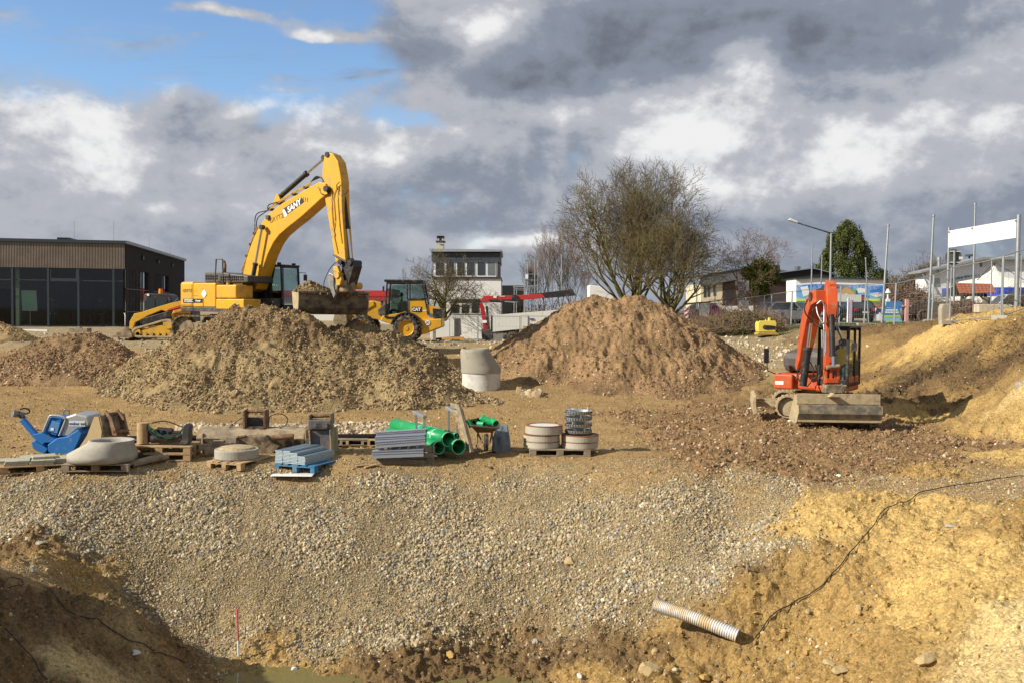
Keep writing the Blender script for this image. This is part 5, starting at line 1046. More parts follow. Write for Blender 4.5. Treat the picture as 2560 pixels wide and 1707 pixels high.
c = k7(200, 265, -.1); MB().cyl(c - Vector((.05, .06, -.02)), c + Vector((.09, .1, -.03)), .075, .06, 14).build('handle_head', STEEL, kc, bevel=.01)
q = [k7(*p) for p in ((245, 210, -.12), (300, 195, -.05), (355, 215, .05), (360, 240, .12), (320, 262, .1), (260, 250, -.02), (230, 230, -.12))]; MB().tube(curve_pts(q, 5), .016, 8).build('handlebar', BLK, kc)
MB().cyl(k7(255, 290, -.15), k7(285, 300, .0), .05).build('joint', DGR, kc)
MB().tube([k7(560, 560, -.1), k7(600, 520, -.15), k7(660, 560, -.12), k7(640, 640, -.1)], .02, 6).build('hose', HOSE, kc)
# --- two stacked pallets with the hydraulic unit
pb = G_(392, 1152); 
for k in range(2): pallet(pb + Vector((0.02, .38, k * .146)), R(3), ['lower pallet of the two stacked under the black hydraulic unit', 'upper pallet of the two stacked under the black hydraulic unit'][k], WOOD, L=1.25, W=.8)
T0 = pb + Vector((0, .38, .292)); hu = empty('hydraulic_unit', T0, 0, 'black earth auger drive with green hoses and a wooden block on stacked pallets', 'machine')
MB().cyl((-.38, -.1, .02), (-.38, -.1, .44), .12, .12, 18).build('round_block', WOOD, hu)
m_ = MB()
for i in range(4): m_.cyl((-.24 + i * .13, -.1, .05 + .03 * i % .06), (-.24 + i * .13, -.1, .33 - .02 * i), .055, n=10)
m_.cyl((-.2, -.12, .12), (.42, -.12, .14), .09, n=12).cyl((-.1, -.05, .28), (.2, -.05, .26), .07, n=12).box((.05, 0, .2), (.55, .25, .12)).build('valve_block', BLK, hu, bevel=.01)
MB().prism([(.40, .02), (.47, .40), (.52, .44), (.60, .40), (.58, .05), (.5, -.0)], -.2, .02).build('mount_bracket', DGR, hu, bevel=.015)
for k in range(3):
    q = [(-.3, -.15, .42 - k * .03), (-.1, -.22, .30 - k * .05), (.15, -.24, .14 + k * .03), (.35, -.22, .22), (.48, -.15, .38), (.55, -.1, .42)]; MB().tube(curve_pts(q, 6), .012, 6).build('hose', GRN if k < 2 else HOSE, hu)
q = [(-.25, 0, .42), (.0, .05, .46), (.3, 0, .38), (.5, -.05, .32)]; MB().tube(curve_pts(q, 6), .013, 6).build('hose', HOSE, hu)
# wooden beam on ground
a = G_(330, 1172) + Vector((0, 0, .07)); b = G_(418, 1152) + Vector((0, 0, .08)); MB().tube([a, a.lerp(b, .5) + Vector((0, -.03, .03)), b], .075, 7).build('timber_log', WOODG, None, label='bent timber log lying right of the concrete cone', cat='log')
a = G_(318, 1162) + Vector((0, .1, .07)); b = G_(362, 1152) + Vector((0, .2, .12)); MB().bar(a, b, .12, .12).build('timber_beam', mat('dark_wood', (.06, .045, .03), .9, 0, .2), None, label='short dark square timber beside the concrete cone', cat='timber')
# --- long steel sections behind
DRK = mat('dark_steel_section', (.022, .021, .024), .55, .3, .2, 2, (.16, .12, .08), .2, 3)
g0 = G_(260, 1136); Yb = 21.55
for i in range(5):
    a = at(262, 1093 + i * 6.5, Yb); b = at(955 - i * 4, 1087 + i * 7, Yb + .2); a.y += .12 * (i % 2); b.y += .12 * (i % 2)
    MB().bar(a, b, .16, .052).bar(a + Vector((0, -.085, .01)), b + Vector((0, -.085, .01)), .012, .07).build('steel_section', DRK if i % 2 == 0 else mat('brown_steel_section', (.10, .075, .06), .6, .2, .2, 2), None, bevel=.004, group='long steel sections in a stack',
        label='long dark steel section in the stack behind the buckets, layer %s from the top' % ['one', 'two', 'three', 'four', 'five'][i], cat='steel section')
for px_, nm in ((895, 'right'), (830, 'middle'), (300, 'left')):
    g = G_(px_, 1132); pp = pallet(Vector((g.x, Yb + .30, g.z - .02)), R(0), {'right': 'wooden pallet under the right end of the steel sections', 'middle': 'wooden pallet under the steel sections behind the narrow bucket', 'left': 'wooden pallet under the left end of the steel sections'}[nm], WOODG if nm != 'right' else WOOD, L=1.1)
# --- large ditching bucket
z8 = zf(460, 980, 5.113); DC = at(635, 1150, 20.6); DC.z = gz(DC.x, DC.y); E8 = Fr(DC, 0)
def k8(a, b, lat=0): return E8.L(z8(a, b), lat)
def k8p(pts, lat=0): return E8.xz([z8(*p) for p in pts], lat)
db = empty('ditching_bucket', DC, 0, 'very wide muddy tilting ditch bucket with black quick coupler frame', 'bucket')
TANM = mat('muddy_bucket_steel', (.24, .19, .13), .75, .15, .22, 3, (.40, .31, .19), .5, 3, bump=.3)
a = k8(235, 700).x; b = k8(1560, 700).x; 
dsec = [(-.45, .02), (-.30, .0), (.15, .02), (.42, .10), (.50, .30), (.40, .46), (.15, .52)]
db_s = bucket_mesh(b - a, dsec, .02, TANM, TANM, db); db_s.location = ((a + b) / 2, 0, 0)
db_s.rotation_euler = (0, 0, math.pi); 
db_s.location.y = .15
MB().prism(k8p([(230, 520), (250, 520), (250, 860), (228, 865)], -.3), -.35, .3).prism(k8p([(1545, 475), (1565, 475), (1570, 700), (1555, 700)], -.3), -.35, .3).build('end_plate', mat('tan_edge', (.42, .32, .17), .7), db, bevel=.006)
MB().prism(k8p([(415, 485), (450, 465), (1370, 445), (1390, 470), (1390, 520), (420, 530)], .3), .25, .5).build('top_beam', DGR, db, bevel=.02)
fr = MB()
for x0_, x1_ in ((770, 800), (1035, 1065)): fr.prism(k8p([(x0_, 232), (x1_, 215), (x1_ + 10, 540), (x0_ + 5, 545)], 0), -.15, .15)
fr.build('coupler_cheek', RUST, db, bevel=.01)
MB().cyl(k8(795, 245), k8(1045, 245), .035).cyl(k8(800, 460), k8(1050, 460), .035).build('coupler_pin', RUST, db)
MB().prism(k8p([(800, 320), (1030, 320), (1050, 530), (800, 530)], .05), .02, .12).prism(k8p([(830, 435), (1030, 435), (1040, 500), (835, 500)], -.1), -.12, -.04).build('coupler_plate', DGR, db, bevel=.01)
for a_ in (865, 1000): c = k8(a_, 465, -.13); MB().cyl(c, c + Vector((0, -.05, 0)), .05, n=12).build('bolt_head', RUST, db)
for q in ([(770, 320), (700, 350), (600, 430), (530, 520), (530, 555), (600, 545), (640, 490), (740, 520)], [(1080, 390), (1100, 310), (1180, 275), (1270, 285), (1325, 340), (1300, 410), (1220, 460)]):
    MB().tube(curve_pts([k8(*p, -.1) for p in q], 6), .011, 6).build('hose', HOSE, db)
MB().prism(k8p([(545, 580), (830, 545), (700, 620), (560, 640)], -.2), -.3, .1).cyl(k8(500, 630, -.3), k8(600, 600, -.3), .06).build('tilt_cylinder', RUST, db, bevel=.01)
DBR = mat('dark_brown_steel', (.075, .05, .03), .8, .1, .25, 3, (.30, .23, .14), .45, 5)
MB().prism(k8p([(830, 548), (1060, 545), (1150, 650), (1240, 690), (1100, 810), (760, 810), (640, 690), (700, 600)], -.42), -.46, -.30).build('mount_plate', DBR, db, bevel=.02)
for a_, b_2 in ((1335, 672), (1440, 655)): c = k8(a_, b_2, -.40); MB().cyl(c, c + Vector((0, .1, 0)), .07, n=16).build('drain_hole', BLK, db)
MB().cyl(k8(470, 620, -.46), k8(700, 575, -.44), .045, n=12).cyl(k8(700, 575, -.44), k8(800, 560, -.44), .03, n=10).build('tilt_cylinder', DBR, db)
MB().cyl(k8(1120, 580, -.46), k8(1400, 560, -.44), .06, n=12).build('tilt_cylinder', RUST, db)
# ring with soil on pallet in front
g = G_(570, 1170); pallet(g + Vector((.15, .45, 0)), R(70), 'pale new pallet carrying the round concrete base in front of the wide bucket', WOOD)
rc = Vector((g.x + .05, g.y + .42, g.z + .148)); MB().lathe([(.42, 0), (.43, .02), (.43, .17), (.42, .19), (.37, .19), (.36, .17), (.0, .16)], rc, 40).build('manhole_ring', CONC, None, label='round concrete base with soil on top in front of the wide bucket', cat='manhole base'); MB().lathe([(.37, .19), (.33, .225), (.2, .25), (.0, .255)], rc, 24).build('soil_fill', DRYMUD, bpy.data.objects['manhole_ring'])
a = k8(250, 760, -.9) + DC; b = k8(690, 640, -.4) + DC; tb = empty('slotted_timber', (0, 0, 0), 0, 'notched timber leaning on the round concrete base', 'timber')
MB().bar(a, b, .14, .10).build('timber_body', WOODG, tb, bevel=.006)
for k in (.08, .45, .85): c = a.lerp(b, k); MB().box(c + Vector((-.02, 0, .08)), (.22, .15, .13)).build('notch_block', WOODG, tb, bevel=.006)
# --- blue pallet with panel strips
g = G_(750, 1176); bpz = Vector((g.x + .12, g.y + .45, g.z)); pallet(bpz, R(70), 'blue painted pallet carrying pale panel strips', WOODB, L=1.2, W=.9, group=None)
PAN = mat('panel_white', (.42, .50, .53), .4, 0, .05); PANGAP = mat('panel_gap_blue', (.10, .15, .20), .5, 0, .08); PANG = mat('panel_green', (.42, .48, .34), .5, 0, .06)
Q = Matrix.Translation(bpz + Vector((0, 0, .146))) @ Matrix.Rotation(R(-22), 4, 'Z')
for cI in range(4):
    for k in range((9, 9, 8, 6)[cI]):
        s_ = MB().box((0, 0, .012), (.168, 1.05, .019)).mat(1).box((0, 0, .0245), (.160, 1.04, .006)).build('panel_strip', [PAN, PANGAP], None)  # thin bluish layer, darkened to stand in for the shaded gap between strips
        s_.matrix_world = Q @ Matrix.Translation((-.38 + cI * .175 + rnd.uniform(-.004, .004), -.02 + rnd.uniform(-.01, .01), k * .028))
        tag(s_, 'pale panel strip on the blue pallet, %s column, %s layer from the bottom' % (('leftmost', 'second', 'third', 'rightmost')[cI], ('first', 'second', 'third', 'fourth', 'fifth', 'sixth', 'seventh', 'eighth', 'ninth')[k]), 'panel strip', 'panel strips on the blue pallet')
MB().box((0, 0, .004), (.8, .6, .006)).build('white_sheet', WHT, None, label='white plastic sheet lying under the blue pallet', cat='sheet', loc=G_(735, 1184))
# --- narrow bucket
NC = at(802, 1146, 20.2); NC.z = gz(NC.x, NC.y); E9 = Fr(NC, 0)
nb = empty('narrow_bucket', NC, 0, 'narrow upright grey trenching bucket with quick coupler beside the blue pallet', 'bucket')
def k9p(pts, lat=0): return E9.xz([z8(*p) for p in pts], lat)
def k9(a, b, lat=0): return E9.L(z8(a, b), lat)
GST = mat('grey_scraped_steel', (.13, .13, .14), .5, .3, .2, 3, (.22, .14, .08), .4, 4)
MB().prism(k9p([(1612, 480), (1875, 475), (1890, 830), (1640, 830)], -.2), -.22, .35).build('bucket_back', GST, nb, bevel=.02)
MB().prism(k9p([(1600, 480), (1620, 480), (1650, 850), (1630, 850)], -.2), -.3, .5).prism(k9p([(1868, 470), (1885, 470), (1905, 850), (1885, 850)], -.2), -.3, .5).build('side_plate', TANM, nb, bevel=.006)
MB().prism(k9p([(1590, 350), (1885, 350), (1892, 470), (1592, 475)], -.2), -.25, .0).build('coupler_plate', GST, nb, bevel=.02)
MB().prism(k9p([(1590, 290), (1610, 290), (1612, 440), (1590, 440)], -.2), -.2, .1).prism(k9p([(1860, 275), (1885, 275), (1890, 420), (1868, 420)], -.2), -.2, .1).build('coupler_cheek', GST, nb, bevel=.008)
MB().cyl(k9(1600, 305), k9(1870, 295), .04).build('coupler_pin', RUST, nb)
for a_ in (1668, 1805): c = k9(a_, 422, -.25); MB().cyl(c, c + Vector((0, -.05, 0)), .055, n=14).build('bolt_head', STEEL, nb)
MB().box(k9(1735, 430, -.27), (.33, .05, .12)).build('bolt_plate', DGR, nb)
mb = MB(); mb.bar(k9(1560, 600), k9(1610, 600), .2, .03)
for i in range(5): mb.bar(k9(1565, 600 + i * 26, -.1), k9(1610, 600 + i * 26, -.1), .03, .03)
mb.build('ladder_step', STEEL, nb)
# --- grey channels on leaning pallet
z9 = zf(880, 980, 5.113); CC = at(1005, 1172, 19.4); CC.z = gz(CC.x, CC.y); EA = Fr(CC, 0)
def ka(a, b, lat=0): return EA.L(z9(a, b), lat) + CC
pallet(CC + Vector((.02, .25, -.01)), 0, 'wooden pallet tipped on its long side under the grey drainage channels', WOODG, tilt=(R(62), R(4), R(5)))
pallet(CC + Vector((.10, .75, .02)), 0, 'wooden pallet lying flat behind the tipped pallet', WOODG, tilt=(R(8), R(2), R(8)))
CH = mat('galvanised_channel', (.34, .37, .43), .45, .35, .05, 4)
def channel(a, b, h, lab, d=.16):
    r = empty('drainage_channel', (0, 0, 0), 0, lab, 'drainage channel', 'grey drainage channels'); a = Vector(a); b = Vector(b); dr = (b - a).normalized(); up = Vector((0, 0, 1)); L_ = (b - a).length
    MB().bar(a + up * h * .5, b + up * h * .5, .012, h * .96).bar(a + Vector((0, d / 2, h)), b + Vector((0, d / 2, h)), d, .012).bar(a + Vector((0, d / 2, .006)), b + Vector((0, d / 2, .006)), d, .012).bar(a + Vector((0, d, h * .5)), b + Vector((0, d, h * .5)), .012, h).build('channel_body', CH, r)
    sl = MB(); n = int(L_ / .032)
    for i in range(n): c = a + dr * (L_ * (i + .5) / n) + up * h * .86; sl.box(c + Vector((0, -.0085, 0)), (.012, .004, h * .16))
    sl.build('drain_slot', BLK, r, kind='stuff'); MB().bar(a + up * h * .62 - Vector((0, .01, 0)), b + up * h * .62 - Vector((0, .01, 0)), .012, h * .10).bar(a + up * h * .1 - Vector((0, .012, 0)), b + up * h * .1 - Vector((0, .012, 0)), .012, h * .14).build('rib', CH, r)
    for p_ in (a, b): MB().box(p_ + Vector((0, d / 2, h / 2)), (.012, d, h)).build('end_cap', CH if p_ is a else BLK, r)
channel(ka(255, 845, -.1), ka(915, 820, -.1), .145, 'lowest grey slotted drainage channel resting on the tipped pallet')
channel(ka(300, 715, -.1), ka(940, 668, -.1), .13, 'grey slotted drainage channel third from the top of the pile')
channel(ka(295, 640, -.02), ka(935, 610, -.02), .11, 'grey slotted drainage channel second from the top of the pile')
channel(ka(310, 570, .06), ka(945, 530, .06), .09, 'topmost grey slotted drainage channel of the pile')
for k in range(5): MB().box(ka(385 + k * 113, 735, .02), (.05, .16, .13)).build('spacer_block', CH, None, label='small grey spacer under the drainage channels, %s from the left' % ['first', 'second', 'third', 'fourth', 'fifth'][k], cat='spacer')
for a_, b_ in (((50, 975), (335, 945)), ((160, 985), (300, 955))): pa = G_(*z9(*a_)); pb2 = G_(*z9(*b_)); MB().bar(pa + Vector((0, 0, .02)), pb2 + Vector((0, 0, .04)), .07, .02).build('loose_lath', WOOD, None, label=('longer thin' if a_[0] == 50 else 'shorter thin') + ' wooden lath lying left of the tipped pallet', cat='lath')
# --- green pipes
PG = mat('green_pipe', (.012, .33, .11), .32, 0, .05, 2, (.2, .22, .12), .08, 4); PGR = mat('pipe_rim', (.16, .50, .30), .4)
def pipe(px, py, r, Y0, dxy, L, lab, rim=PGR):
    c = at(px, py, Y0); d = Vector((dxy[0], dxy[1], 0)).normalized(); e = c + d * L
    rM = d.to_track_quat('Z', 'Y').to_matrix(); o = MB().lathe([(r * .93, 0), (r, 0), (r, L), (r * .93, L), (r * .93, 0)], c, 36, rM).build('green_pipe', PG, None, label=lab, cat='pipe', group='green drainage pipes'); o.data.polygons.foreach_set('use_smooth', [True] * len(o.data.polygons))
    MB().lathe([(r * .92, -.004), (r * 1.012, -.004), (r * 1.012, .03), (r * .92, .03), (r * .92, -.004)], c, 36, rM).lathe([(r * 1.005, .55), (r * 1.03, .56), (r * 1.03, .62), (r * 1.005, .63)], c, 36, rM).lathe([(r * 1.005, 1.3), (r * 1.03, 1.31), (r * 1.03, 1.36), (r * 1.005, 1.37)], c, 36, rM).build('socket_rim', PGR if True else PG, o)
    return o
dv = (-1.0, 1.75)
zz = lambda a, b: z9(a, b)
pipe(*zz(1112, 705), .135, 19.75, dv, 2.6, 'lower left green plastic pipe of the stack of pipes')
pipe(*zz(1235, 600), .150, 19.8, dv, 2.8, 'upper green plastic pipe lying on the two lower ones')
pipe(*zz(1365, 695), .155, 19.8, dv, 2.4, 'lower right green plastic pipe of the stack of pipes')
pipe(*zz(1335, 562), .075, 20.5, dv, 2.2, 'thin green plastic pipe behind the upper large pipe')
pipe(*zz(1150, 560), .135, 21.3, dv, 1.6, 'far green plastic pipe mostly hidden behind the stack')
# trestles
def trestle(pts, Y, lab):
    r = empty('steel_trestle', (0, 0, 0), 0, lab, 'trestle'); a, b, fa, fb = [at(*z9(*p), Y + dy_) for p, dy_ in zip(pts, (0.25, 0, 0.25, 0))]
    for p, q in ((a, fa), (b, fb)):
        q = Vector((q.x, q.y, gz(q.x, q.y))); MB().bar(p, q, .045, .045, (0, 1, 0)).build('leg', GALV, r)
    MB().bar(a.lerp(b, -.25), a.lerp(b, 1.08), .10, .06).build('top_bar', GALV, r, bevel=.005)
trestle([(820, 260), (925, 310), (838, 490), (925, 490)], 20.4, 'galvanised steel trestle behind the grey channels')
trestle([(1240, 205), (1350, 265), (1243, 470), (1350, 530)], 20.6, 'galvanised steel trestle beside the leaning board')
# formwork board
fb_ = empty('formwork_panel', (0, 0, 0), 0, 'wooden formwork panel with cross battens leaning beside the green pipes', 'panel')
q = [at(*z9(a, b), Y) for a, b, Y in ((1285, 160, 20.7), (1395, 190, 20.3), (1545, 765, 19.9), (1430, 700, 20.3))]
nrm = (q[1] - q[0]).cross(q[3] - q[0]).normalized(); vs = q + [p + nrm * .03 for p in q]
MB().add(vs, [(0, 1, 2, 3), (7, 6, 5, 4), (0, 4, 5, 1), (1, 5, 6, 2), (2, 6, 7, 3), (3, 7, 4, 0)]).build('board', WOOD, fb_)
MB().bar(q[1] + nrm * -.05, q[2] + nrm * -.05, .05, .12).build('edge_batten', WOODG, fb_); MB().bar(q[0] + nrm * -.03, q[1] + nrm * -.03, .04, .10).build('edge_batten', WOODG, fb_)
for k in (.22, .38, .54, .70): MB().bar(q[0].lerp(q[3], k) - nrm * .02, q[1].lerp(q[2], k) - nrm * .02, .02, .035).build('cross_batten', WOODG, fb_)
# wheelbarrow
WC = at(1208, 1122, 20.3); WC.z = gz(WC.x, WC.y); wb = empty('wheelbarrow', WC, 0, 'rusty muddy wheelbarrow filled with green pipe fittings', 'wheelbarrow'); EB = Fr(WC, 0)
def kb(a, b, lat=0): return EB.L(z9(a, b), lat)
tray = [kb(1520, 400), kb(1880, 435), kb(1790, 500), kb(1600, 500)]
vs = []
for p, dy_ in zip(tray, (0, 0, 0, 0)):
    for y in (-.32, .42): vs.append(Vector((p.x, y * (1 if p in tray[:2] else .6), p.z)))
MB().add([vs[0], vs[2], vs[4], vs[6], vs[1], vs[3], vs[5], vs[7]], [(0, 1, 2, 3), (7, 6, 5, 4), (0, 3, 7, 4), (3, 2, 6, 7), (2, 1, 5, 6)]).build('tray', RUST, wb)
MB().tube([vs[0], vs[2], vs[3], vs[1], vs[0]], .018, 6).build('tray_rim', STEEL, wb)
w = empty('wheel', kb(1715, 640, -.25)); w.parent = wb; MB().lathe([(.11, -.045), (.17, -.045), (.19, 0), (.17, .045), (.11, .045)], (0, 0, 0), 20, Matrix.Rotation(R(90), 3, 'Y')).build('tyre', RUB, w); MB().cyl((-.05, 0, 0), (.05, 0, 0), .11, n=14).build('rim', DRYMUD, w)
mb = MB()
for s_ in (-1, 1): mb.tube([kb(1715 + s_ * 50, 640, -.25), kb(1700 + s_ * 90, 520, .1), kb(1700 + s_ * 120, 470, .8)], .018, 6); mb.tube([kb(1700 + s_ * 90, 510, .35), kb(1700 + s_ * 110, 700, .45)], .016, 6)
mb.build('frame', MUD, wb)
for k, (a, b, c, d, r_, nm) in enumerate([((1560, 380), (1600, 410), -.15, 0, .055, 'dark left'), ((1660, 330), (1790, 385), -.1, -.15, .075, 'large upper'), ((1610, 400), (1690, 410), -.2, -.28, .055, 'short middle'), ((1790, 360), (1840, 400), -.15, -.28, .065, 'round right'), ((1640, 350), (1700, 300), .1, .1, .045, 'topmost'), ((1480, 350), (1530, 440), -.1, -.1, .05, 'leftmost hanging'), ((1530, 380), (1640, 360), .1, .2, .06, 'rear')]):
    p_ = kb(*a, c) + WC; q_ = kb(*b, d) + WC; dd = q_ - p_; L_ = dd.length; rM = dd.to_track_quat('Z', 'Y').to_matrix()
    o = MB().lathe([(r_ * .88, 0), (r_, 0), (r_, L_ * .7), (r_ * 1.15, L_ * .72), (r_ * 1.15, L_), (r_ * .95, L_), (r_ * .88, 0)], p_, 18, rM).build('pipe_fitting', PG if k not in (0, 6) else GRN, None, label=nm + ' green pipe fitting in the wheelbarrow', cat='fitting', group='green pipe fittings')
# tarp-covered stack
tp = [at(*z9(a, b), Y) for a, b, Y in ((1870, 410, 21.4), (1985, 410, 21.4), (2035, 560, 20.9), (2030, 680, 20.9), (1800, 665, 20.6), (1790, 520, 20.9))]
zt_ = tp[0].z; x0_, x1_ = tp[5].x, tp[3].x; gX, gY = np.meshgrid(np.linspace(x0_, x1_, 40), np.linspace(20.45, 21.7, 36)); u = (gX - x0_) / (x1_ - x0_); v = (gY - 20.45) / 1.25
top = zt_ - .02 - .12 * np.clip(u - .8, 0, 1) * 5 * .3; ed = np.minimum(np.minimum(u, 1 - u) * 5, np.minimum(v * 2.4, (1 - v) * 5)); g0_ = gz(x0_, 21)
hz_ = g0_ + (top - g0_) * np.clip(ed, 0, 1) ** .6 + .035 * fbm(gX * 5, gY * 3, 61, 3) + .02 * np.sin(gX * 30 + 4 * gY)
tr_ = grid_mesh('tarpaulin', gX.ravel(), gY.ravel(), hz_.ravel(), 36, 40, np.repeat([[.10, .12, .13]], 36 * 40, 0), mat('tarp_sheet', (.10, .125, .135), .38, 0, .15, 3, (.3, .26, .2), .15, 4, spec=.6)); tag(tr_, 'dark grey tarpaulin draped over a low pile behind the wheelbarrow', 'tarpaulin')
# --- rings and dirt trays
zA = zf(1240, 980, 4.704); RC = at(1398, 1160, 20.1); RC.z = gz(RC.x, RC.y)
pallet(RC + Vector((0, .38, 0)), R(2), 'pallet carrying rusty rimmed concrete rings and galvanised trays', WOODG, L=1.28, W=.85)
RIN = mat('ring_concrete', (.44, .41, .34), .85, 0, .1, 4, (.34, .27, .17), .35, 4, bump=.3); RR = mat('ring_rust', (.24, .10, .04), .85, 0, .3, 8)
zb_ = RC.z + .148; Yr = RC.y + .36
rings_ = [(535, 0, .375, 'bottom ring of the left stack'), (533, .138, .375, 'middle ring of the left stack'), (560, .290, .385, 'top ring of the left stack, closed with a white disc'), (982, 0, .380, 'bottom ring of the right stack under the trays'), (985, .138, .385, 'upper ring of the right stack under the trays')]
for a, dz_, r_, lb in rings_:
    c = at(*zA(a, 740), Yr); c.z = zb_ + dz_; r_ *= 1.02; H_ = .125 if dz_ < .28 else .165
    o = MB().lathe([(r_ * .7, 0), (r_, 0), (r_ * 1.01, .02), (r_, H_), (r_ * .72, H_), (r_ * .7, 0)], c, 44).build('concrete_ring', RIN, None, label='concrete ring with rusty edge, ' + lb, cat='concrete ring', group='concrete adjusting rings')
    MB().lathe([(r_ * .84, H_ - .005), (r_ * 1.004, H_ - .005), (r_ * 1.004, H_ + .014), (r_ * .82, H_ + .014), (r_ * .82, H_ - .005)], c, 44).build('iron_rim', RR, o)
    if dz_ > .28: MB().cyl(c + Vector((0, 0, H_ - .02)), c + Vector((0, 0, H_ + .004)), r_ * .82, n=36).build('foam_disc', WHTD, o)
for k in range(4):
    c = at(*zA(965, 740), Yr); c.z = zb_ + .285 + k * .135; r_ = .285; c.x += (0, .004, -.006, .0)[k]
    o = empty('dirt_tray', c, R(k * 37), 'galvanised slotted manhole tray, %s of the stack of four' % ['lowest', 'second from bottom', 'third from bottom', 'topmost'][k], 'tray', 'galvanised manhole trays')
    MB().lathe([(.0, .012), (r_ * .9, .012), (r_ * .98, .03), (r_, .085), (r_ * 1.02, .09), (r_ * .985, .085), (r_ * .96, .035)], (0, 0, 0), 40).build('tray_bowl', GALV, o)
    sl = MB()
    for i in range(30): t = 2 * math.pi * i / 30; sl.box((r_ * .998 * math.cos(t), r_ * .998 * math.sin(t), .058), (.010, .016, .034), rz=t)
    sl.build('tray_slot', BLK, o, kind='stuff')
    for i in range(4): t = math.pi / 2 * i + .4; MB().bar((r_ * 1.0 * math.cos(t), r_ * math.sin(t), .08), (r_ * 1.02 * math.cos(t), r_ * 1.02 * math.sin(t), .145), .03, .012, (math.cos(t), math.sin(t), 0)).build('lug', GALV, o)
    MB().tube([(r_ * .95 * math.cos(t), r_ * .95 * math.sin(t), .09 + .05 * abs(math.cos(t * 1.5))) for t in np.linspace(.3, 2.6, 12)], .006, 5).build('wire_handle', GALV, o)
# --- leaning concrete cone at heap
pc = at(1200, 960, 34.6); zg = gz(pc.x, pc.y); h1 = at(1200, 922, 34.6).z - zg
rb_ = 49 / F * 34.6; top_ = at(1188, 871, 34.6)
o = MB().cyl((pc.x + .04, 34.6, zg - .25), (pc.x + .04, 34.6, zg + h1 - .12), rb_ * .97, rb_ * .98, 40).build('concrete_shaft_ring', CONCL, None, label='pale concrete shaft ring standing at the foot of the largest heap', cat='concrete ring')
vs = []; n = 44; base_c = Vector((pc.x + .03, 34.6, zg + h1 - .12)); 
for cx_, zz_, r_ in ((base_c.x, base_c.z, rb_ * 1.02), (base_c.x, base_c.z + .16, rb_ * 1.02), (top_.x, top_.z - .12, rb_ * .76), (top_.x, top_.z, rb_ * .72), (top_.x, top_.z, rb_ * .60), (top_.x, top_.z - .4, rb_ * .58)):
    for i in range(n): a = 2 * math.pi * i / n; vs.append((cx_ + r_ * math.cos(a), 34.6 + r_ * math.sin(a), zz_ + (.015 * math.cos(a) if zz_ > base_c.z + .2 else 0)))
MB().add(vs, [(i * n + k, i * n + (k + 1) % n, (i + 1) * n + (k + 1) % n, (i + 1) * n + k) for i in range(5) for k in range(n)], True).build('shaft_cone', mat('darker_concrete', (.33, .30, .235), .9, 0, .1, 2, (.24, .21, .16), .3, 2, bump=.2), None, label='tall tapered concrete cone on the pale ring at the foot of the largest heap', cat='manhole cone')

# ============================================================ foreground pieces
# corrugated pipe
zB = zf(1660, 1100, 2.583)
a = at(1637, 1511, 14.9); b = at(1728, 1540, 14.6); c = at(1845, 1588, 14.25)
pts = curve_pts([a, b, c], 30); mb = MB(); vs = []; n = 20; L_ = len(pts)
for i in range(L_ * 3 - 2):
    t = i / 3; i0 = min(int(t), L_ - 2); p = pts[i0].lerp(pts[i0 + 1], t - i0); d = (pts[min(i0 + 1, L_ - 1)] - pts[max(i0 - 1, 0)]); q = d.to_track_quat('Z', 'Y').to_matrix(); r_ = .098 + .008 * math.sin(i * 1.45)
    for k in range(n): an_ = 2 * math.pi * k / n; vs.append(p + q @ Vector((r_ * math.cos(an_), r_ * math.sin(an_), 0)))
m_ = L_ * 3 - 2
CPV = mat('pipe_silver_mud', (.62, .64, .66), .4, .2, .06, 3, (.52, .36, .15), .45, 2.6)
mb.add(vs, [(i * n + k, i * n + (k + 1) % n, (i + 1) * n + (k + 1) % n, (i + 1) * n + k) for i in range(m_ - 1) for k in range(n)], True)
mb.build('corrugated_pipe', CPV, None, label='silver corrugated pipe smeared with ochre mud sticking out of the sand bank', cat='pipe')
# ranging pole in the puddle
a = at(593, 1521, 15.0); e_ = Vector((a.x + .06, 15.0, a.z - 2.0)); PNK = mat('pole_red', (.62, .12, .13), .5)
rp = empty('ranging_pole', e_, 0, 'red and white ranging pole standing in the puddle', 'pole'); dd = (Vector(a) - e_)
for k in range(4): MB().cyl(dd * (k / 4), dd * ((k + 1) / 4), .0145, n=10).build('pole_section', PNK if k % 2 else WHT, rp)
# cables
def cable(pts, r, lab, name='cable', m=HOSE, lift=.015):
    P_ = []
    for i in range(len(pts) - 1):
        for k in range(10): t = k / 10; P_.append((pts[i][0] * (1 - t) + pts[i + 1][0] * t, pts[i][1] * (1 - t) + pts[i + 1][1] * t))
    P_.append(pts[-1]); W = []
    for i, p in enumerate(P_): x, y = bhit(*p); W.append(Vector((x, y, gz(x, y) + lift)))
    for _ in range(3): W = [W[0]] + [(W[i - 1] + W[i] * 2 + W[i + 1]) / 4 + Vector((0, 0, .003)) for i in range(1, len(W) - 1)] + [W[-1]]
    MB().tube(W, r, 6).build(name, m, None, label=lab, cat='cable')
cable([(1888, 1610), (1925, 1560), (2000, 1500), (2060, 1475), (2110, 1425), (2170, 1340), (2205, 1300), (2255, 1260), (2300, 1232), (2400, 1218), (2480, 1202), (2559, 1192)], .009, 'black cable running down the sand bank on the right', lift=.03)
cable([(110, 1480), (160, 1525), (230, 1555), (275, 1575), (330, 1610), (400, 1640), (465, 1652)], .007, 'black cable running down the dark slope at lower left', lift=.03)
cable([(10, 1580), (60, 1630), (100, 1680), (120, 1706)], .007, 'black cable at the lower left corner of the pit', lift=.03)
cable([(2, 1475), (20, 1450), (50, 1447), (60, 1460), (20, 1470)], .007, 'loose black cable loop lying on the lit ledge at far left')
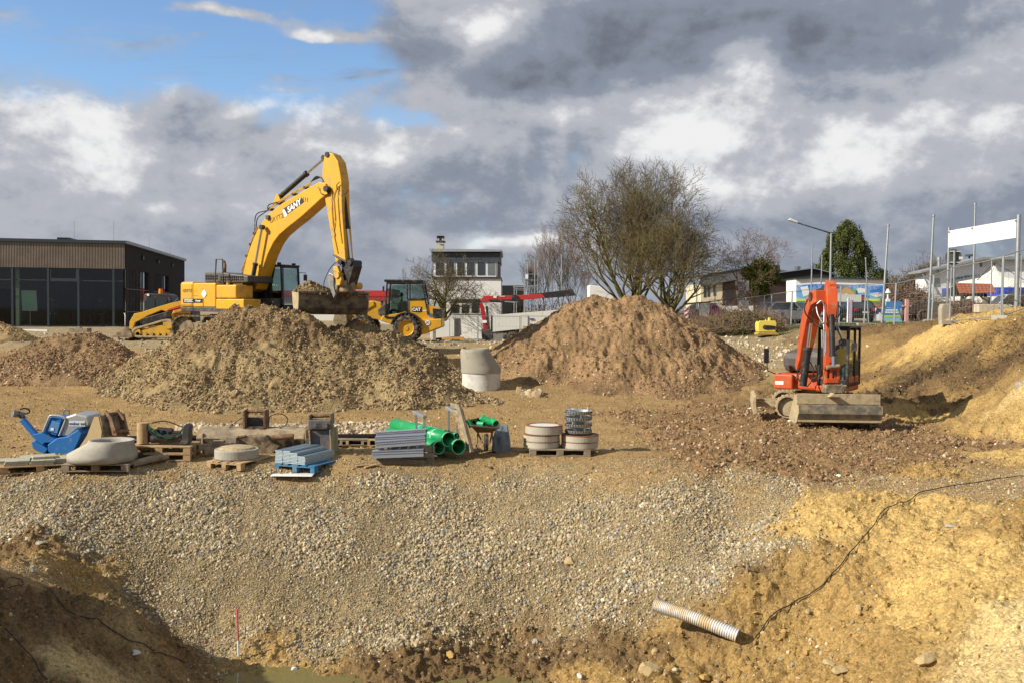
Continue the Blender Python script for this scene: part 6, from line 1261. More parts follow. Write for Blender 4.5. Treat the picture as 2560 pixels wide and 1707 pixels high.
# bigger rocks
def rock(px, py, r, m, lab, sc=(1, 1, .8), sd_=0, name='rock', sink=.36):
    r *= .85
    import bmesh
    bm = bmesh.new(); bmesh.ops.create_icosphere(bm, subdivisions=4, radius=1)
    rr = random.Random(sd_); off_ = Vector((rr.random() * 9, rr.random() * 9, rr.random() * 9))
    from mathutils import noise as mn
    pl = [Vector((rr.gauss(0, 1), rr.gauss(0, 1), rr.gauss(0, 1))).normalized() for _ in range(9)]
    for v in bm.verts:
        d = v.co.normalized(); s_ = 1 + .25 * mn.noise(d * 1.3 + off_) + .07 * mn.noise(d * 4 + off_) + .03 * mn.noise(d * 11 + off_)
        for q in pl:
            t = d.dot(q)
            if t > .62: s_ = min(s_, .70 / t)
        v.co = Vector((d.x * s_ * sc[0], d.y * s_ * sc[1], d.z * s_ * sc[2])) * r
    me = bpy.data.meshes.new(name); bm.to_mesh(me); bm.free(); me.materials.append(m); o = bpy.data.objects.new(name, me); col.objects.link(o)
    g = onground(px, py); o.location = g + Vector((0, 0, r * sc[2] * (1 - sink * 2))); o.rotation_euler = (0, 0, rr.random() * 6); return tag(o, lab, 'rock')
RK = mat('limestone_rock', (.44, .33, .17), .9, 0, .15, 4, (.40, .28, .12), .35, 3, bump=.5, bscale=12, bdist=.03); RKG = mat('grey_rock', (.34, .32, .27), .9, 0, .15, 4, bump=.5, bscale=12, bdist=.03); RKY = mat('ochre_rock', (.42, .27, .08), .9, 0, .2, 4, bump=.5, bscale=12)
rock(1625, 1700, .20, RK, 'large ochre boulder at the bottom picture edge right of centre', sd_=1)
rock(1424, 1408, .10, RK, 'buried pale rock poking out of the gravel slope', (1.1, 1, .9), 2)
rock(1456, 1408, .05, RKG, 'small grey rock right beside the buried pale rock', sd_=22)
rock(1125, 1640, .10, RKY, 'ochre block lying on the mud of the pit floor', (1.3, .8, .7), 3)
rock(1338, 1611, .075, RKG, 'grey stone lying on the mud between puddle and pipe', sd_=4)
rock(1637, 1634, .085, RK, 'pale stone on the ochre mud below the corrugated pipe', sd_=5)
rock(1450, 1700, .07, CONCL, 'white oblong stone at the bottom picture edge', (1.6, .7, .6), 6)
rock(2070, 1675, .10, RK, 'pale stone at the foot of the sand bank near the bottom edge', (1.3, 1, .6), 7)
rock(2315, 1668, .16, RK, 'wide pale clay block low on the sand bank near the corner', (1.5, .8, .5), 8)
rock(2020, 1536, .075, RK, 'pale flat stone in the middle of the brown sand bank', (1.5, .8, .6), 9)
rock(2146, 1552, .085, RK, 'upright pale stone in the sand bank right of the cable', (.7, .7, 1.3), 10)
rock(736, 1688, .085, CONCL, 'round pale stone at the right edge of the puddle', (1, 1, .9), 12)
rock(100, 1362, .10, RKG, 'flat pale stone at the left border of the gravel slope', (1.4, .9, .5), 13)
rock(82, 1430, .075, RKG, 'grey block standing on the lit ledge at lower left', (.7, .7, 1.2), 14)
rock(335, 1625, .10, CONCL, 'white flat lump on the shaded slope at lower left', (1.4, .9, .4), 15)
rock(2375, 1315, .09, RKG, 'grey stone jutting from the bright top of the sand bank', (1.4, .8, .5), 16)
rock(2505, 1290, .07, CONCL, 'white stone near the right edge on top of the sand bank', (1.5, .8, .4), 17)
rock(2100, 1700, .14, RK, 'half buried slab of clay at the bottom edge right of the pipe', (1.5, .9, .4), 18)
rock(2548, 970, .15, CONC, 'whitish boulder in the right bank at the picture edge', (1, 1, .8), 19)
rock(1760, 1690, .10, RKY, 'rough ochre lump in the mud at the bottom edge', (1.2, 1, .7), 20)
rock(1868, 1444, .10, WOODG, 'long wooden splinter sticking in the left flank of the sand bank', (.35, .35, 1.3), 21, 'wood_chunk')
# ============================================================ background buildings
def P2(pts, Y): return [(at(a, b, Y).x, at(a, b, Y).z) for a, b in pts]
def slab_(pts, Y, depth, m, name, parent=None, bevel=0, **k): return MB().prism(P2(pts, Y), Y, Y + depth).build(name, m, parent, bevel=bevel, **k)
DG = mat('dark_window_glass', (.03, .04, .05), .06, 0, .1, spec=.9)
z1 = zf(0, 560, 4.9)
BC = at(313, 817, 59); BC.z = 1.95; EM = Fr(BC, 9.6)
mb_ = empty('modern_building', BC, R(9.6), 'low modern building with vertical wood cladding over a long glass front', 'building')
def mx(a): return EM.L(z1(a, 800), 0).x
def mz(b, a=1500): return EM.L(z1(a, b), 0).z
GLB = glass('shopfront_glass', (.80, .86, .83), .2); ANT = mat('anthracite_metal', (.05, .065, .075), .4, .2, .05); SLAT = mat('weathered_slats', (.27, .225, .18), .8, 0, .2, 1.2); SLD = mat('dark_cladding', (.038, .035, .035), .8, 0, .15)
zt1 = mz(215); zc0 = mz(250); zc1 = mz(550); zg1 = mz(1265); zg0 = -.3; XL = -19.0; DP = 21.5
MB().span((XL, .0, zc0), (.06, DP, zt1)).build('roof', ANT, mb_)
MB().span((XL, -.12, zc0 + .02), (.14, .0, zt1 + .03)).build('fascia', ANT, mb_); MB().span((.06, -.12, zc0 + .02), (.18, DP, zt1 + .03)).build('fascia', mat('light_fascia', (.22, .25, .28), .4, .3), mb_)
MB().span((XL, .02, zc1), (.0, .3, zc0)).span((-.3, .3, zc1), (.0, DP, zc0)).span((-.3, 6.9, zg1), (.0, 8.6, zc1)).span((-.3, 14.4, zg1), (.0, DP, zc1)).build('wall', SLD, mb_)
MB().span((XL, DP - .2, zg1), (-.3, DP, zc0)).span((XL, .3, zc1 + .6), (-.3, DP - .2, zc1 + .7)).build('rear_wall', mat('interior_wall', (.10, .10, .10), .9), mb_)
MB().span((XL, 0.02, zg0), (.05, DP, zg1)).build('plinth', mat('grey_plinth', (.28, .29, .28), .8), mb_)
sl = MB(); x = XL
while x < -.02: sl.span((x, -.035, zc1 - .02), (x + .045, .015, zc0)); x += .088
sl.build('cladding_slat', SLAT, mb_, kind='stuff')
sl = MB(); y = .05
while y < DP: sl.span((.002, y, zc1 if (y < 6.9 or 8.6 < y < 14.4) else zg1), (.035, y + .05, zc0)); y += .12
sl.build('cladding_slat', SLD, mb_, kind='stuff')
for a_ in (150, 590, 960, 1390): X_ = mx(a_); MB().span((X_ - .06, -.02, zg1), (X_ + .06, .10, zc1)).build('mullion', ANT, mb_)
X_ = mx(185); MB().span((X_ - .1, .4, zg1), (X_ + .1, .6, zc1)).build('column', mat('green_column', (.16, .21, .15), .7), mb_)
xs = [XL, mx(150), mx(590), mx(960), mx(1390), -.05]
for i in range(5):
    MB().span((xs[i] + .06, .03, mz(705) - .03), (xs[i + 1] - .06, .07, mz(705) + .03)).build('transom', ANT, mb_)
    MB().add([(xs[i] + .06, .05, zg1), (xs[i + 1] - .06, .05, zg1), (xs[i + 1] - .06, .05, zc1), (xs[i] + .06, .05, zc1)], [(0, 1, 2, 3)]).build('glass_pane', GLB, mb_)
MB().span((mx(610), .0, mz(715)), (mx(950), .09, mz(680))).span((mx(610), .0, mz(570)), (mx(630), .09, mz(680))).span((mx(930), .0, mz(570)), (mx(950), .09, mz(680))).build('vent_window_frame', ANT, mb_)
MB().span((XL, .1, zg1), (.0, DP - .2, zg1 + .02)).build('floor', mat('interior_floor', (.12, .12, .12), .6), mb_)
MB().span((-10, 7, zg1), (-9.9, 12, zg1 + 2.4)).span((-6.2, 6, zg1 + .7), (-3.5, 6.1, zg1 + 2.1)).build('partition', mat('interior_dark', (.035, .035, .04), .7), mb_)
for y0, y1 in ((.3, 6.9), (8.6, 14.4)):
    MB().add([(-.12, y0, zg1), (-.12, y1, zg1), (-.12, y1, zc1), (-.12, y0, zc1)], [(0, 1, 2, 3)]).build('glass_pane', GLS, mb_)
    b_ = MB(); y = y0 + .15
    while y < y1 - 1.5: b_.span((-.04, y, zg1), (.02, y + .06, zc1)); y += .42
    for zz_ in (.9, 2.3): b_.span((-.04, y0, zg1 + zz_), (.02, y1, zg1 + zz_ + .05))
    b_.build('window_bar', BLK, mb_, kind='stuff')
for y in (4.4, 9.6, 15.2): MB().prism([(y, zc1 + .8), (y + .5, zc1 + .8), (y + .25, zc1 + 1.1)], .03, .16, 'x').build('wall_vent', BLK, mb_)  # small dark vents on the side wall
MB().span((mx(520), 3, zt1), (mx(680), 5, zt1 + .35)).build('roof_box', BLK, mb_)
for a_, y in ((797, 2), (1297, 2), (1500, 8), (1500, 16)): MB().cyl((mx(a_), y, zt1), (mx(a_), y, zt1 + (1.35 if y < 5 else .8)), .015, n=5).build('lightning_rod', GALV, mb_)
GB = mat('green_tinted_board', (.25, .42, .32), .4, 0, .15, 1.2)
c = EM.L(z1(370, 950), 1.3); ea = empty('display_board', EM.C + EM.f * c.x + EM.l * 1.3 + Vector((0, 0, zg1 + .02)), R(9.6), 'pale green display board on a stand behind the glass front', 'board')
MB().prism([(-.45, .9), (.42, .9), (.35, 2.15), (-.5, 2.15)], -.03, .03).build('panel', GB, ea); MB().cyl((0, 0, 0), (0, 0, .9), .03).cyl((0, 0, 0), (0, 0, .03), .32).build('stand', STEEL, ea)
DARKC = mat('dark_clothes', (.03, .032, .035), .8); JEAN = mat('blue_jeans', (.02, .055, .12), .8)
c = EM.L(z1(640, 950), 2.0); person(EM.C + EM.f * c.x + EM.l * 2.0 + Vector((0, 0, zg1 + .02)), R(-60), STAND, DARKC, JEAN, SKIN, 'person in dark jacket and blue jeans standing behind the glass front')
c = EM.L(z1(1230, 950), 4.0); person(EM.C + EM.f * c.x + EM.l * 4.0 + Vector((0, 0, zg1 + .02)), R(-90), STAND, DARKC, DARKC, SKIN, 'person in black clothes deeper inside the glass fronted room')
for k, a_ in enumerate((760, 1010, 1150)):
    c = EM.L(z1(a_, 950), 3.2); tb = empty('table', EM.C + EM.f * c.x + EM.l * 3.2 + Vector((0, 0, zg1 + .02)), R(9.6), 'dark table inside the glass front, %s from the left' % ['first', 'second', 'third'][k], 'table', 'tables behind the glass')
    MB().span((-.6, -.4, .7), (.6, .4, .75)).build('table_top', BLK, tb)
    for sx in (-.5, .5): MB().span((sx - .03, -.3, 0), (sx + .03, .3, .7)).build('leg', BLK, tb)
KERB = mat('kerb_stone', (.50, .50, .47), .8)
a = at(50, 834, 50); b = at(120, 835, 50); MB().bar(Vector((a.x, 50, gz(a.x, 50) + .05)), Vector((b.x, 50, gz(b.x, 50) + .05)), .2, .14).build('white_beam', WHT, None, label='long white beam lying on the ground before the glass building', cat='beam')
a = at(200, 828, 48); MB().box((a.x, 48, gz(a.x, 48) + .18), (.95, .5, .2)).box((a.x - .05, 48, gz(a.x, 48) + .27), (.22, .3, .14)).build('timber_crate', WOODG, None, bevel=.02, label='flat timber crate on the ground behind the reddish rubble heap', cat='crate')

# white tower house
YH = 80; hs_ = empty('white_house', at(1165, 850, YH), 0, 'white flat roofed house with a slate band, long window row and chimney', 'house'); z3_ = z3
def hq(pts, dy, depth, m, name, bevel=0, par=None):
    o = MB().prism([(p[0] - hs_.location.x, p[1] - hs_.location.z) for p in P2([z3_(*q) for q in pts], YH)], dy, dy + depth).build(name, m, par or hs_, bevel=bevel); return o
REN = mat('white_render', (.80, .79, .76), .9, 0, .05, .8, (.48, .46, .41), .18, 1.0, bump=.1); SLT = mat('slate', (.085, .095, .11), .6, 0, .25, 2)
hq([(765, 535), (1460, 535), (1460, 1250), (765, 1250)], 0, 9, REN, 'wall')
hq([(785, 520), (1465, 525), (1467, 538), (785, 533)], -.12, 9.2, ANT, 'ledge')
hq([(800, 360), (1432, 360), (1432, 525), (800, 525)], .1, 8.6, REN, 'upper_wall')
hq([(1432, 360), (1446, 360), (1446, 525), (1432, 525)], .02, 8.5, BLK, 'slate_side')
zz0 = P2([z3_(0, 365)], YH)[0][1] - hs_.location.z; zz1_ = P2([z3_(0, 278)], YH)[0][1] - hs_.location.z
xa = P2([z3_(780, 0)], YH)[0][0] - hs_.location.x; xb = P2([z3_(1455, 0)], YH)[0][0] - hs_.location.x
nr = 7; nc_ = 44
for o_ in [MB()]:
    for r_ in range(nr):
        for c_ in range(nc_):
            w_ = (xb - xa) / nc_; x0 = xa + c_ * w_ + (r_ % 2) * w_ * .3; z0 = zz0 + (zz1_ - zz0) * r_ / nr; o_.span((x0 + .01, -.05 - rnd.uniform(0, .03), z0 + .01), (min(x0 + w_ - .01, xb), .03, z0 + (zz1_ - zz0) / nr))
    o_.build('slate_tile', SLT, hs_, kind='stuff')
hq([(780, 275), (1455, 275), (1455, 368), (780, 368)], .0, 8.8, BLK, 'roof_band')
hq([(762, 248), (1472, 256), (1472, 268), (1462, 276), (770, 276), (762, 262)], -.35, 9.6, mat('roof_edge', (.34, .36, .38), .5, .2), 'roof')
for k, (a_, b_2) in enumerate(((820, 900), (925, 997), (1030, 1101), (1126, 1200), (1230, 1304), (1329, 1400))):
    f_ = hq([(a_ - 12, 368), (b_2 + 12, 368), (b_2 + 12, 520), (a_ - 12, 520)], .02, .06, WHT, 'window'); hq([(a_, 380), (b_2, 380), (b_2, 504), (a_, 504)], -.01, .03, DG if k < 5 else mat('grey_glass', (.16, .19, .20), .1), 'pane', par=f_)
hq([(965, 740), (1270, 742), (1270, 892), (965, 888)], -.03, .05, mat('recess_grey', (.17, .17, .17), .8), 'window_recess')
hq([(975, 780), (1262, 782), (1262, 886), (975, 884)], -.06, .05, WHT, 'window')
for a_, b_2 in ((978, 1050), (1075, 1146), (1172, 1245)): hq([(a_, 792), (b_2, 792), (b_2, 876), (a_, 876)], -.09, .05, DG, 'pane')
hq([(960, 724), (1290, 724), (1290, 740), (960, 740)], -.2, .25, WHT, 'window_hood')
ch_ = hq([(820, 190), (888, 190), (888, 250), (820, 250)], 1.0, 1.0, mat('yellow_render', (.55, .48, .30), .9), 'chimney')
hq([(812, 160), (902, 160), (902, 170), (812, 170)], .8, 1.4, BLK, 'chimney_plate', par=ch_); hq([(842, 125), (866, 125), (866, 155), (842, 155)], 1.3, .4, mat('yellow_pot', (.6, .33, .02), .6), 'chimney_pot', par=ch_)
for b_2 in (110, 122): hq([(820, b_2), (892, b_2), (892, b_2 + 6), (820, b_2 + 6)], .9, 1.2, BLK, 'cowl', par=ch_)
for a_ in (822, 888): hq([(a_, 110), (a_ + 3, 110), (a_ + 3, 190), (a_, 190)], 1.2, .06, BLK, 'cowl_post', par=ch_)
MB().prism(P2([z3_(1462, 605), z3_(1690, 605), z3_(1690, 900), z3_(1462, 900)], 92), 92, 98).build('dark_shed', mat('dark_shed_wall', (.02, .02, .02), .8), None, label='flat dark building directly right of the white house', cat='building')
# red and white hall far left of the loader
rh = empty('red_white_hall', at(700, 820, 110), 0, 'long hall with red upper and white lower cladding far behind the loader', 'building')
def rhq(pts, m, name, dy=0): MB().prism([(p[0] - rh.location.x, p[1] - rh.location.z) for p in P2(pts, 110)], dy, dy + 10).build(name, m, rh)
rhq([(640, 727), (972, 727), (972, 744), (640, 744)], PRED, 'red_cladding', -.05); rhq([(640, 744), (975, 744), (975, 850), (640, 850)], WHTD, 'white_cladding')
rb2 = MB()
for k in range(80): x = at(640 + k * 4.15, 735, 110).x - rh.location.x; rb2.span((x, -.16, at(0, 744, 110).z - rh.location.z - .15), (x + .08, -.04, at(0, 727, 110).z - rh.location.z - .15))
rb2.build('cladding_rib', PRED, rh, kind='stuff')
rhq([(966, 722), (974, 722), (974, 744), (966, 744)], GRY, 'vent')

# brown house group on the right
YB = 92; bh = empty('brown_house', at(1900, 850, YB), 0, 'dark brown shingled house with cream wing and white base behind the traffic mirrors', 'house')
def bq(pts, dy, depth, m, name, bevel=0, zf_=zf(1700, 640, 6.533), par=None, Y=YB):
    return MB().prism([(p[0] - bh.location.x, p[1] - bh.location.z) for p in P2([zf_(*q) for q in pts], Y)], dy, dy + depth).build(name, m, par or bh, bevel=bevel)
CRM = mat('cream_render', (.60, .52, .36), .9, 0, .06); BRS = mat('brown_shingle', (.085, .055, .045), .8, 0, .2, 3); RFS = mat('grey_slate_roof', (.11, .115, .12), .6, 0, .15, 2)
bq([(345, 455), (692, 455), (692, 1300), (345, 1300)], 0, 8, CRM, 'cream_wall'); bq([(692, 400), (1900, 300), (1900, 820), (692, 820)], .0, 8, BRS, 'brown_wall'); bq([(692, 820), (1900, 820), (1900, 1300), (692, 1300)], .0, 8, REN, 'white_base')
bq([(335, 330), (1000, 215), (1240, 175), (1240, 345), (900, 395), (620, 450), (335, 490)], -.4, .5, RFS, 'roof_band'); bq([(325, 322), (1240, 165), (1240, 178), (335, 334)], -.5, 9, ANT, 'roof_edge')
bq([(1200, 180), (1500, 215), (1760, 250), (1500, 330), (1200, 360)], -.2, 6, RFS, 'roof')
bq([(1520, 290), (1900, 245), (2150, 212), (2400, 260), (2500, 330), (2500, 480), (1520, 420)], -.3, .4, mat('dark_gable', (.022, .02, .02), .8), 'gable'); bq([(1510, 284), (2150, 200), (2510, 290), (2510, 304), (2150, 214), (1510, 298)], -.6, 8, mat('blue_grey_edge', (.20, .24, .29), .5), 'roof_edge')
for a_, b_2, t_1, t_2 in ((385, 430, 490, 680), (447, 487, 490, 670), (545, 585, 485, 655), (765, 830, 555, 740), (535, 585, 800, 900)): bq([(a_, t_1), (b_2, t_1), (b_2, t_2), (a_, t_2)], -.03, .05, DG, 'window')
bq([(1600, 140), (1680, 140), (1680, 235), (1600, 225)], 1, 1, BRS, 'chimney'); bq([(1970, 165), (2020, 165), (2020, 215), (1970, 215)], 1, 1, RFS, 'chimney')
sh = MB(); 
for r_ in range(24):
    z_ = at(1900, 704 + r_ * 2.5, YB).z - bh.location.z; x0 = at(1807, 730, YB).x - bh.location.x; x1 = at(1989, 730, YB).x - bh.location.x; sh.span((x0, -.03, z_), (x1, .01, z_ + .03))
sh.build('shingle_row', BRS, bh, kind='stuff')
# mural building
YM = 84; mu = empty('mural_building', at(2100, 800, YM), 0, 'low flat building painted with a colourful sky, meadow and house mural', 'building')
mzf = zf(1940, 500, 3.794)
def mq(pts, dy, depth, m, name, zf_=mzf): return MB().prism([(p[0] - mu.location.x, p[1] - mu.location.z) for p in P2([zf_(*q) for q in pts], YM)], dy, dy + depth).build(name, m, mu)
mq([(190, 750), (378, 735), (1030, 755), (1030, 1200), (190, 1200)], 0, 3, WHT, 'wall'); mq([(185, 745), (378, 733), (1036, 752), (1036, 762), (378, 745), (185, 757)], -.2, 3.3, ANT, 'roof_edge')
def flatm(nm, c, r_=.6, **k): return mat(nm, c, r_, 0, .06, 1.0, **k)
skyb = flatm('mural_blue', (.02, .17, .58), c2=(.45, .60, .78), c2amt=.30, c2scale=.9)
mq([(192, 812), (375, 800), (1028, 812), (1028, 880), (192, 880)], -.03, .03, skyb, 'mural_sky'); mq([(192, 880), (1028, 880), (1028, 945), (192, 945)], -.03, .03, flatm('mural_pale_blue', (.16, .42, .72), c2=(.6, .7, .78), c2amt=.3, c2scale=.7), 'mural_sky')
mq([(192, 940), (1028, 940), (1028, 972), (192, 965)], -.05, .05, flatm('mural_yellow', (.66, .70, .10)), 'mural_meadow'); mq([(192, 960), (1028, 962), (1028, 984), (192, 980)], -.07, .07, flatm('mural_green', (.08, .30, .04)), 'mural_grass')
mq([(192, 980), (1028, 984), (1028, 1020), (192, 1018)], -.06, .06, flatm('mural_brown', (.36, .17, .07)), 'mural_soil'); mq([(192, 1018), (1028, 1020), (1028, 1040), (192, 1035)], -.05, .05, flatm('mural_bark', (.26, .13, .06)), 'mural_soil')
mq([(192, 1015), (300, 1015), (300, 1035), (192, 1032)], -.08, .08, flatm('mural_lime', (.50, .66, .05)), 'mural_stripe'); mq([(420, 1040), (930, 1040), (930, 1065), (420, 1062)], -.08, .08, flatm('mural_lime2', (.38, .60, .03)), 'mural_stripe')
mq([(192, 1040), (290, 1040), (290, 1065), (192, 1062)], -.07, .07, flatm('mural_lilac', (.66, .45, .66)), 'mural_stripe'); mq([(192, 1065), (300, 1065), (300, 1100), (192, 1100)], -.07, .07, flatm('mural_gold', (.72, .42, .02)), 'mural_stripe'); mq([(300, 1062), (930, 1062), (930, 1100), (300, 1100)], -.04, .04, flatm('mural_ochre', (.60, .34, .10)), 'mural_stripe')
mq([(192, 1100), (1028, 1100), (1028, 1150), (192, 1150)], -.03, .03, flatm('mural_water', (.32, .58, .72)), 'mural_water')
mq([(588, 860), (655, 812), (735, 870), (742, 950), (590, 950)], -.11, .08, flatm('mural_house', (.50, .34, .16)), 'mural_house'); mq([(582, 864), (655, 806), (742, 872), (738, 880), (655, 818), (588, 872)], -.13, .05, flatm('mural_roof', (.36, .24, .13)), 'mural_roof')
mq([(600, 890), (622, 890), (622, 920), (600, 920)], -.14, .05, WHTD, 'mural_window'); mq([(650, 890), (675, 890), (675, 948), (650, 948)], -.14, .05, WHTD, 'mural_door'); mq([(735, 860), (745, 840), (752, 870), (755, 940), (738, 945)], -.14, .05, flatm('mural_tree', (.16, .36, .04)), 'mural_tree')
mq([(755, 905), (860, 903), (860, 912), (755, 914)], -.12, .05, flatm('mural_navy', (.03, .07, .2)), 'mural_shed'); mq([(765, 925), (800, 912), (835, 925), (835, 950), (765, 950)], -.10, .05, flatm('mural_red', (.35, .05, .05)), 'mural_barn')
for k, pts in enumerate(([(230, 830), (300, 815), (320, 900), (260, 920)], [(750, 850), (800, 835), (860, 850), (870, 880), (780, 885)], [(880, 900), (960, 880), (1020, 905), (950, 925)])): mq(pts, -.045, .04, flatm('mural_cloud', (.75, .78, .8)), 'mural_cloud')
# white hall on the right
YW = 96; wh = empty('white_hall', at(2450, 820, YW), 0, 'white hall with low pitched grey roof and a flue pipe at right', 'building'); zR = zf(2200, 520, 4.611)
def wq(pts, dy, depth, m, name): return MB().prism([(p[0] - wh.location.x, p[1] - wh.location.z) for p in P2([zR(*q) for q in pts], YW)], dy, dy + depth).build(name, m, wh)
wq([(530, 745), (1150, 600), (1900, 600), (1900, 1350), (530, 1350)], 0, 2.5, mat('white_metal_cladding', (.80, .81, .82), .7, 0, .04, 1), 'wall')
wq([(438, 738), (1150, 574), (1900, 574), (1900, 600), (1160, 602), (440, 757)], -.7, 3.2, mat('grey_roof_edge', (.30, .31, .33), .5, .2), 'roof')
rb2 = MB()
for k in range(70): x = at(2316 + k * 4.0, 700, YW).x - wh.location.x; zt_2 = at(2316 + k * 4, max(650, 682 - (k * 4) * .23), YW).z - wh.location.z - .1; rb2.span((x, -.012, at(2400, 690, YW).z - wh.location.z), (x + .03, .0, zt_2))
rb2.build('cladding_rib', mat('rib_grey', (.66, .67, .69), .6), wh, kind='stuff')
for a_, b_2, t_1, t_2 in ((620, 690, 815, 915), (810, 870, 815, 910), (880, 960, 800, 880), (970, 1080, 785, 860), (1090, 1150, 780, 850)): wq([(a_, t_1), (b_2, t_1 - 8), (b_2, t_2 - 8), (a_, t_2)], -.05, .06, mat('pale_glass', (.15, .20, .20), .15), 'window')
for a_, b_2 in ((1150, 1176), (1200, 1232)): wq([(a_, 625), (b_2, 620), (b_2, 680), (a_, 683)], -.06, .07, GRY if a_ < 1180 else WHTD, 'hatch')
c = [at(*zR(*q), YW - .4) - wh.location for q in ((720, 765), (690, 740), (680, 700), (680, 610))]; MB().tube(curve_pts(c, 4), .16, 10).cyl(c[3], c[3] + Vector((0, 0, .35)), .22, n=12).build('flue_pipe', GALV, wh)
c = at(*zR(1030, 548), YW + 4) - wh.location; MB().lathe([(0, .12), (.35, .08), (.5, -.1)], c, 14).cyl(c - Vector((0, 0, .6)), c, .08).span(c + Vector((-1.2, -.1, -.9)), c + Vector((.3, .1, -.6))).build('roof_vent', DGR, wh)
wq([(455, 770), (470, 765), (530, 880), (525, 900)], -.6, .1, GALV, 'brace')
# tent
YT = 84; tp_ = at(*zR(1332, 652), YT); tn_ = empty('marquee_tent', Vector((tp_.x, YT, gz(tp_.x, YT))), 0, 'white peaked marquee tent with blue lower band behind the tiled shelter', 'tent'); hT = tp_.z - tn_.location.z
rT_ = 4.2; zb2 = at(*zR(1400, 925), YT).z - tn_.location.z
pr = [(.06, hT), (.35, hT - .5), (1.2, hT - 1.1), (2.8, zb2 + (hT - zb2) * .30), (rT_ - 1.0, zb2 + .25), (rT_, zb2)]
MB().lathe(pr, (.9, 2, 0), 16).build('canvas', mat('tent_canvas', (.74, .70, .60), .8, 0, .05, 1), tn_); MB().lathe([(rT_, zb2), (rT_ + .02, zb2 - .75)], (.9, 2, 0), 16).build('blue_band', mat('blue_canvas', (.02, .06, .42), .7), tn_); MB().lathe([(rT_ - .02, zb2 - .75), (rT_ - .02, 0)], (.9, 2, 0), 16).build('side_wall', WHTD, tn_)
for a_ in (-1, 1): MB().cyl((.9, 2, hT + .3), (.9 + a_ * rT_ * .7, .2, zb2), .03, n=5).build('rope', HOSE, tn_)
MB().cyl((.9, 2, 0), (.9, 2, hT + .35), .08, n=8).build('mast', DGR, tn_)
# tiled shelter
YS = 62; c = at(*zR(1100, 1150), YS); sh_ = empty('tiled_shelter', Vector((c.x, YS, gz(c.x, YS))), 0, 'small open shelter with red brown tiled roof on dark posts', 'shelter')
def sq(p, Y=YS): return at(*zR(*p), Y) - sh_.location
a, b, c, d = sq((870, 870), YS + 1.5), sq((1290, 880), YS + 1.5), sq((1335, 985), YS - .4), sq((915, 990), YS - .4)
TIL = mat('clay_tile', (.34, .11, .055), .8, 0, .3, 5, (.2, .08, .05), .3, 6)
for i in range(9):
    for j in range(5):
        u0, u1, v0, v1 = i / 9, (i + 1) / 9, j / 5, (j + 1) / 5
        Pq = lambda u, v: a.lerp(b, u).lerp(d.lerp(c, u), v)
        MB().bar(Pq((u0 + u1) / 2, v0) + Vector((0, 0, .0)), Pq((u0 + u1) / 2, v1 + .03) + Vector((0, 0, .05)), (b - a).length / 9 * .93, .05).build('roof_tile', TIL, sh_)
e = (a + b) / 2; MB().add([a, b, b + Vector((.15, 1.5, -.8)), a + Vector((-.1, 1.5, -.8)), d, c], [(0, 1, 2, 3), (0, 1, 5, 4)]).build('roof_board', WOODG, sh_)
for p in ((950, 985), (1215, 990)): q = sq(p, YS + .3); MB().bar((q.x, q.y, 0), q, .16, .16, (0, 1, 0)).build('post', mat('dark_timber', (.05, .04, .03), .9), sh_); MB().bar((q.x, q.y, q.z - .5), (q.x + (.45 if p[0] < 1000 else -.45), q.y, q.z), .1, .1, (0, 1, 0)).build('brace', WOODG, sh_)

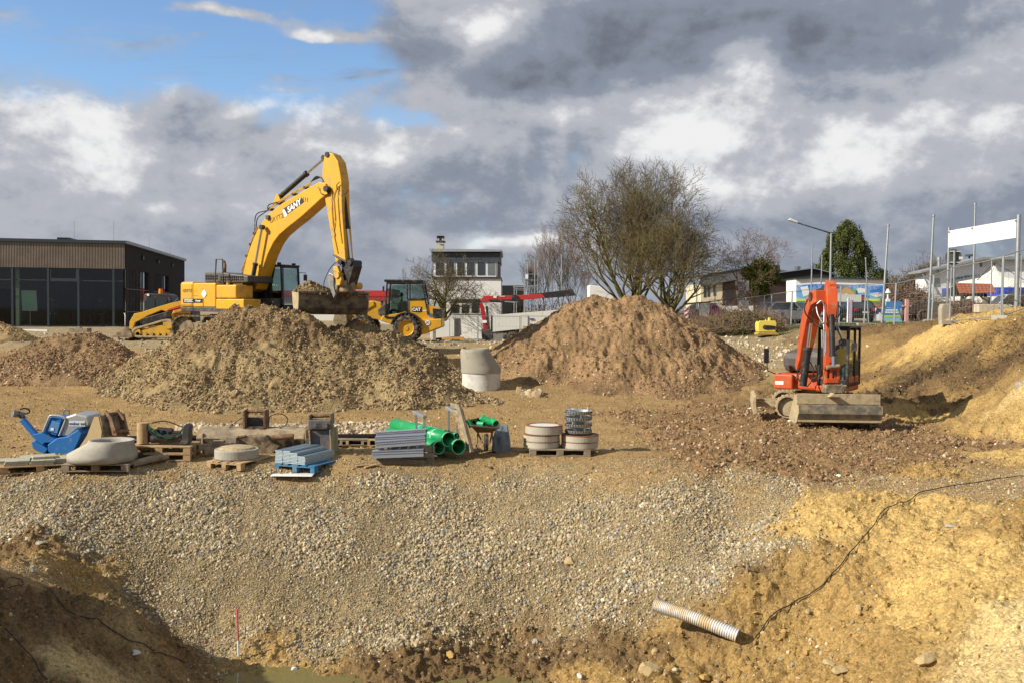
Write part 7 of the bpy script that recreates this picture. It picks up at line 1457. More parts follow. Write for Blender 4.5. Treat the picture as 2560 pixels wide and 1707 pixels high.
# ============================================================ cars, truck
def car(px, py, Y, head, paint, label, L=4.2, W=1.75, Hh=1.48, kind='hatch'):
    c = at(px, py, Y); r = empty('parked_' + ('van' if kind == 'van' else 'car'), Vector((c.x, Y, gz(c.x, Y))), R(head), label, 'van' if kind == 'van' else 'car', 'vehicles parked behind the fence')
    l = L / 2
    if kind == 'van':
        low = [(-l, .3), (l, .3), (l, .75), (l * .82, .98), (-l, 1.05)]; grn = [(-l, 1.0), (l * .78, .95), (l * .38, Hh), (-l * .96, Hh + .02)]
    elif kind == 'hatch':
        low = [(-l, .28), (l, .28), (l * 1.0, .62), (l * .92, .78), (l * .42, .93), (-l * .94, .98), (-l, .75)]; grn = [(-l * .93, .95), (l * .45, .92), (l * .12, Hh - .04), (-l * .2, Hh), (-l * .72, Hh - .05)]
    MB().prism(low, -W / 2, W / 2).build('body', paint, r, bevel=.09)
    g2 = MB(); n = len(grn); vs = [(x, y * (W / 2 - (.02 if z < 1.1 else .17)), z) for y in (-1, 1) for x, z in grn]; g2.add(vs, [tuple(range(n)), tuple(range(n, 2 * n))[::-1]] + [(i, n + i, n + (i + 1) % n, (i + 1) % n) for i in range(n)]); g2.build('cabin_glass', DG, r, bevel=.03)
    top = [p for p in grn if p[1] > 1.1]; x0 = min(p[0] for p in top); x1 = max(p[0] for p in top)
    MB().span((x0 + .03, -W / 2 + .17, Hh - .04), (x1 - .05, W / 2 - .17, Hh + .03)).build('roof', paint, r, bevel=.03)
    p_ = MB()
    for s_ in (-1, 1):
        for xa_, xb_ in ((grn[1], top[0]),): 
            p_.bar((grn[1][0], s_ * (W / 2 - .03), grn[1][1]), (x1, s_ * (W / 2 - .17), Hh - .02), .05, .06); p_.bar((grn[0][0], s_ * (W / 2 - .03), grn[0][1]), (x0, s_ * (W / 2 - .17), Hh - .04), .06, .09); p_.bar((0, s_ * (W / 2 - .02), .95), (-.05, s_ * (W / 2 - .16), Hh), .06, .05)
    p_.build('window_pillar', paint, r)
    for x in (-l * .62, l * .62):
        for s_ in (-1, 1):
            w = empty('wheel', (x, s_ * (W / 2 - .08), .31)); w.parent = r; MB().cyl((0, -.1, 0), (0, .1, 0), .31, n=20).build('tyre', RUB, w); MB().cyl((0, -.11, 0), (0, .11, 0), .20, n=14).build('rim', GALV, w)
    for s_ in (-1, 1):
        MB().box((l - .04, s_ * (W / 2 - .28), .66), (.12, .36, .16)).build('head_light', mat('lamp_glass', (.75, .78, .8), .1), r, bevel=.02); MB().box((-l + .03, s_ * (W / 2 - .2), .86), (.1, .28, .2)).build('tail_light', RED, r, bevel=.02)
        MB().box((l * .36, s_ * (W / 2 + .08), .98), (.1, .16, .12)).build('mirror', paint, r, bevel=.02)
    MB().box((l - .01, 0, .52), (.06, 1.0, .16)).build('grille', BLK, r); MB().box((l + .02, 0, .42), (.02, .5, .11)).build('number_plate', WHT, r); MB().box((-l - .01, 0, .7), (.02, .5, .11)).build('number_plate', WHT, r)
    return r
SB = mat('silver_blue_paint', (.17, .22, .33), .3, .5, .03, coat=.5); CW = mat('white_car_paint', (.7, .7, .7), .3, 0, .03, coat=.5); CB = mat('black_car_paint', (.012, .013, .014), .25, 0, .03, coat=.5); CR = mat('red_car_paint', (.30, .01, .015), .3, 0, .03, coat=.5); CS = mat('grey_car_paint', (.3, .31, .33), .3, .5, .03, coat=.5)
car(1948, 815, 70, -75, SB, 'silver blue car with its front to the camera behind the yellow machine')
car(1995, 815, 68, -55, CW, 'white car parked right of the silver blue car')
car(2124, 812, 68, 100, CB, 'dark hatchback showing its red rear lights behind the orange arm')
car(2055, 812, 72, 95, CR, 'red car half hidden behind the orange boom')
car(2535, 795, 76, 178, CW, 'white van with dark windows parked at the right edge', L=4.9, W=1.85, Hh=1.95, kind='van')
car(1742, 800, 84, 175, CS, 'grey car far behind the right slope of the brown heap')

# crane truck at the road
YK = 73; tk = empty('crane_truck', at(1320, 858, YK), 0, 'white flatbed truck with a folded red loading crane behind the soil heaps', 'truck'); z5 = zf(1090, 660, 6.031)
def kq(pts, dy, depth, m, name, bevel=0, par=None): return MB().prism([(p[0] - tk.location.x, p[1] - tk.location.z) for p in P2([z5(*q) for q in pts], YK)], dy, dy + depth).build(name, m, par or tk, bevel=bevel)
kq([(835, 775), (1640, 710), (1900, 690), (1900, 930), (1640, 955), (1400, 960), (860, 1020), (835, 1010)], -1.2, .08, WHTD, 'side_panel'); kq([(835, 775), (860, 775), (860, 1015), (835, 1010)], -1.2, 2.4, WHT, 'front_panel'); kq([(1380, 790), (1390, 790), (1390, 965), (1380, 965)], -1.24, .05, GRY, 'panel_post')
kq([(860, 960), (1900, 890), (1900, 930), (860, 1010)], -1.1, 2.3, WHTD, 'load_floor'); kq([(860, 1020), (1900, 960), (1900, 1000), (860, 1050)], -.9, 1.8, BLK, 'chassis'); kq([(870, 1030), (1015, 1025), (1015, 1140), (870, 1140)], -1.1, .6, mat('grey_box', (.22, .22, .2), .7), 'tool_box')
kq([(1412, 822), (1472, 820), (1472, 842), (1412, 845)], -1.26, .04, mat('blue_label', (.03, .06, .3), .5), 'label')
for a_ in (1160, 1420): 
    c = at(*z5(a_, 1110), YK) - tk.location
    for lt in (-1.0, .7): w = wheel(tk, Vector((c.x, 0, c.z)), .50, .32, lt, GRY, lugs=16); 
    MB().prism([(c.x + .62 * math.cos(t), c.z + .62 * math.sin(t)) for t in np.linspace(R(20), R(190), 12)] + [(c.x + .56 * math.cos(t), c.z + .56 * math.sin(t)) for t in np.linspace(R(190), R(20), 12)], -1.15, -.75).build('mudguard', BLK, tk)
kq([(690, 580), (720, 640), (770, 860), (815, 1150), (745, 1150), (705, 900), (675, 700), (650, 600)], -.3, .5, RED, 'crane_column', .03); kq([(750, 640), (780, 640), (830, 1150), (790, 1150)], -.5, 1.0, BLK, 'crane_post', .02); kq([(690, 980), (860, 990), (860, 1130), (700, 1130)], -1.0, 2.0, DGR, 'crane_base', .03)
kq([(665, 560), (720, 485), (1180, 480), (1400, 465), (1600, 458), (1650, 515), (1400, 540), (1180, 545), (830, 545), (760, 580), (690, 570)], -.35, .4, PRED, 'crane_boom', .03); kq([(1380, 460), (1600, 440), (2050, 385), (2110, 480), (1900, 500), (1650, 520), (1600, 465)], -.2, .4, BLK, 'crane_extension', .02)
c1 = at(*z5(820, 560), YK) - tk.location; c2_ = at(*z5(1250, 580), YK) - tk.location; ram(tk, c1 + Vector((0, -.4, 0)), c2_ + Vector((0, -.4, 0)), .10, .5); kq([(1150, 470), (1210, 470), (1270, 560), (1250, 600), (1210, 590), (1140, 550)], -.45, .6, BLK, 'crane_joint', .02)
kq([(530, 550), (600, 600), (650, 580), (680, 620), (640, 660), (590, 680), (545, 620)], -.3, .6, BLK, 'hydraulic_grab', .03); kq([(868, 487), (915, 487), (915, 517), (868, 517)], -.38, .03, WHT, 'round_label')
kq([(700, 850), (780, 850), (785, 890), (705, 890)], -.42, .02, WHT, 'label'); kq([(960, 489), (1042, 487), (1042, 497), (960, 499)], -.375, .02, WHTD, 'label')
# truck cab with white wind deflector
YC = 70
slab_([(1475, 760), (1640, 760), (1640, 860), (1475, 860)], YC, 2.3, WHT, 'truck_cab', tk).location = -Vector(tk.location) + Vector((0, 0, 0))
dfl = slab_([(1473, 713), (1500, 716), (1522, 728), (1535, 745), (1532, 752), (1473, 752)], YC, 2.0, WHT, 'wind_deflector', tk, bevel=.05); dfl.location = -Vector(tk.location)
# second white body with grey end at the left, tail lift
w2 = empty('white_trailer', at(1120, 858, 71), 0, 'white sloping trailer body with grey corrugated end behind the wheel loader', 'trailer')
def w2q(pts, dy, d, m, name): return MB().prism([(p[0] - w2.location.x, p[1] - w2.location.z) for p in P2([z5(*q) for q in pts], 71)], dy, dy + d).build(name, m, w2)
w2q([(90, 870), (260, 850), (300, 850), (300, 1085), (0, 1110), (-60, 1150), (-60, 1020), (95, 940)], -1.1, 2.2, WHTD, 'body'); g_ = w2q([(262, 815), (365, 820), (378, 1075), (300, 1085), (285, 850)], -1.15, 1.8, mat('grey_corrugated', (.30, .32, .35), .5, .3), 'end_panel')
rb2 = MB()
for k in range(6): c = at(*z5(290 + k * 14, 950), 71) - w2.location; rb2.span((c.x, -1.2, c.z - 1.0), (c.x + .08, -1.14, c.z + .6))
rb2.build('rib', GRY, w2, kind='stuff'); w2q([(-60, 1100), (300, 1090), (300, 1130), (-60, 1160)], -.9, 1.8, BLK, 'chassis')
slab_([z5(80, 1112), z5(415, 1100), z5(425, 1135), z5(90, 1140)], 58, .5, mat('orange_beam', (.55, .28, .05), .6), 'orange_beam', label='orange beam lying on the road edge in front of the white trailer', cat='beam')
a = at(1086, 820, 47); MB().bar(Vector((a.x, 47, gz(a.x, 47))), Vector((a.x, 47, gz(a.x, 47) + .95)), .14, .1, (0, 1, 0)).build('wooden_post', WOODG, None, label='short wooden post directly behind the wheel loader', cat='post')

# scaffold towers
def scaffold(pxs, top, Y, lab, rows):
    c = at(pxs[0], 850, Y); r = empty('scaffold_tower', Vector((c.x, Y, gz(c.x, Y))), 0, lab, 'scaffold'); x = [at(p, 700, Y).x - c.x for p in pxs]; zt_3 = at(pxs[0], top, Y).z - r.location.z
    for i, xx in enumerate(x): MB().cyl((xx, (i % 2) * 1.2, 0), (xx, (i % 2) * 1.2, zt_3 - (i % 2) * .1), .035, n=6).build('standard', GALV, r)
    for p in rows: z_ = at(pxs[0], p, Y).z - r.location.z; MB().cyl((x[0], 0, z_), (x[-1], 0, z_), .028, n=5).build('ledger', GALV, r); MB().cyl((x[0], 0, z_), (x[1], 1.2, z_), .028, n=5).build('transom', GALV, r)
    return r
s_ = scaffold([1313, 1320, 1337, 1346], 648, 76, 'tall bare scaffold tower right of the white house', [652, 686, 701, 721, 755, 770, 778]); c = at(1317, 692, 75.9) - s_.location; MB().box(c, (.22, .05, .35)).build('sign_plate', WHT, s_)
scaffold([1286, 1292, 1311, 1320], 714, 74, 'low scaffold frame between the white house and the tall tower', [718, 722, 726, 786])
slab_([(1283, 716), (1345, 714), (1345, 717), (1283, 719)], 74, 1.0, GALV, 'scaffold_deck', label='scaffold plank lying on the low scaffold frame', cat='plank')

# ============================================================ fences, poles, signs
def fence_panel(a, b, lab, h=2.0, Hs=None, tilt=0.0, wires=True):
    a = Vector(a); b = Vector(b); r = empty('fence_panel', a, 0, lab, 'fence panel', 'galvanised mobile fence panels'); d = b - a; L_ = d.length; u = d.normalized(); up = Vector((tilt, 0, 1))
    f = MB()
    for s_ in (.01, .99): f.cyl(d * s_, d * s_ + up * h, .024, n=6)
    f.build('post', GALV, r); f = MB()
    for z_ in (.12, h): f.cyl(up * z_, d + up * z_, .02, n=6)
    f.build('rail', GALV, r)
    if wires:
        w = MB(); n = max(3, int(L_ / .22))
        for i in range(1, n): p = d * (i / n); w.bar(p + up * .12, p + up * h, .005, .005, (0, 1, 0))
        for z_ in (.55, 1.0, 1.5): w.bar(up * z_, d + up * z_, .006, .006)
        w.build('wire_mesh', GALV, r, kind='stuff')
    MB().box((0, 0, .07), (.65, .24, .14), rz=math.atan2(d.y, d.x) + math.pi / 2).build('foot_block', CONC, r)
    return r
def gp(px, Y, py=800): c = at(px, py, Y); return Vector((c.x, Y, gz(c.x, Y)))
pf = [(1770, 74), (1812, 69), (1862, 65), (1908, 61.5), (1926, 60), (1977, 55), (2098, 50), (2160, 47), (2235, 44), (2329, 41), (2373, 34.8)]
nm_ = ['far left behind the traffic mirrors', 'second from the left behind the bramble', 'third from the left behind the bramble', 'narrow one beside the bramble top', 'left of the silver blue car', 'in front of the white car and orange boom', 'in front of the dark hatchback', 'in front of the poster boards', 'in front of the old wagon', 'running towards the camera before the standing stone']
for i in range(len(pf) - 1): fence_panel(gp(*pf[i]), gp(*pf[i + 1]), 'mesh fence panel ' + nm_[i], h=2.0, tilt=.03)
fence_panel(gp(2373, 34.8), gp(2503, 31.5), 'mesh fence panel in front of the tiled shelter', tilt=.01, h=2.02); fence_panel(gp(2505, 31.3), gp(2562, 31.6), 'mesh fence panel at the right edge below the banner', h=2.05); fence_panel(gp(2475, 35), gp(2550, 34), 'second mesh fence panel behind the banner post', h=1.9)
for a_, b_2, lab in ((1123, 1194, 'left low one before the white trailer'), (1194, 1300, 'middle low one before the red crane'), (1300, 1500, 'right low one before the truck bed')):
    A = at(a_, 856, 60); B = at(b_2, 856, 61); fence_panel(A, B, 'mesh fence panel on the road, ' + lab, h=1.62)
def pole(px0, py0, px1, Y, lab, r_=.04, name='flag_pole', cat='pole', top=True):
    t = at(px0, py0, Y); g = at(px1, 800, Y); g.z = gz(g.x, Y); o = MB().cyl(g, t, r_ * 1.2, r_ * .8, 10); 
    if top: o.cyl(t, t + Vector((0, 0, .08)), r_ * 1.3, n=8)
    return o.build(name, GALV, None, label=lab, cat=cat, group='tall bare poles')
pole(2031, 617, 2026, 58, 'bare pole left of the street lamp in front of the conifer', .045); pole(2055, 642, 2050, 66, 'thin bare pole between the street lamp and the first pole', .04); pole(2164, 648, 2172, 58, 'thin leaning pole at the right end of the mural building', .04)
pole(2221, 566, 2205, 50, 'tall pole right of the conifer in front of the mural', .06); pole(2334, 542, 2321, 50, 'tall pole left of the white banner', .065); pole(2438, 513, 2432, 46, 'tallest pole passing behind the white banner', .055)
for p_, lab in (((1742, 678, 1742, 74), 'pole right of the big bare tree trunk'), ((1404, 640, 1403, 80), 'thin white pole among the saplings'), ((1381, 705, 1380, 78), 'short pole beside the saplings')): pole(*p_, lab, .05)
# street lamp
YL = 52; g = gp(2074, YL); sl_ = empty('street_lamp', g, 0, 'grey street lamp with one long arm reaching left above the mural', 'street lamp'); t = at(2078, 584, YL) - g; MB().cyl((0, 0, 0), t, .07, .05, 10).build('pole', GALV, sl_); a = at(1991, 557, YL) - g; MB().cyl(t, a, .04, .03, 8).build('arm', DGR, sl_); b = at(1970, 551, YL) - g
MB().prism([(b.x, b.z), (b.x + .12, b.z + .10), (a.x + .05, a.z + .06), (a.x + .05, a.z - .04), (b.x + .15, b.z - .06)], -.12, .12).build('lamp_head', WHTD, sl_, bevel=.02)
# white banner
A = at(2371, 620, 39); B = at(2546, 594, 34); gA = gp(2372, 39); gB = gp(2549, 34)
bn = empty('banner', Vector((A.x, 39, gA.z)), 0, 'long blank white banner stretched between two tall posts at right', 'banner'); o_ = bn.location
tA = at(2371, 578, 39) - o_; tB = at(2545, 548, 34) - o_
A = A - o_; B = B - o_; nrm = Vector((1, .0, 0)); vs = []
for q in (A, B, tB, tA): vs += [q, q + Vector((.03, 0, 0))]
MB().add(vs, [(0, 2, 4, 6), (7, 5, 3, 1), (0, 1, 3, 2), (2, 3, 5, 4), (4, 5, 7, 6), (6, 7, 1, 0)]).build('banner_sheet', WHT, bn)
for k, (q, gg) in enumerate(((tA, gA), (tB, gB))):
    b0_ = Vector((q.x + .05, q.y + .05, (gg - o_).z)); MB().cyl(b0_, b0_ + Vector((0, 0, q.z - b0_.z + .15)), .05 if k == 0 else .075, n=10).build('post', GALV, bn)
for k in (.02, .38, .98): q = tA.lerp(tB, k) - Vector((.02, 0, .06)); MB().box(q, (.03, .06, .06)).build('clip', STEEL, bn)
# round sign seen from behind
g = gp(2384, 46); rs_ = empty('round_sign', g, 0, 'round traffic sign seen from behind below the white banner', 'traffic sign'); t = at(2386, 627, 46) - g; MB().cyl((0, 0, 0), t, .05, n=10).build('post', GALV, rs_); c = at(2385, 643, 46) - g; MB().cyl(c + Vector((0, .05, 0)), c + Vector((0, .08, 0)), .39, n=32).build('disc', mat('sign_back_grey', (.12, .135, .125), .6), rs_)
for dz_ in (-.26, .26): MB().box(c + Vector((0, .02, dz_)), (.6, .04, .05)).build('bracket', WHTD, rs_)
MB().box(c + Vector((.32, -.02, -.05)), (.18, .01, .13)).build('sticker', WHT, rs_)
# traffic mirrors
g = gp(1848, 60); tm = empty('traffic_mirrors', g, 0, 'two rectangular traffic mirrors with red white borders on posts', 'traffic mirror'); zM = zf(1700, 640, 6.533)
for (a0, b0_, a1, b1_) in ((905, 395, 1085, 530), (920, 540, 1080, 675)):
    p = at(*zM(a0, b1_), 60) - g; q = at(*zM(a1, b0_), 60) - g
    MB().span((p.x, 0, p.z), (q.x, .05, q.z)).build('frame', WHT, tm, bevel=.02); MB().span((p.x + .10, -.03, p.z + .10), (q.x - .10, .0, q.z - .10)).build('mirror_face', mat('mirror_glass', (.16, .18, .16), .3, .3), tm, bevel=.02)
    st_ = MB(); W_2, H_2 = q.x - p.x, q.z - p.z
    for k in range(7):
        x = p.x + W_2 * (k + .25) / 7; st_.span((x, -.012, p.z - .005), (x + W_2 * .07, -.001, p.z + .11)).span((x, -.012, q.z - .11), (x + W_2 * .07, -.001, q.z + .005))
    for k in range(5):
        z_ = p.z + H_2 * (k + .25) / 5; st_.span((p.x - .005, -.012, z_), (p.x + .11, -.001, z_ + H_2 * .09)).span((q.x - .11, -.012, z_), (q.x + .005, -.001, z_ + H_2 * .09))
    st_.build('border_stripe', mat('stripe_red_dark', (.22, .03, .05), .5), tm, kind='stuff')
for a_ in (965, 1040): c = at(*zM(a_, 400), 60) - g; MB().cyl((c.x, .09, 0), (c.x, .09, c.z), .05, n=8).build('post', GALV, tm)
c = at(*zM(1103, 490), 60) - g; MB().box(c + Vector((0, .12, 0)), (.22, .03, .62)).build('back_plate', WHTD, tm)
c = at(*zM(1065, 800), 60) - g; MB().box(c + Vector((0, .3, 0)), (.58, .05, .55)).build('lower_plate', WHTD, tm)
# no-stopping sign, beacon, small signs
g = gp(1787, 70); ns = empty('no_stopping_sign', g, 0, 'blue and red round no stopping sign on a post', 'traffic sign'); c = at(*zM(569, 890), 70) - g; MB().cyl((c.x, .02, 0), (c.x, .02, c.z + 1.6), .035, n=8).build('post', GALV, ns); MB().cyl(c + Vector((0, -.02, 0)), c, .36, n=28).build('red_ring', RED, ns); MB().cyl(c + Vector((0, -.035, 0)), c + Vector((0, -.02, 0)), .27, n=28).build('blue_disc', mat('sign_blue', (.03, .06, .42), .5), ns); MB().bar(c + Vector((-.2, -.045, .2)), c + Vector((.2, -.045, -.2)), .02, .08).bar(c + Vector((.2, -.045, .2)), c + Vector((-.2, -.045, -.2)), .02, .08).build('cross', RED, ns); MB().box(c + Vector((-.75, .03, .05)), (.7, .03, 1.0)).build('white_panel', WHTD, ns)
g = gp(1716, 66); bk_ = empty('warning_beacon', g, 0, 'red and white striped warning board at the slope of the brown heap', 'beacon'); c = at(1716, 790, 66) - g; MB().box(c, (.28, .04, .95)).build('board', WHT, bk_)
for k in range(3): z_ = c.z - .36 + k * .32; MB().prism([(c.x - .14, z_ - .05), (c.x + .14, z_ + .15), (c.x + .14, z_ + .28), (c.x - .14, z_ + .08)], -.03, -.021).build('stripe', RED, bk_)
g = gp(1694, 66, 800)
# yellow machine
YY = 46; g = gp(1917, YY); ym = empty('yellow_roller_machine', g, 0, 'small pale yellow road machine standing at the bramble hedge', 'machine')
PY = mat('pale_yellow_paint', (.72, .58, .10), .5, 0, .06, 3)
def yq(pts, dy, d, m, name, bevel=.02): return MB().prism([(p[0] - g.x, p[1] - g.z) for p in P2([zM(*q) for q in pts], YY)], dy, dy + d).build(name, m, ym, bevel=bevel)
yq([(1262, 1095), (1290, 1060), (1540, 1060), (1558, 1090), (1555, 1160), (1540, 1240), (1270, 1240), (1262, 1200)], -.2, .6, PY, 'housing'); yq([(1330, 1155), (1360, 1130), (1500, 1140), (1545, 1150), (1540, 1195), (1400, 1205), (1340, 1190)], -.23, .05, BLK, 'black_opening', .004)
yq([(1275, 1015), (1330, 1012), (1310, 1060), (1275, 1090)], -.1, .3, GLS, 'windshield', 0); yq([(1440, 1010), (1470, 1010), (1475, 1060), (1435, 1060)], -.1, .15, PY, 'seat_post'); yq([(1385, 1040), (1400, 1040), (1400, 1065), (1385, 1065)], -.1, .1, PY, 'lever')
yq([(1430, 1205), (1450, 1205), (1450, 1280), (1430, 1280)], -.15, .1, PY, 'support_leg'); yq([(1265, 1245), (1545, 1245), (1590, 1275), (1590, 1290), (1240, 1290), (1240, 1270)], -.3, .7, mat('ochre_skid', (.40, .26, .06), .8), 'skid')
# posters
def poster(px0, px1, py0, py1, Y, lab, cols):
    a = at(px0, py1, Y); b = at(px1, py0, Y); g_2 = gz(a.x, Y); r = empty('poster_board', Vector((a.x, Y, g_2)), 0, lab, 'poster'); w = b.x - a.x; z0, z1_ = a.z - g_2, b.z - g_2
    MB().span((0, 0, z0), (w, .04, z1_)).build('board', cols[0], r)
    for i, (pts, m) in enumerate(cols[1:]): MB().prism([(x * w, z0 + y * (z1_ - z0)) for x, y in pts], -.02 - .004 * i, -.004 * i).build('print_patch', m, r)
    for x, s_ in ((.05 * w, -.25), (.95 * w, .25)): MB().cyl((x, .05, z1_), (x + s_, -.1, 0), .025, n=6).build('leg', DGR, r)
    return r, w, z0, z1_
PB = flatm('poster_blue', (.05, .22, .55)); PB2 = flatm('poster_light_blue', (.25, .50, .72)); PGn = flatm('poster_green', (.42, .60, .12)); PW = flatm('poster_white', (.75, .77, .8)); PP = flatm('poster_dark', (.06, .05, .09)); PS = flatm('poster_skin', (.60, .38, .28))
r, w, z0_, z1_ = poster(2188, 2250, 771, 802, 58, 'white, green and blue poster board with a pale figure at its left side', [PW, ([(0, .55), (.2, .5), (.25, .95), (.05, 1)], PP), ([(.05, 0), (.28, 0), (.22, .6), (.15, .65)], PW), ([(.32, .45), (1, .5), (1, 1), (.35, 1)], PB), ([(.30, .22), (1, .30), (1, .48), (.32, .42)], PGn), ([(.30, 0), (1, 0), (1, .26), (.30, .2)], PB2)])
for dz_, w_ in ((.84, .50), (.66, .56)): MB().box((w * .66, -.035, z0_ + (z1_ - z0_) * dz_), (w * w_, .006, .09)).build('print_line', WHT, r)
poster(2214, 2256, 755, 805, 62, 'light blue poster board standing behind the other poster', [PB2, ([(0, .75), (1, .7), (1, 1), (0, 1)], PB), ([(.55, .1), (.95, .15), (.9, .55), (.6, .5)], PS), ([(0, .0), (.5, 0), (.5, .12), (0, .2)], PGn)])
# white lamp figure, pink stele, stones, post
g = gp(2220, 64); lf = empty('lamp_sculpture', g, 0, 'white standing lamp figure with conical shade behind the posters', 'sculpture'); c = at(2220, 733, 64) - g; MB().lathe([(.02, .28), (.05, .27), (.20, .0), (.06, -.02), (.05, -.3)], c, 16).build('lamp_shade', WHT, lf); MB().cyl((c.x, 0, 0), (c.x, 0, c.z - .3), .10, .07, 10).box((c.x, 0, c.z - .75), (.24, .2, .7)).build('lamp_body', WHT, lf)
g = gp(2266, 52); MB().box((g.x, 52, g.z + .65), (.16, .16, 1.3)).box((g.x, 52, g.z + .95), (.45, .12, .08)).build('pink_stele', mat('pink_paint', (.60, .33, .28), .7), None, label='slender pinkish carved post between poster and wagon', cat='post')
g = gp(2126, 56); MB().box((g.x, 56, at(2126, 765, 56).z - .6), (.14, .1, 1.9)).build('lilac_post', mat('lilac_paint', (.55, .38, .55), .7), None, label='lilac post in front of the mural behind the dark hatchback', cat='post')
g = gp(2119, 56); ws = empty('white_sign', g, 0, 'small white sign on a white post in front of the mural', 'sign'); c = at(2124, 746, 56) - g; MB().box(c, (1.5 * .9, .04, .42)).build('board', WHTD, ws); MB().cyl((0, 0, 0), (0, 0, c.z), .05, n=8).build('post', WHT, ws)
g = gp(2362, 37); MB().prism([(-.2, 0), (.2, 0), (.22, .55), (.12, .68), (-.16, .66), (-.22, .5)], -.15, .15).build('standing_stone', mat('sandstone', (.36, .31, .24), .9, 0, .15, 4, bump=.4, bscale=14), None, bevel=.04, label='rough standing stone beside the fence corner near the wagon', cat='stone', loc=g)
g = gp(2480, 35); MB().box((g.x, 35, g.z + .12), (1.2, .5, .3)).build('concrete_block', mat('pale_block', (.50, .44, .33), .9, 0, .1), None, bevel=.03, label='flat pale concrete block under the fence at right', cat='block')
g = gp(2465, 36); MB().cyl((g.x, 36, g.z), (g.x + .02, 36, g.z + .5), .14, .13, 12).build('tree_stump', mat('stump_bark', (.12, .10, .08), .9, 0, .2, 6), None, label='dark round stump behind the fence near the hedge', cat='stump')
# green container
slab_([zR(1080, 1095), zR(1235, 1100), zR(1240, 1140), zR(1220, 1210), zR(1100, 1205), zR(1080, 1150)], 58, 1.6, mat('green_container_paint', (.01, .25, .11), .5, 0, .05), 'green_container', bevel=.05, label='bright green container behind the bare hedge', cat='container')
slab_([zR(990, 1060), zR(1080, 1050), zR(1080, 1150), zR(990, 1130)], 59, .8, mat('dark_green_paint', (.01, .10, .05), .5), 'green_bin', bevel=.05, label='darker green bin left of the green container', cat='bin')
# old wagon
YG = 60; g = gp(2320, YG); wgs = 60 / 45.; wg = empty('old_wagon', g, 0, 'old dark wooden hay wagon with spoked wheels on the grass', 'wagon'); DW = mat('old_wood', (.075, .055, .04), .9, 0, .25, 6)
def spoked(c, r_, nm='wheel'):
    w = empty(nm, c); w.parent = wg; MB().lathe([(r_ * .88, -.04), (r_, -.04), (r_, .04), (r_ * .88, .04), (r_ * .88, -.04)], (0, 0, 0), 28, Matrix.Rotation(R(90), 3, 'X')).build('wheel_rim', mat('wheel_wood', (.16, .12, .09), .9), w); MB().cyl((0, -.12, 0), (0, .08, 0), .09, n=10).build('hub', DW, w)
    for i in range(10): t = math.pi * 2 * i / 10; MB().bar((0, 0, 0), (r_ * .9 * math.cos(t), 0, r_ * .9 * math.sin(t)), .035, .035, (0, 1, 0)).build('spoke', DW, w)
c = at(2300, 788, YG) - g; spoked(Vector((c.x, -.7, .44)), .44); spoked(Vector((c.x, .8, .44)), .44); c2_ = at(2348, 775, YG) - g; spoked(Vector((c2_.x, -.7, .55)), .55)
for k in range(4): a = at(2284, 768 - k * 3.2, YG) - g; b = at(2390, 764 - k * 5, YG) - g; MB().bar((a.x, -.6, .75 + k * .14), (b.x, -.6, .85 + k * .17), .05, .13).build('plank', DW, wg)
MB().bar(((at(2284, 0, YG) - g).x, .1, .75), ((at(2390, 0, YG) - g).x, .1, .85), 1.2, .10).bar(((at(2284, 0, YG) - g).x, .7, .9), ((at(2390, 0, YG) - g).x, .7, 1.0), .05, .4).build('wagon_bed', DW, wg)

# ============================================================ vegetation
BARK = mat('mossy_bark', (.085, .07, .035), .95, 0, .3, 3, (.15, .14, .03), .5, 1.5); TWG = mat('twig', (.115, .085, .045), .9, 0, .3, .8, (.155, .13, .04), .4, .35); TWR = mat('reddish_twig', (.19, .12, .085), .9, 0, .3, .8)
class Tw:
    def __init__(s): s.v = []; s.f = []
    def tube(s, pts, radii, n):
        b = len(s.v); L_ = len(pts)
        for i, p in enumerate(pts):
            d = pts[min(i + 1, L_ - 1)] - pts[max(i - 1, 0)]; d.normalize(); a = d.orthogonal().normalized(); c = d.cross(a)
            for k in range(n): t = 2 * math.pi * k / n; s.v.append(p + (a * math.cos(t) + c * math.sin(t)) * radii[i])
        for i in range(L_ - 1):
            for k in range(n): s.f.append((b + i * n + k, b + i * n + (k + 1) % n, b + (i + 1) * n + (k + 1) % n, b + (i + 1) * n + k))
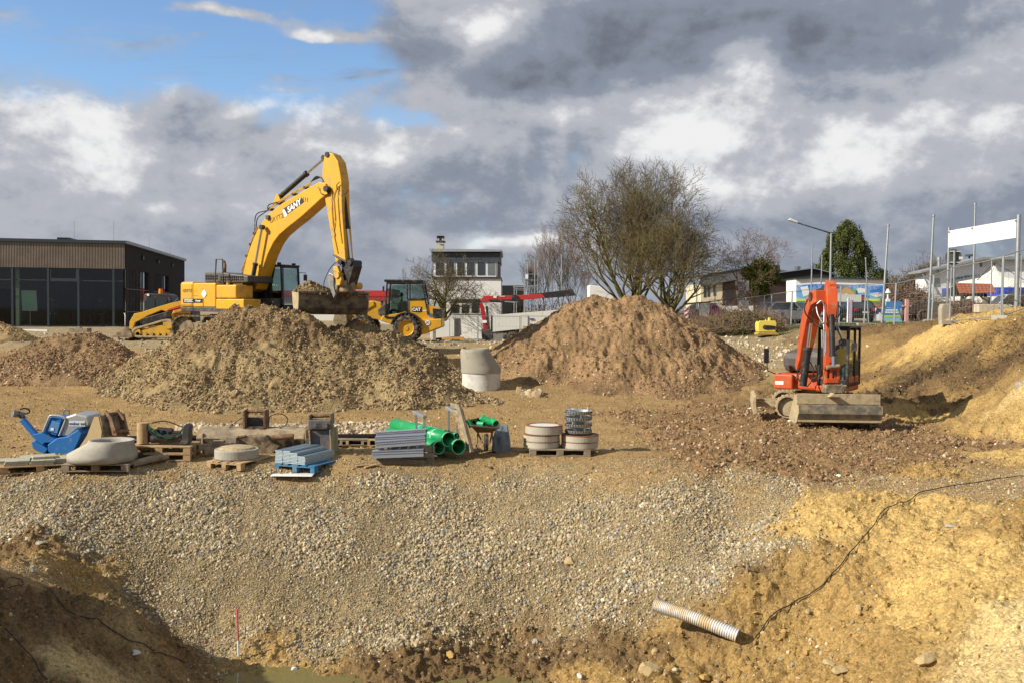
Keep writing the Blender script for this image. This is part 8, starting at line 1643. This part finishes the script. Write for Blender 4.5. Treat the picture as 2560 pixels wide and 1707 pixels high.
def bare_tree(name, base, Hgt, lab, seed, spread=.8, nlimb=6, trunk_h=.2, depth=4, kids=(7, 7, 6, 5), rad0=.02, up=.25, twig=TWG, bark=BARK, minr=.006, lean=(0, 0), cat='tree', group=None, shape=None, lens=(.62, .42, .26, .15), stems=1, ang=(38, 60)):
    rr = random.Random(seed); r = empty(name, base, 0, lab, cat, group); big = Tw(); sm = Tw()
    def branch(p, d, L_, rad, lv):
        seg = max(3, int(L_ / (Hgt * .045))) if lv < 2 else 3; pts = [p.copy()]; dd = d.copy(); rads = [rad]
        for i in range(seg):
            dd = (dd + Vector((rr.gauss(0, .13), rr.gauss(0, .13), rr.gauss(0, .08) + up * (.25 if lv < 3 else .10)))).normalized(); pts.append(pts[-1] + dd * L_ / seg); rads.append(rad * (1 - .75 * (i + 1) / seg))
        rads = [max(x, minr) for x in rads]
        (big if lv < 2 else sm).tube(pts, rads, 7 if lv == 0 else 5 if lv == 1 else 3)
        if lv >= depth: return
        n = kids[lv]
        for k in range(n):
            t = (.30 + .70 * (k + rr.random()) / n) if lv else (.35 + .65 * (k + rr.random()) / n); i = min(int(t * seg), seg - 1); q = pts[i].lerp(pts[i + 1], t * seg - i); ax = (pts[i + 1] - pts[i]).normalized()
            o = ax.orthogonal().normalized(); o.rotate(Matrix.Rotation(rr.uniform(0, 6.28), 3, ax)); a = R(rr.uniform(*ang)); nd = (ax * math.cos(a) + o * math.sin(a)); 
            branch(q, nd, Hgt * lens[lv] * rr.uniform(.65, 1.1) * (1.15 - .5 * t), max(rads[i] * .62, minr), lv + 1)
    for s_ in range(stems):
        p = Vector((rr.uniform(-.1, .1) * (stems > 1) * Hgt * .3, rr.uniform(-.1, .1) * (stems > 1) * Hgt * .2, -.2)); top = Vector((lean[0] + rr.gauss(0, .03), lean[1], 1)).normalized(); L0 = Hgt * trunk_h
        pts = [p + top * L0 * i / 4 + Vector((rr.gauss(0, .01), rr.gauss(0, .01), 0)) * Hgt for i in range(5)]; R0 = Hgt * rad0; big.tube(pts, [R0 * 1.35, R0 * 1.1, R0, R0 * .97, R0 * .95], 9)
        for k in range(nlimb):
            az_ = 2 * math.pi * (k + rr.random() * .6) / nlimb; e_ = rr.uniform(.15, 1) ** .7; tilt = spread * (1.15 - e_ * .9) if k else .08
            d = Vector((math.cos(az_) * math.sin(tilt), math.sin(az_) * math.sin(tilt), math.cos(tilt))); L_ = Hgt * (1 - trunk_h) * (lens[0] / .62) * (rr.uniform(.78, 1.0) if tilt < .5 else rr.uniform(.6, .8))
            branch(pts[-1] - top * L0 * rr.uniform(0, .25), d, L_, R0 * rr.uniform(.5, .7), 0)
    tr = meshobj('trunk', big.v, big.f, bark, r, smooth_=True); cr = meshobj('crown', sm.v, sm.f, twig, r, smooth_=True); cr['kind'] = 'stuff'
    return r, len(sm.f)
def gb(px, Y): c = at(px, 800, Y); return Vector((c.x, Y, gz(c.x, Y)))
tot = 0
for args in (dict(name='bare_tree', base=gb(1584, 66), Hgt=9.8, lab='taller left one of the two big bare mossy trees', seed=5, spread=.74, nlimb=14, trunk_h=.14, kids=(8, 6, 4, 3), lens=(.58, .20, .12, .07), up=.42, ang=(28, 52), minr=.009),
             dict(name='bare_tree', base=gb(1680, 60), Hgt=6.7, lab='right one of the two big bare trees with thick forked trunk', seed=12, spread=1.3, nlimb=10, trunk_h=.20, kids=(7, 6, 4, 3), lens=(.55, .24, .14, .08), rad0=.028, ang=(30, 58), up=.2, minr=.009),
             dict(name='bare_tree', base=gb(1106, 77.5), Hgt=6.0, lab='gnarled bare tree in front of the white house', seed=22, spread=1.15, nlimb=7, trunk_h=.36, kids=(6, 5, 4, 2), lens=(.52, .26, .15, .09), rad0=.032, up=.10, minr=.010),
             dict(name='bare_tree', base=gb(1885, 66), Hgt=7.2, lab='pruned bare tree with ivy in front of the brown house', seed=31, spread=.45, nlimb=4, trunk_h=.32, kids=(6, 5, 4, 4), lens=(.40, .14, .09, .05), rad0=.016, twig=TWR)):
    r, n = bare_tree(**args); tot += n
for k, (px_, Hh_) in enumerate(((1345, 5.6), (1362, 6.6), (1382, 7.4), (1400, 7.8), (1421, 6.2), (1445, 5.0), (1330, 4.8))):
    r, n = bare_tree('sapling', gb(px_, 84), Hh_, 'slender bare sapling behind the scaffold, %s from the left' % ['second', 'third', 'fourth', 'fifth', 'sixth', 'seventh', 'first'][k], 50 + k, spread=.22, nlimb=3, trunk_h=.25, depth=3, kids=(10, 5, 4), lens=(.66, .20, .10, .05), rad0=.008, up=.5, twig=TWR, group='bare saplings', ang=(18, 32)); tot += n
for k, (px_, Hh_) in enumerate(((2245, 4.9), (2285, 5.7), (2325, 6.4), (2368, 6.7), (2410, 6.0))):
    r, n = bare_tree('bare_tree', gb(px_, 104), Hh_, 'far bare tree behind the white hall, %s from the left' % ['first', 'second', 'third', 'fourth', 'fifth'][k], 70 + k, spread=1.0, nlimb=6, trunk_h=.2, depth=3, kids=(6, 5, 4), lens=(.5, .26, .15, .1), minr=.016, twig=TWG, group='far bare trees behind the white hall'); tot += n
print('twig faces', tot)
def leaves(name, n, fn, size, m, parent, seed=0):
    rg = np.random.default_rng(seed); C = fn(rg, n); n = len(C); a = rg.normal(size=(n, 3)); a /= np.linalg.norm(a, axis=1)[:, None]; b = rg.normal(size=(n, 3)); b -= (b * a).sum(1)[:, None] * a; b /= np.linalg.norm(b, axis=1)[:, None]
    s = size * (.6 + .8 * rg.random(n))[:, None]; V = np.stack([C - a * s, C + b * s * .5, C + a * s, C - b * s * .5], 1).reshape(-1, 3)
    me = bpy.data.meshes.new(name); me.vertices.add(len(V)); me.vertices.foreach_set('co', V.astype(np.float32).ravel()); me.loops.add(n * 4); me.loops.foreach_set('vertex_index', np.arange(n * 4, dtype=np.int32)); me.polygons.add(n); me.polygons.foreach_set('loop_start', np.arange(0, n * 4, 4, dtype=np.int32)); me.update(calc_edges=True)
    me.materials.append(m); o = bpy.data.objects.new(name, me); col.objects.link(o); o.parent = parent; o['kind'] = 'stuff'; return o
NEED = mat('pine_needles', (.052, .072, .016), .8, 0, .35, .9, (.11, .115, .02), .45, 1.6); IVY = mat('ivy_leaves', (.10, .125, .016), .6, 0, .35, 2, (.13, .12, .02), .4, 3)
# conifer
gcn = gb(2112, 98); cn = empty('conifer', gcn, 0, 'dense dark green conifer rising behind the mural building', 'tree'); sc_c = 84 / F
top_z = at(2112, 560, 98).z - gcn.z
lob = []
rc_ = random.Random(8)
def crown_w(t): return 4.6 * (1 - t) ** .62 * (1 - .12 * math.sin(t * 14))
cl_ = []
for i in range(330):
    t = rc_.random() ** 1.15; zz_ = 1.0 + t * (top_z - 1.2); w_ = crown_w(t); a = rc_.uniform(0, 6.28); q = w_ * (.45 + .55 * rc_.random() ** .5); cl_.append((q * math.cos(a) + (.0), q * math.sin(a), zz_, .26 + .26 * rc_.random()))
for i in range(60):
    t = rc_.random(); cl_.append((3.5 + rc_.gauss(0, .6) * (1 - t), rc_.gauss(0, .5), .8 + t * 3.6, .33))
cl_ = np.array(cl_)
def pinef(rg, n): k = rg.integers(0, len(cl_), n); d = rg.normal(size=(n, 3)); d /= np.linalg.norm(d, axis=1)[:, None]; q = cl_[k]; o = d * (q[:, 3] * rg.random(n) ** .4)[:, None]; o[:, 2] = o[:, 2] * 2.1; o[:, :2] *= .85; return q[:, :3] + o
leaves('crown', 80000, pinef, .085, NEED, cn, 1); MB().cyl((0, 0, 0), (0, 0, top_z * .9), .28, .05, 10).build('trunk', BARK, cn)
# ivy clumps on the pruned tree
iv = empty('ivy_clump', gb(1885, 66), 0, 'bushy green ivy mass on the pruned tree', 'ivy'); o0 = iv.location
blobs = [(at(*zM(a, b), 66) - o0, r_) for a, b, r_ in ((1340, 230, .95), (1420, 260, .9), (1280, 290, .8), (1360, 350, .8), (1490, 310, .55), (1560, 380, .4), (1090, 270, .4), (1360, 440, .5), (1210, 500, .3), (1390, 610, .35), (1450, 380, .5), (1300, 180, .6))]
def ivf(rg, n):
    ks = rg.integers(0, len(blobs), n); C = np.array([list(b[0]) for b in blobs])[ks]; r_ = np.array([b[1] for b in blobs])[ks]; d = rg.normal(size=(n, 3)); d /= np.linalg.norm(d, axis=1)[:, None]; return C + d * (r_ * rg.random(n) ** .45 * (.75 + .5 * rg.random(n)))[:, None]
leaves('leaves', 11000, ivf, .085, IVY, iv, 2)
# bramble hedges
def bush(name, pts, Y, dep, lab, ntw, nlf, ltw, mt, ml, cat='hedge', seed=0, h0=.2, leafs=.05, group=None, tr=.010):
    xs_ = [at(p[0], 800, Y).x for p in pts]; tops = [at(p[0], p[1], Y).z for p in pts]; r = empty(name, Vector((xs_[0], Y, gz(xs_[0], Y))), 0, lab, cat, group); rg = np.random.default_rng(seed); t = Tw()
    def samp(n): 
        x = rg.uniform(xs_[0], xs_[-1], n); y = Y + rg.uniform(-dep / 2, dep / 2, n); tp2 = np.interp(x, xs_, tops) + .15 * fbm(x * 1.2, y * 1.2, seed, 3); g_3 = base_h(x, y); k = 1 - (np.abs(y - Y) / (dep / 2)) ** 2 * .75; return x, y, g_3, g_3 + np.maximum(tp2 - g_3, .1) * k
    x, y, g_3, tp2 = samp(ntw)
    for i in range(ntw):
        h = (tp2[i] - g_3[i]); z_ = g_3[i] + h * rg.random() * .8; d = Vector((rg.normal(0, .6), rg.normal(0, .6), rg.random() * 1.0 + .1)).normalized(); p = Vector((x[i], y[i], z_)) - r.location; L_ = ltw * (.5 + rg.random()); pts_ = [p]
        for k in range(3): d = (d + Vector((rg.normal(0, .2), rg.normal(0, .2), -.22))).normalized(); pts_.append(pts_[-1] + d * L_ / 3)
        t.tube(pts_, [tr, tr, tr * .8, tr * .6], 3)
    meshobj('twigs', t.v, t.f, mt, r)['kind'] = 'stuff'
    def lf(rg2, n): x, y, g_3, tp2 = samp(n); z_ = g_3 + (tp2 - g_3) * rg.random(n) ** .6; return np.stack([x, y, z_], 1) - np.array(r.location)
    if nlf: leaves('leaves', nlf, lf, leafs, ml, r, seed + 1)
    return r
LFB = mat('bramble_leaves', (.10, .115, .028), .8, 0, .4, 2, (.16, .11, .05), .45, 2.5); DRYL = mat('dry_brown_leaves', (.17, .11, .06), .9, 0, .4, 2); HDG = mat('hedge_leaves', (.14, .10, .05), .9, 0, .4, 2, (.09, .10, .03), .3)
bush('bramble_hedge', [(1728, 815), (1760, 795), (1800, 790), (1840, 778), (1880, 776), (1915, 785), (1938, 800)], 49.5, 4.5, 'brown green bramble thicket behind the gravel slope', 5200, 20000, .8, TWR, LFB, seed=91, leafs=.055, tr=.006)
bush('bare_hedge', [(2374, 760), (2400, 752), (2440, 757), (2478, 775)], 38.5, 1.4, 'low bare brown hedge behind the fence below the tiled shelter', 2200, 1500, .45, TWR, HDG, seed=92, leafs=.035, tr=.007)
bush('brown_hedge', [(2214, 712), (2260, 708), (2300, 712), (2322, 730)], 70, 3, 'tall reddish brown hedge left of the white hall', 2600, 3500, 1.0, TWR, DRYL, seed=93, leafs=.08, tr=.014)
bush('roadside_scrub', [(1262, 758), (1300, 748), (1360, 742), (1420, 745), (1470, 755)], 82, 3, 'bare scrub behind the truck below the saplings', 1500, 1500, 1.0, TWR, LFB, seed=94, leafs=.07, tr=.014)
bush('roadside_scrub', [(1690, 800), (1720, 775), (1760, 760), (1810, 770), (1830, 790)], 72, 2.5, 'bare scrub at the foot of the right big tree', 1500, 800, 1.0, TWR, LFB, seed=95, leafs=.07, tr=.012)
bush('garden_shrub', [(2330, 735), (2350, 722), (2372, 728)], 56, 1.2, 'grey bare shrub before the white hall wall', 500, 400, .5, TWG, HDG, seed=96, leafs=.05, tr=.01)
bush('bare_shrub', [(2520, 716), (2535, 706), (2562, 712)], 52, 1.2, 'pale bare shrub at the right edge above the van', 600, 300, .5, TWG, HDG, seed=97, leafs=.04, tr=.01)
# root tangles on the right bank
ROOT = mat('dark_roots', (.045, .032, .02), .95, 0, .3)
for k, (cx_, cy_, sp__, n, lab) in enumerate(((2290, 950, 1.1, 420, 'left dark tangle of roots and twigs on the sandy bank'), (2490, 900, 1.4, 520, 'right dark tangle of roots high on the sandy bank'))):
    r = None; t = Tw(); rg = random.Random(200 + k); x0, y0 = bhit(cx_, cy_)
    root = empty('root_tangle', (x0, y0, gz(x0, y0)), 0, lab, 'roots')
    xs_ = np.array([x0 + rg.gauss(0, sp__ * .55) for _ in range(n)]); ys_ = np.array([y0 + rg.gauss(0, sp__ * .6) for _ in range(n)]); zs_ = ground_h(xs_, ys_)
    for i in range(n):
        p = Vector((xs_[i], ys_[i], zs_[i] + rg.uniform(-.02, .10))) - root.location; d = Vector((rg.gauss(0, 1), rg.gauss(0, 1), rg.gauss(.1, .35))).normalized(); pts_ = [p]; L_ = rg.uniform(.10, .38)
        for q in range(4): d = (d + Vector((rg.gauss(0, .45), rg.gauss(0, .45), rg.gauss(-.1, .3)))).normalized(); pts_.append(pts_[-1] + d * L_ / 4)
        rad_ = rg.uniform(.003, .008); t.tube(pts_, [rad_] * 5, 3)
    meshobj('roots', t.v, t.f, ROOT, root)['kind'] = 'stuff'
# grass strip behind the fence
n = 26000; rgx = np.random.default_rng(77); x = rgx.uniform(10.5, 24, n); y = rgx.uniform(35, 57, n); Zg = zones(x, y)[:, KI['K']]; k = (Zg > .3); x, y = x[k], y[k]; z_ = ground_h(x, y); n = len(x)
a = rgx.uniform(0, 6.28, n); h = rgx.uniform(.04, .12, n); w = .018; V = np.stack([np.stack([x - w * np.cos(a), y - w * np.sin(a), z_ - .01], 1), np.stack([x + w * np.cos(a), y + w * np.sin(a), z_ - .01], 1), np.stack([x + h * .4 * np.sin(a), y, z_ + h], 1)], 1).reshape(-1, 3)
meshobj('grass', V.tolist(), [(3 * i, 3 * i + 1, 3 * i + 2) for i in range(n)], mat('grass_blades', (.085, .12, .025), .8, 0, .3, 2))['kind'] = 'stuff'

# ============================================================ closing pass
for o in list(bpy.data.objects):
    if o.parent is None and o.get('category') and not o.get('kind'): o['kind'] = 'thing'
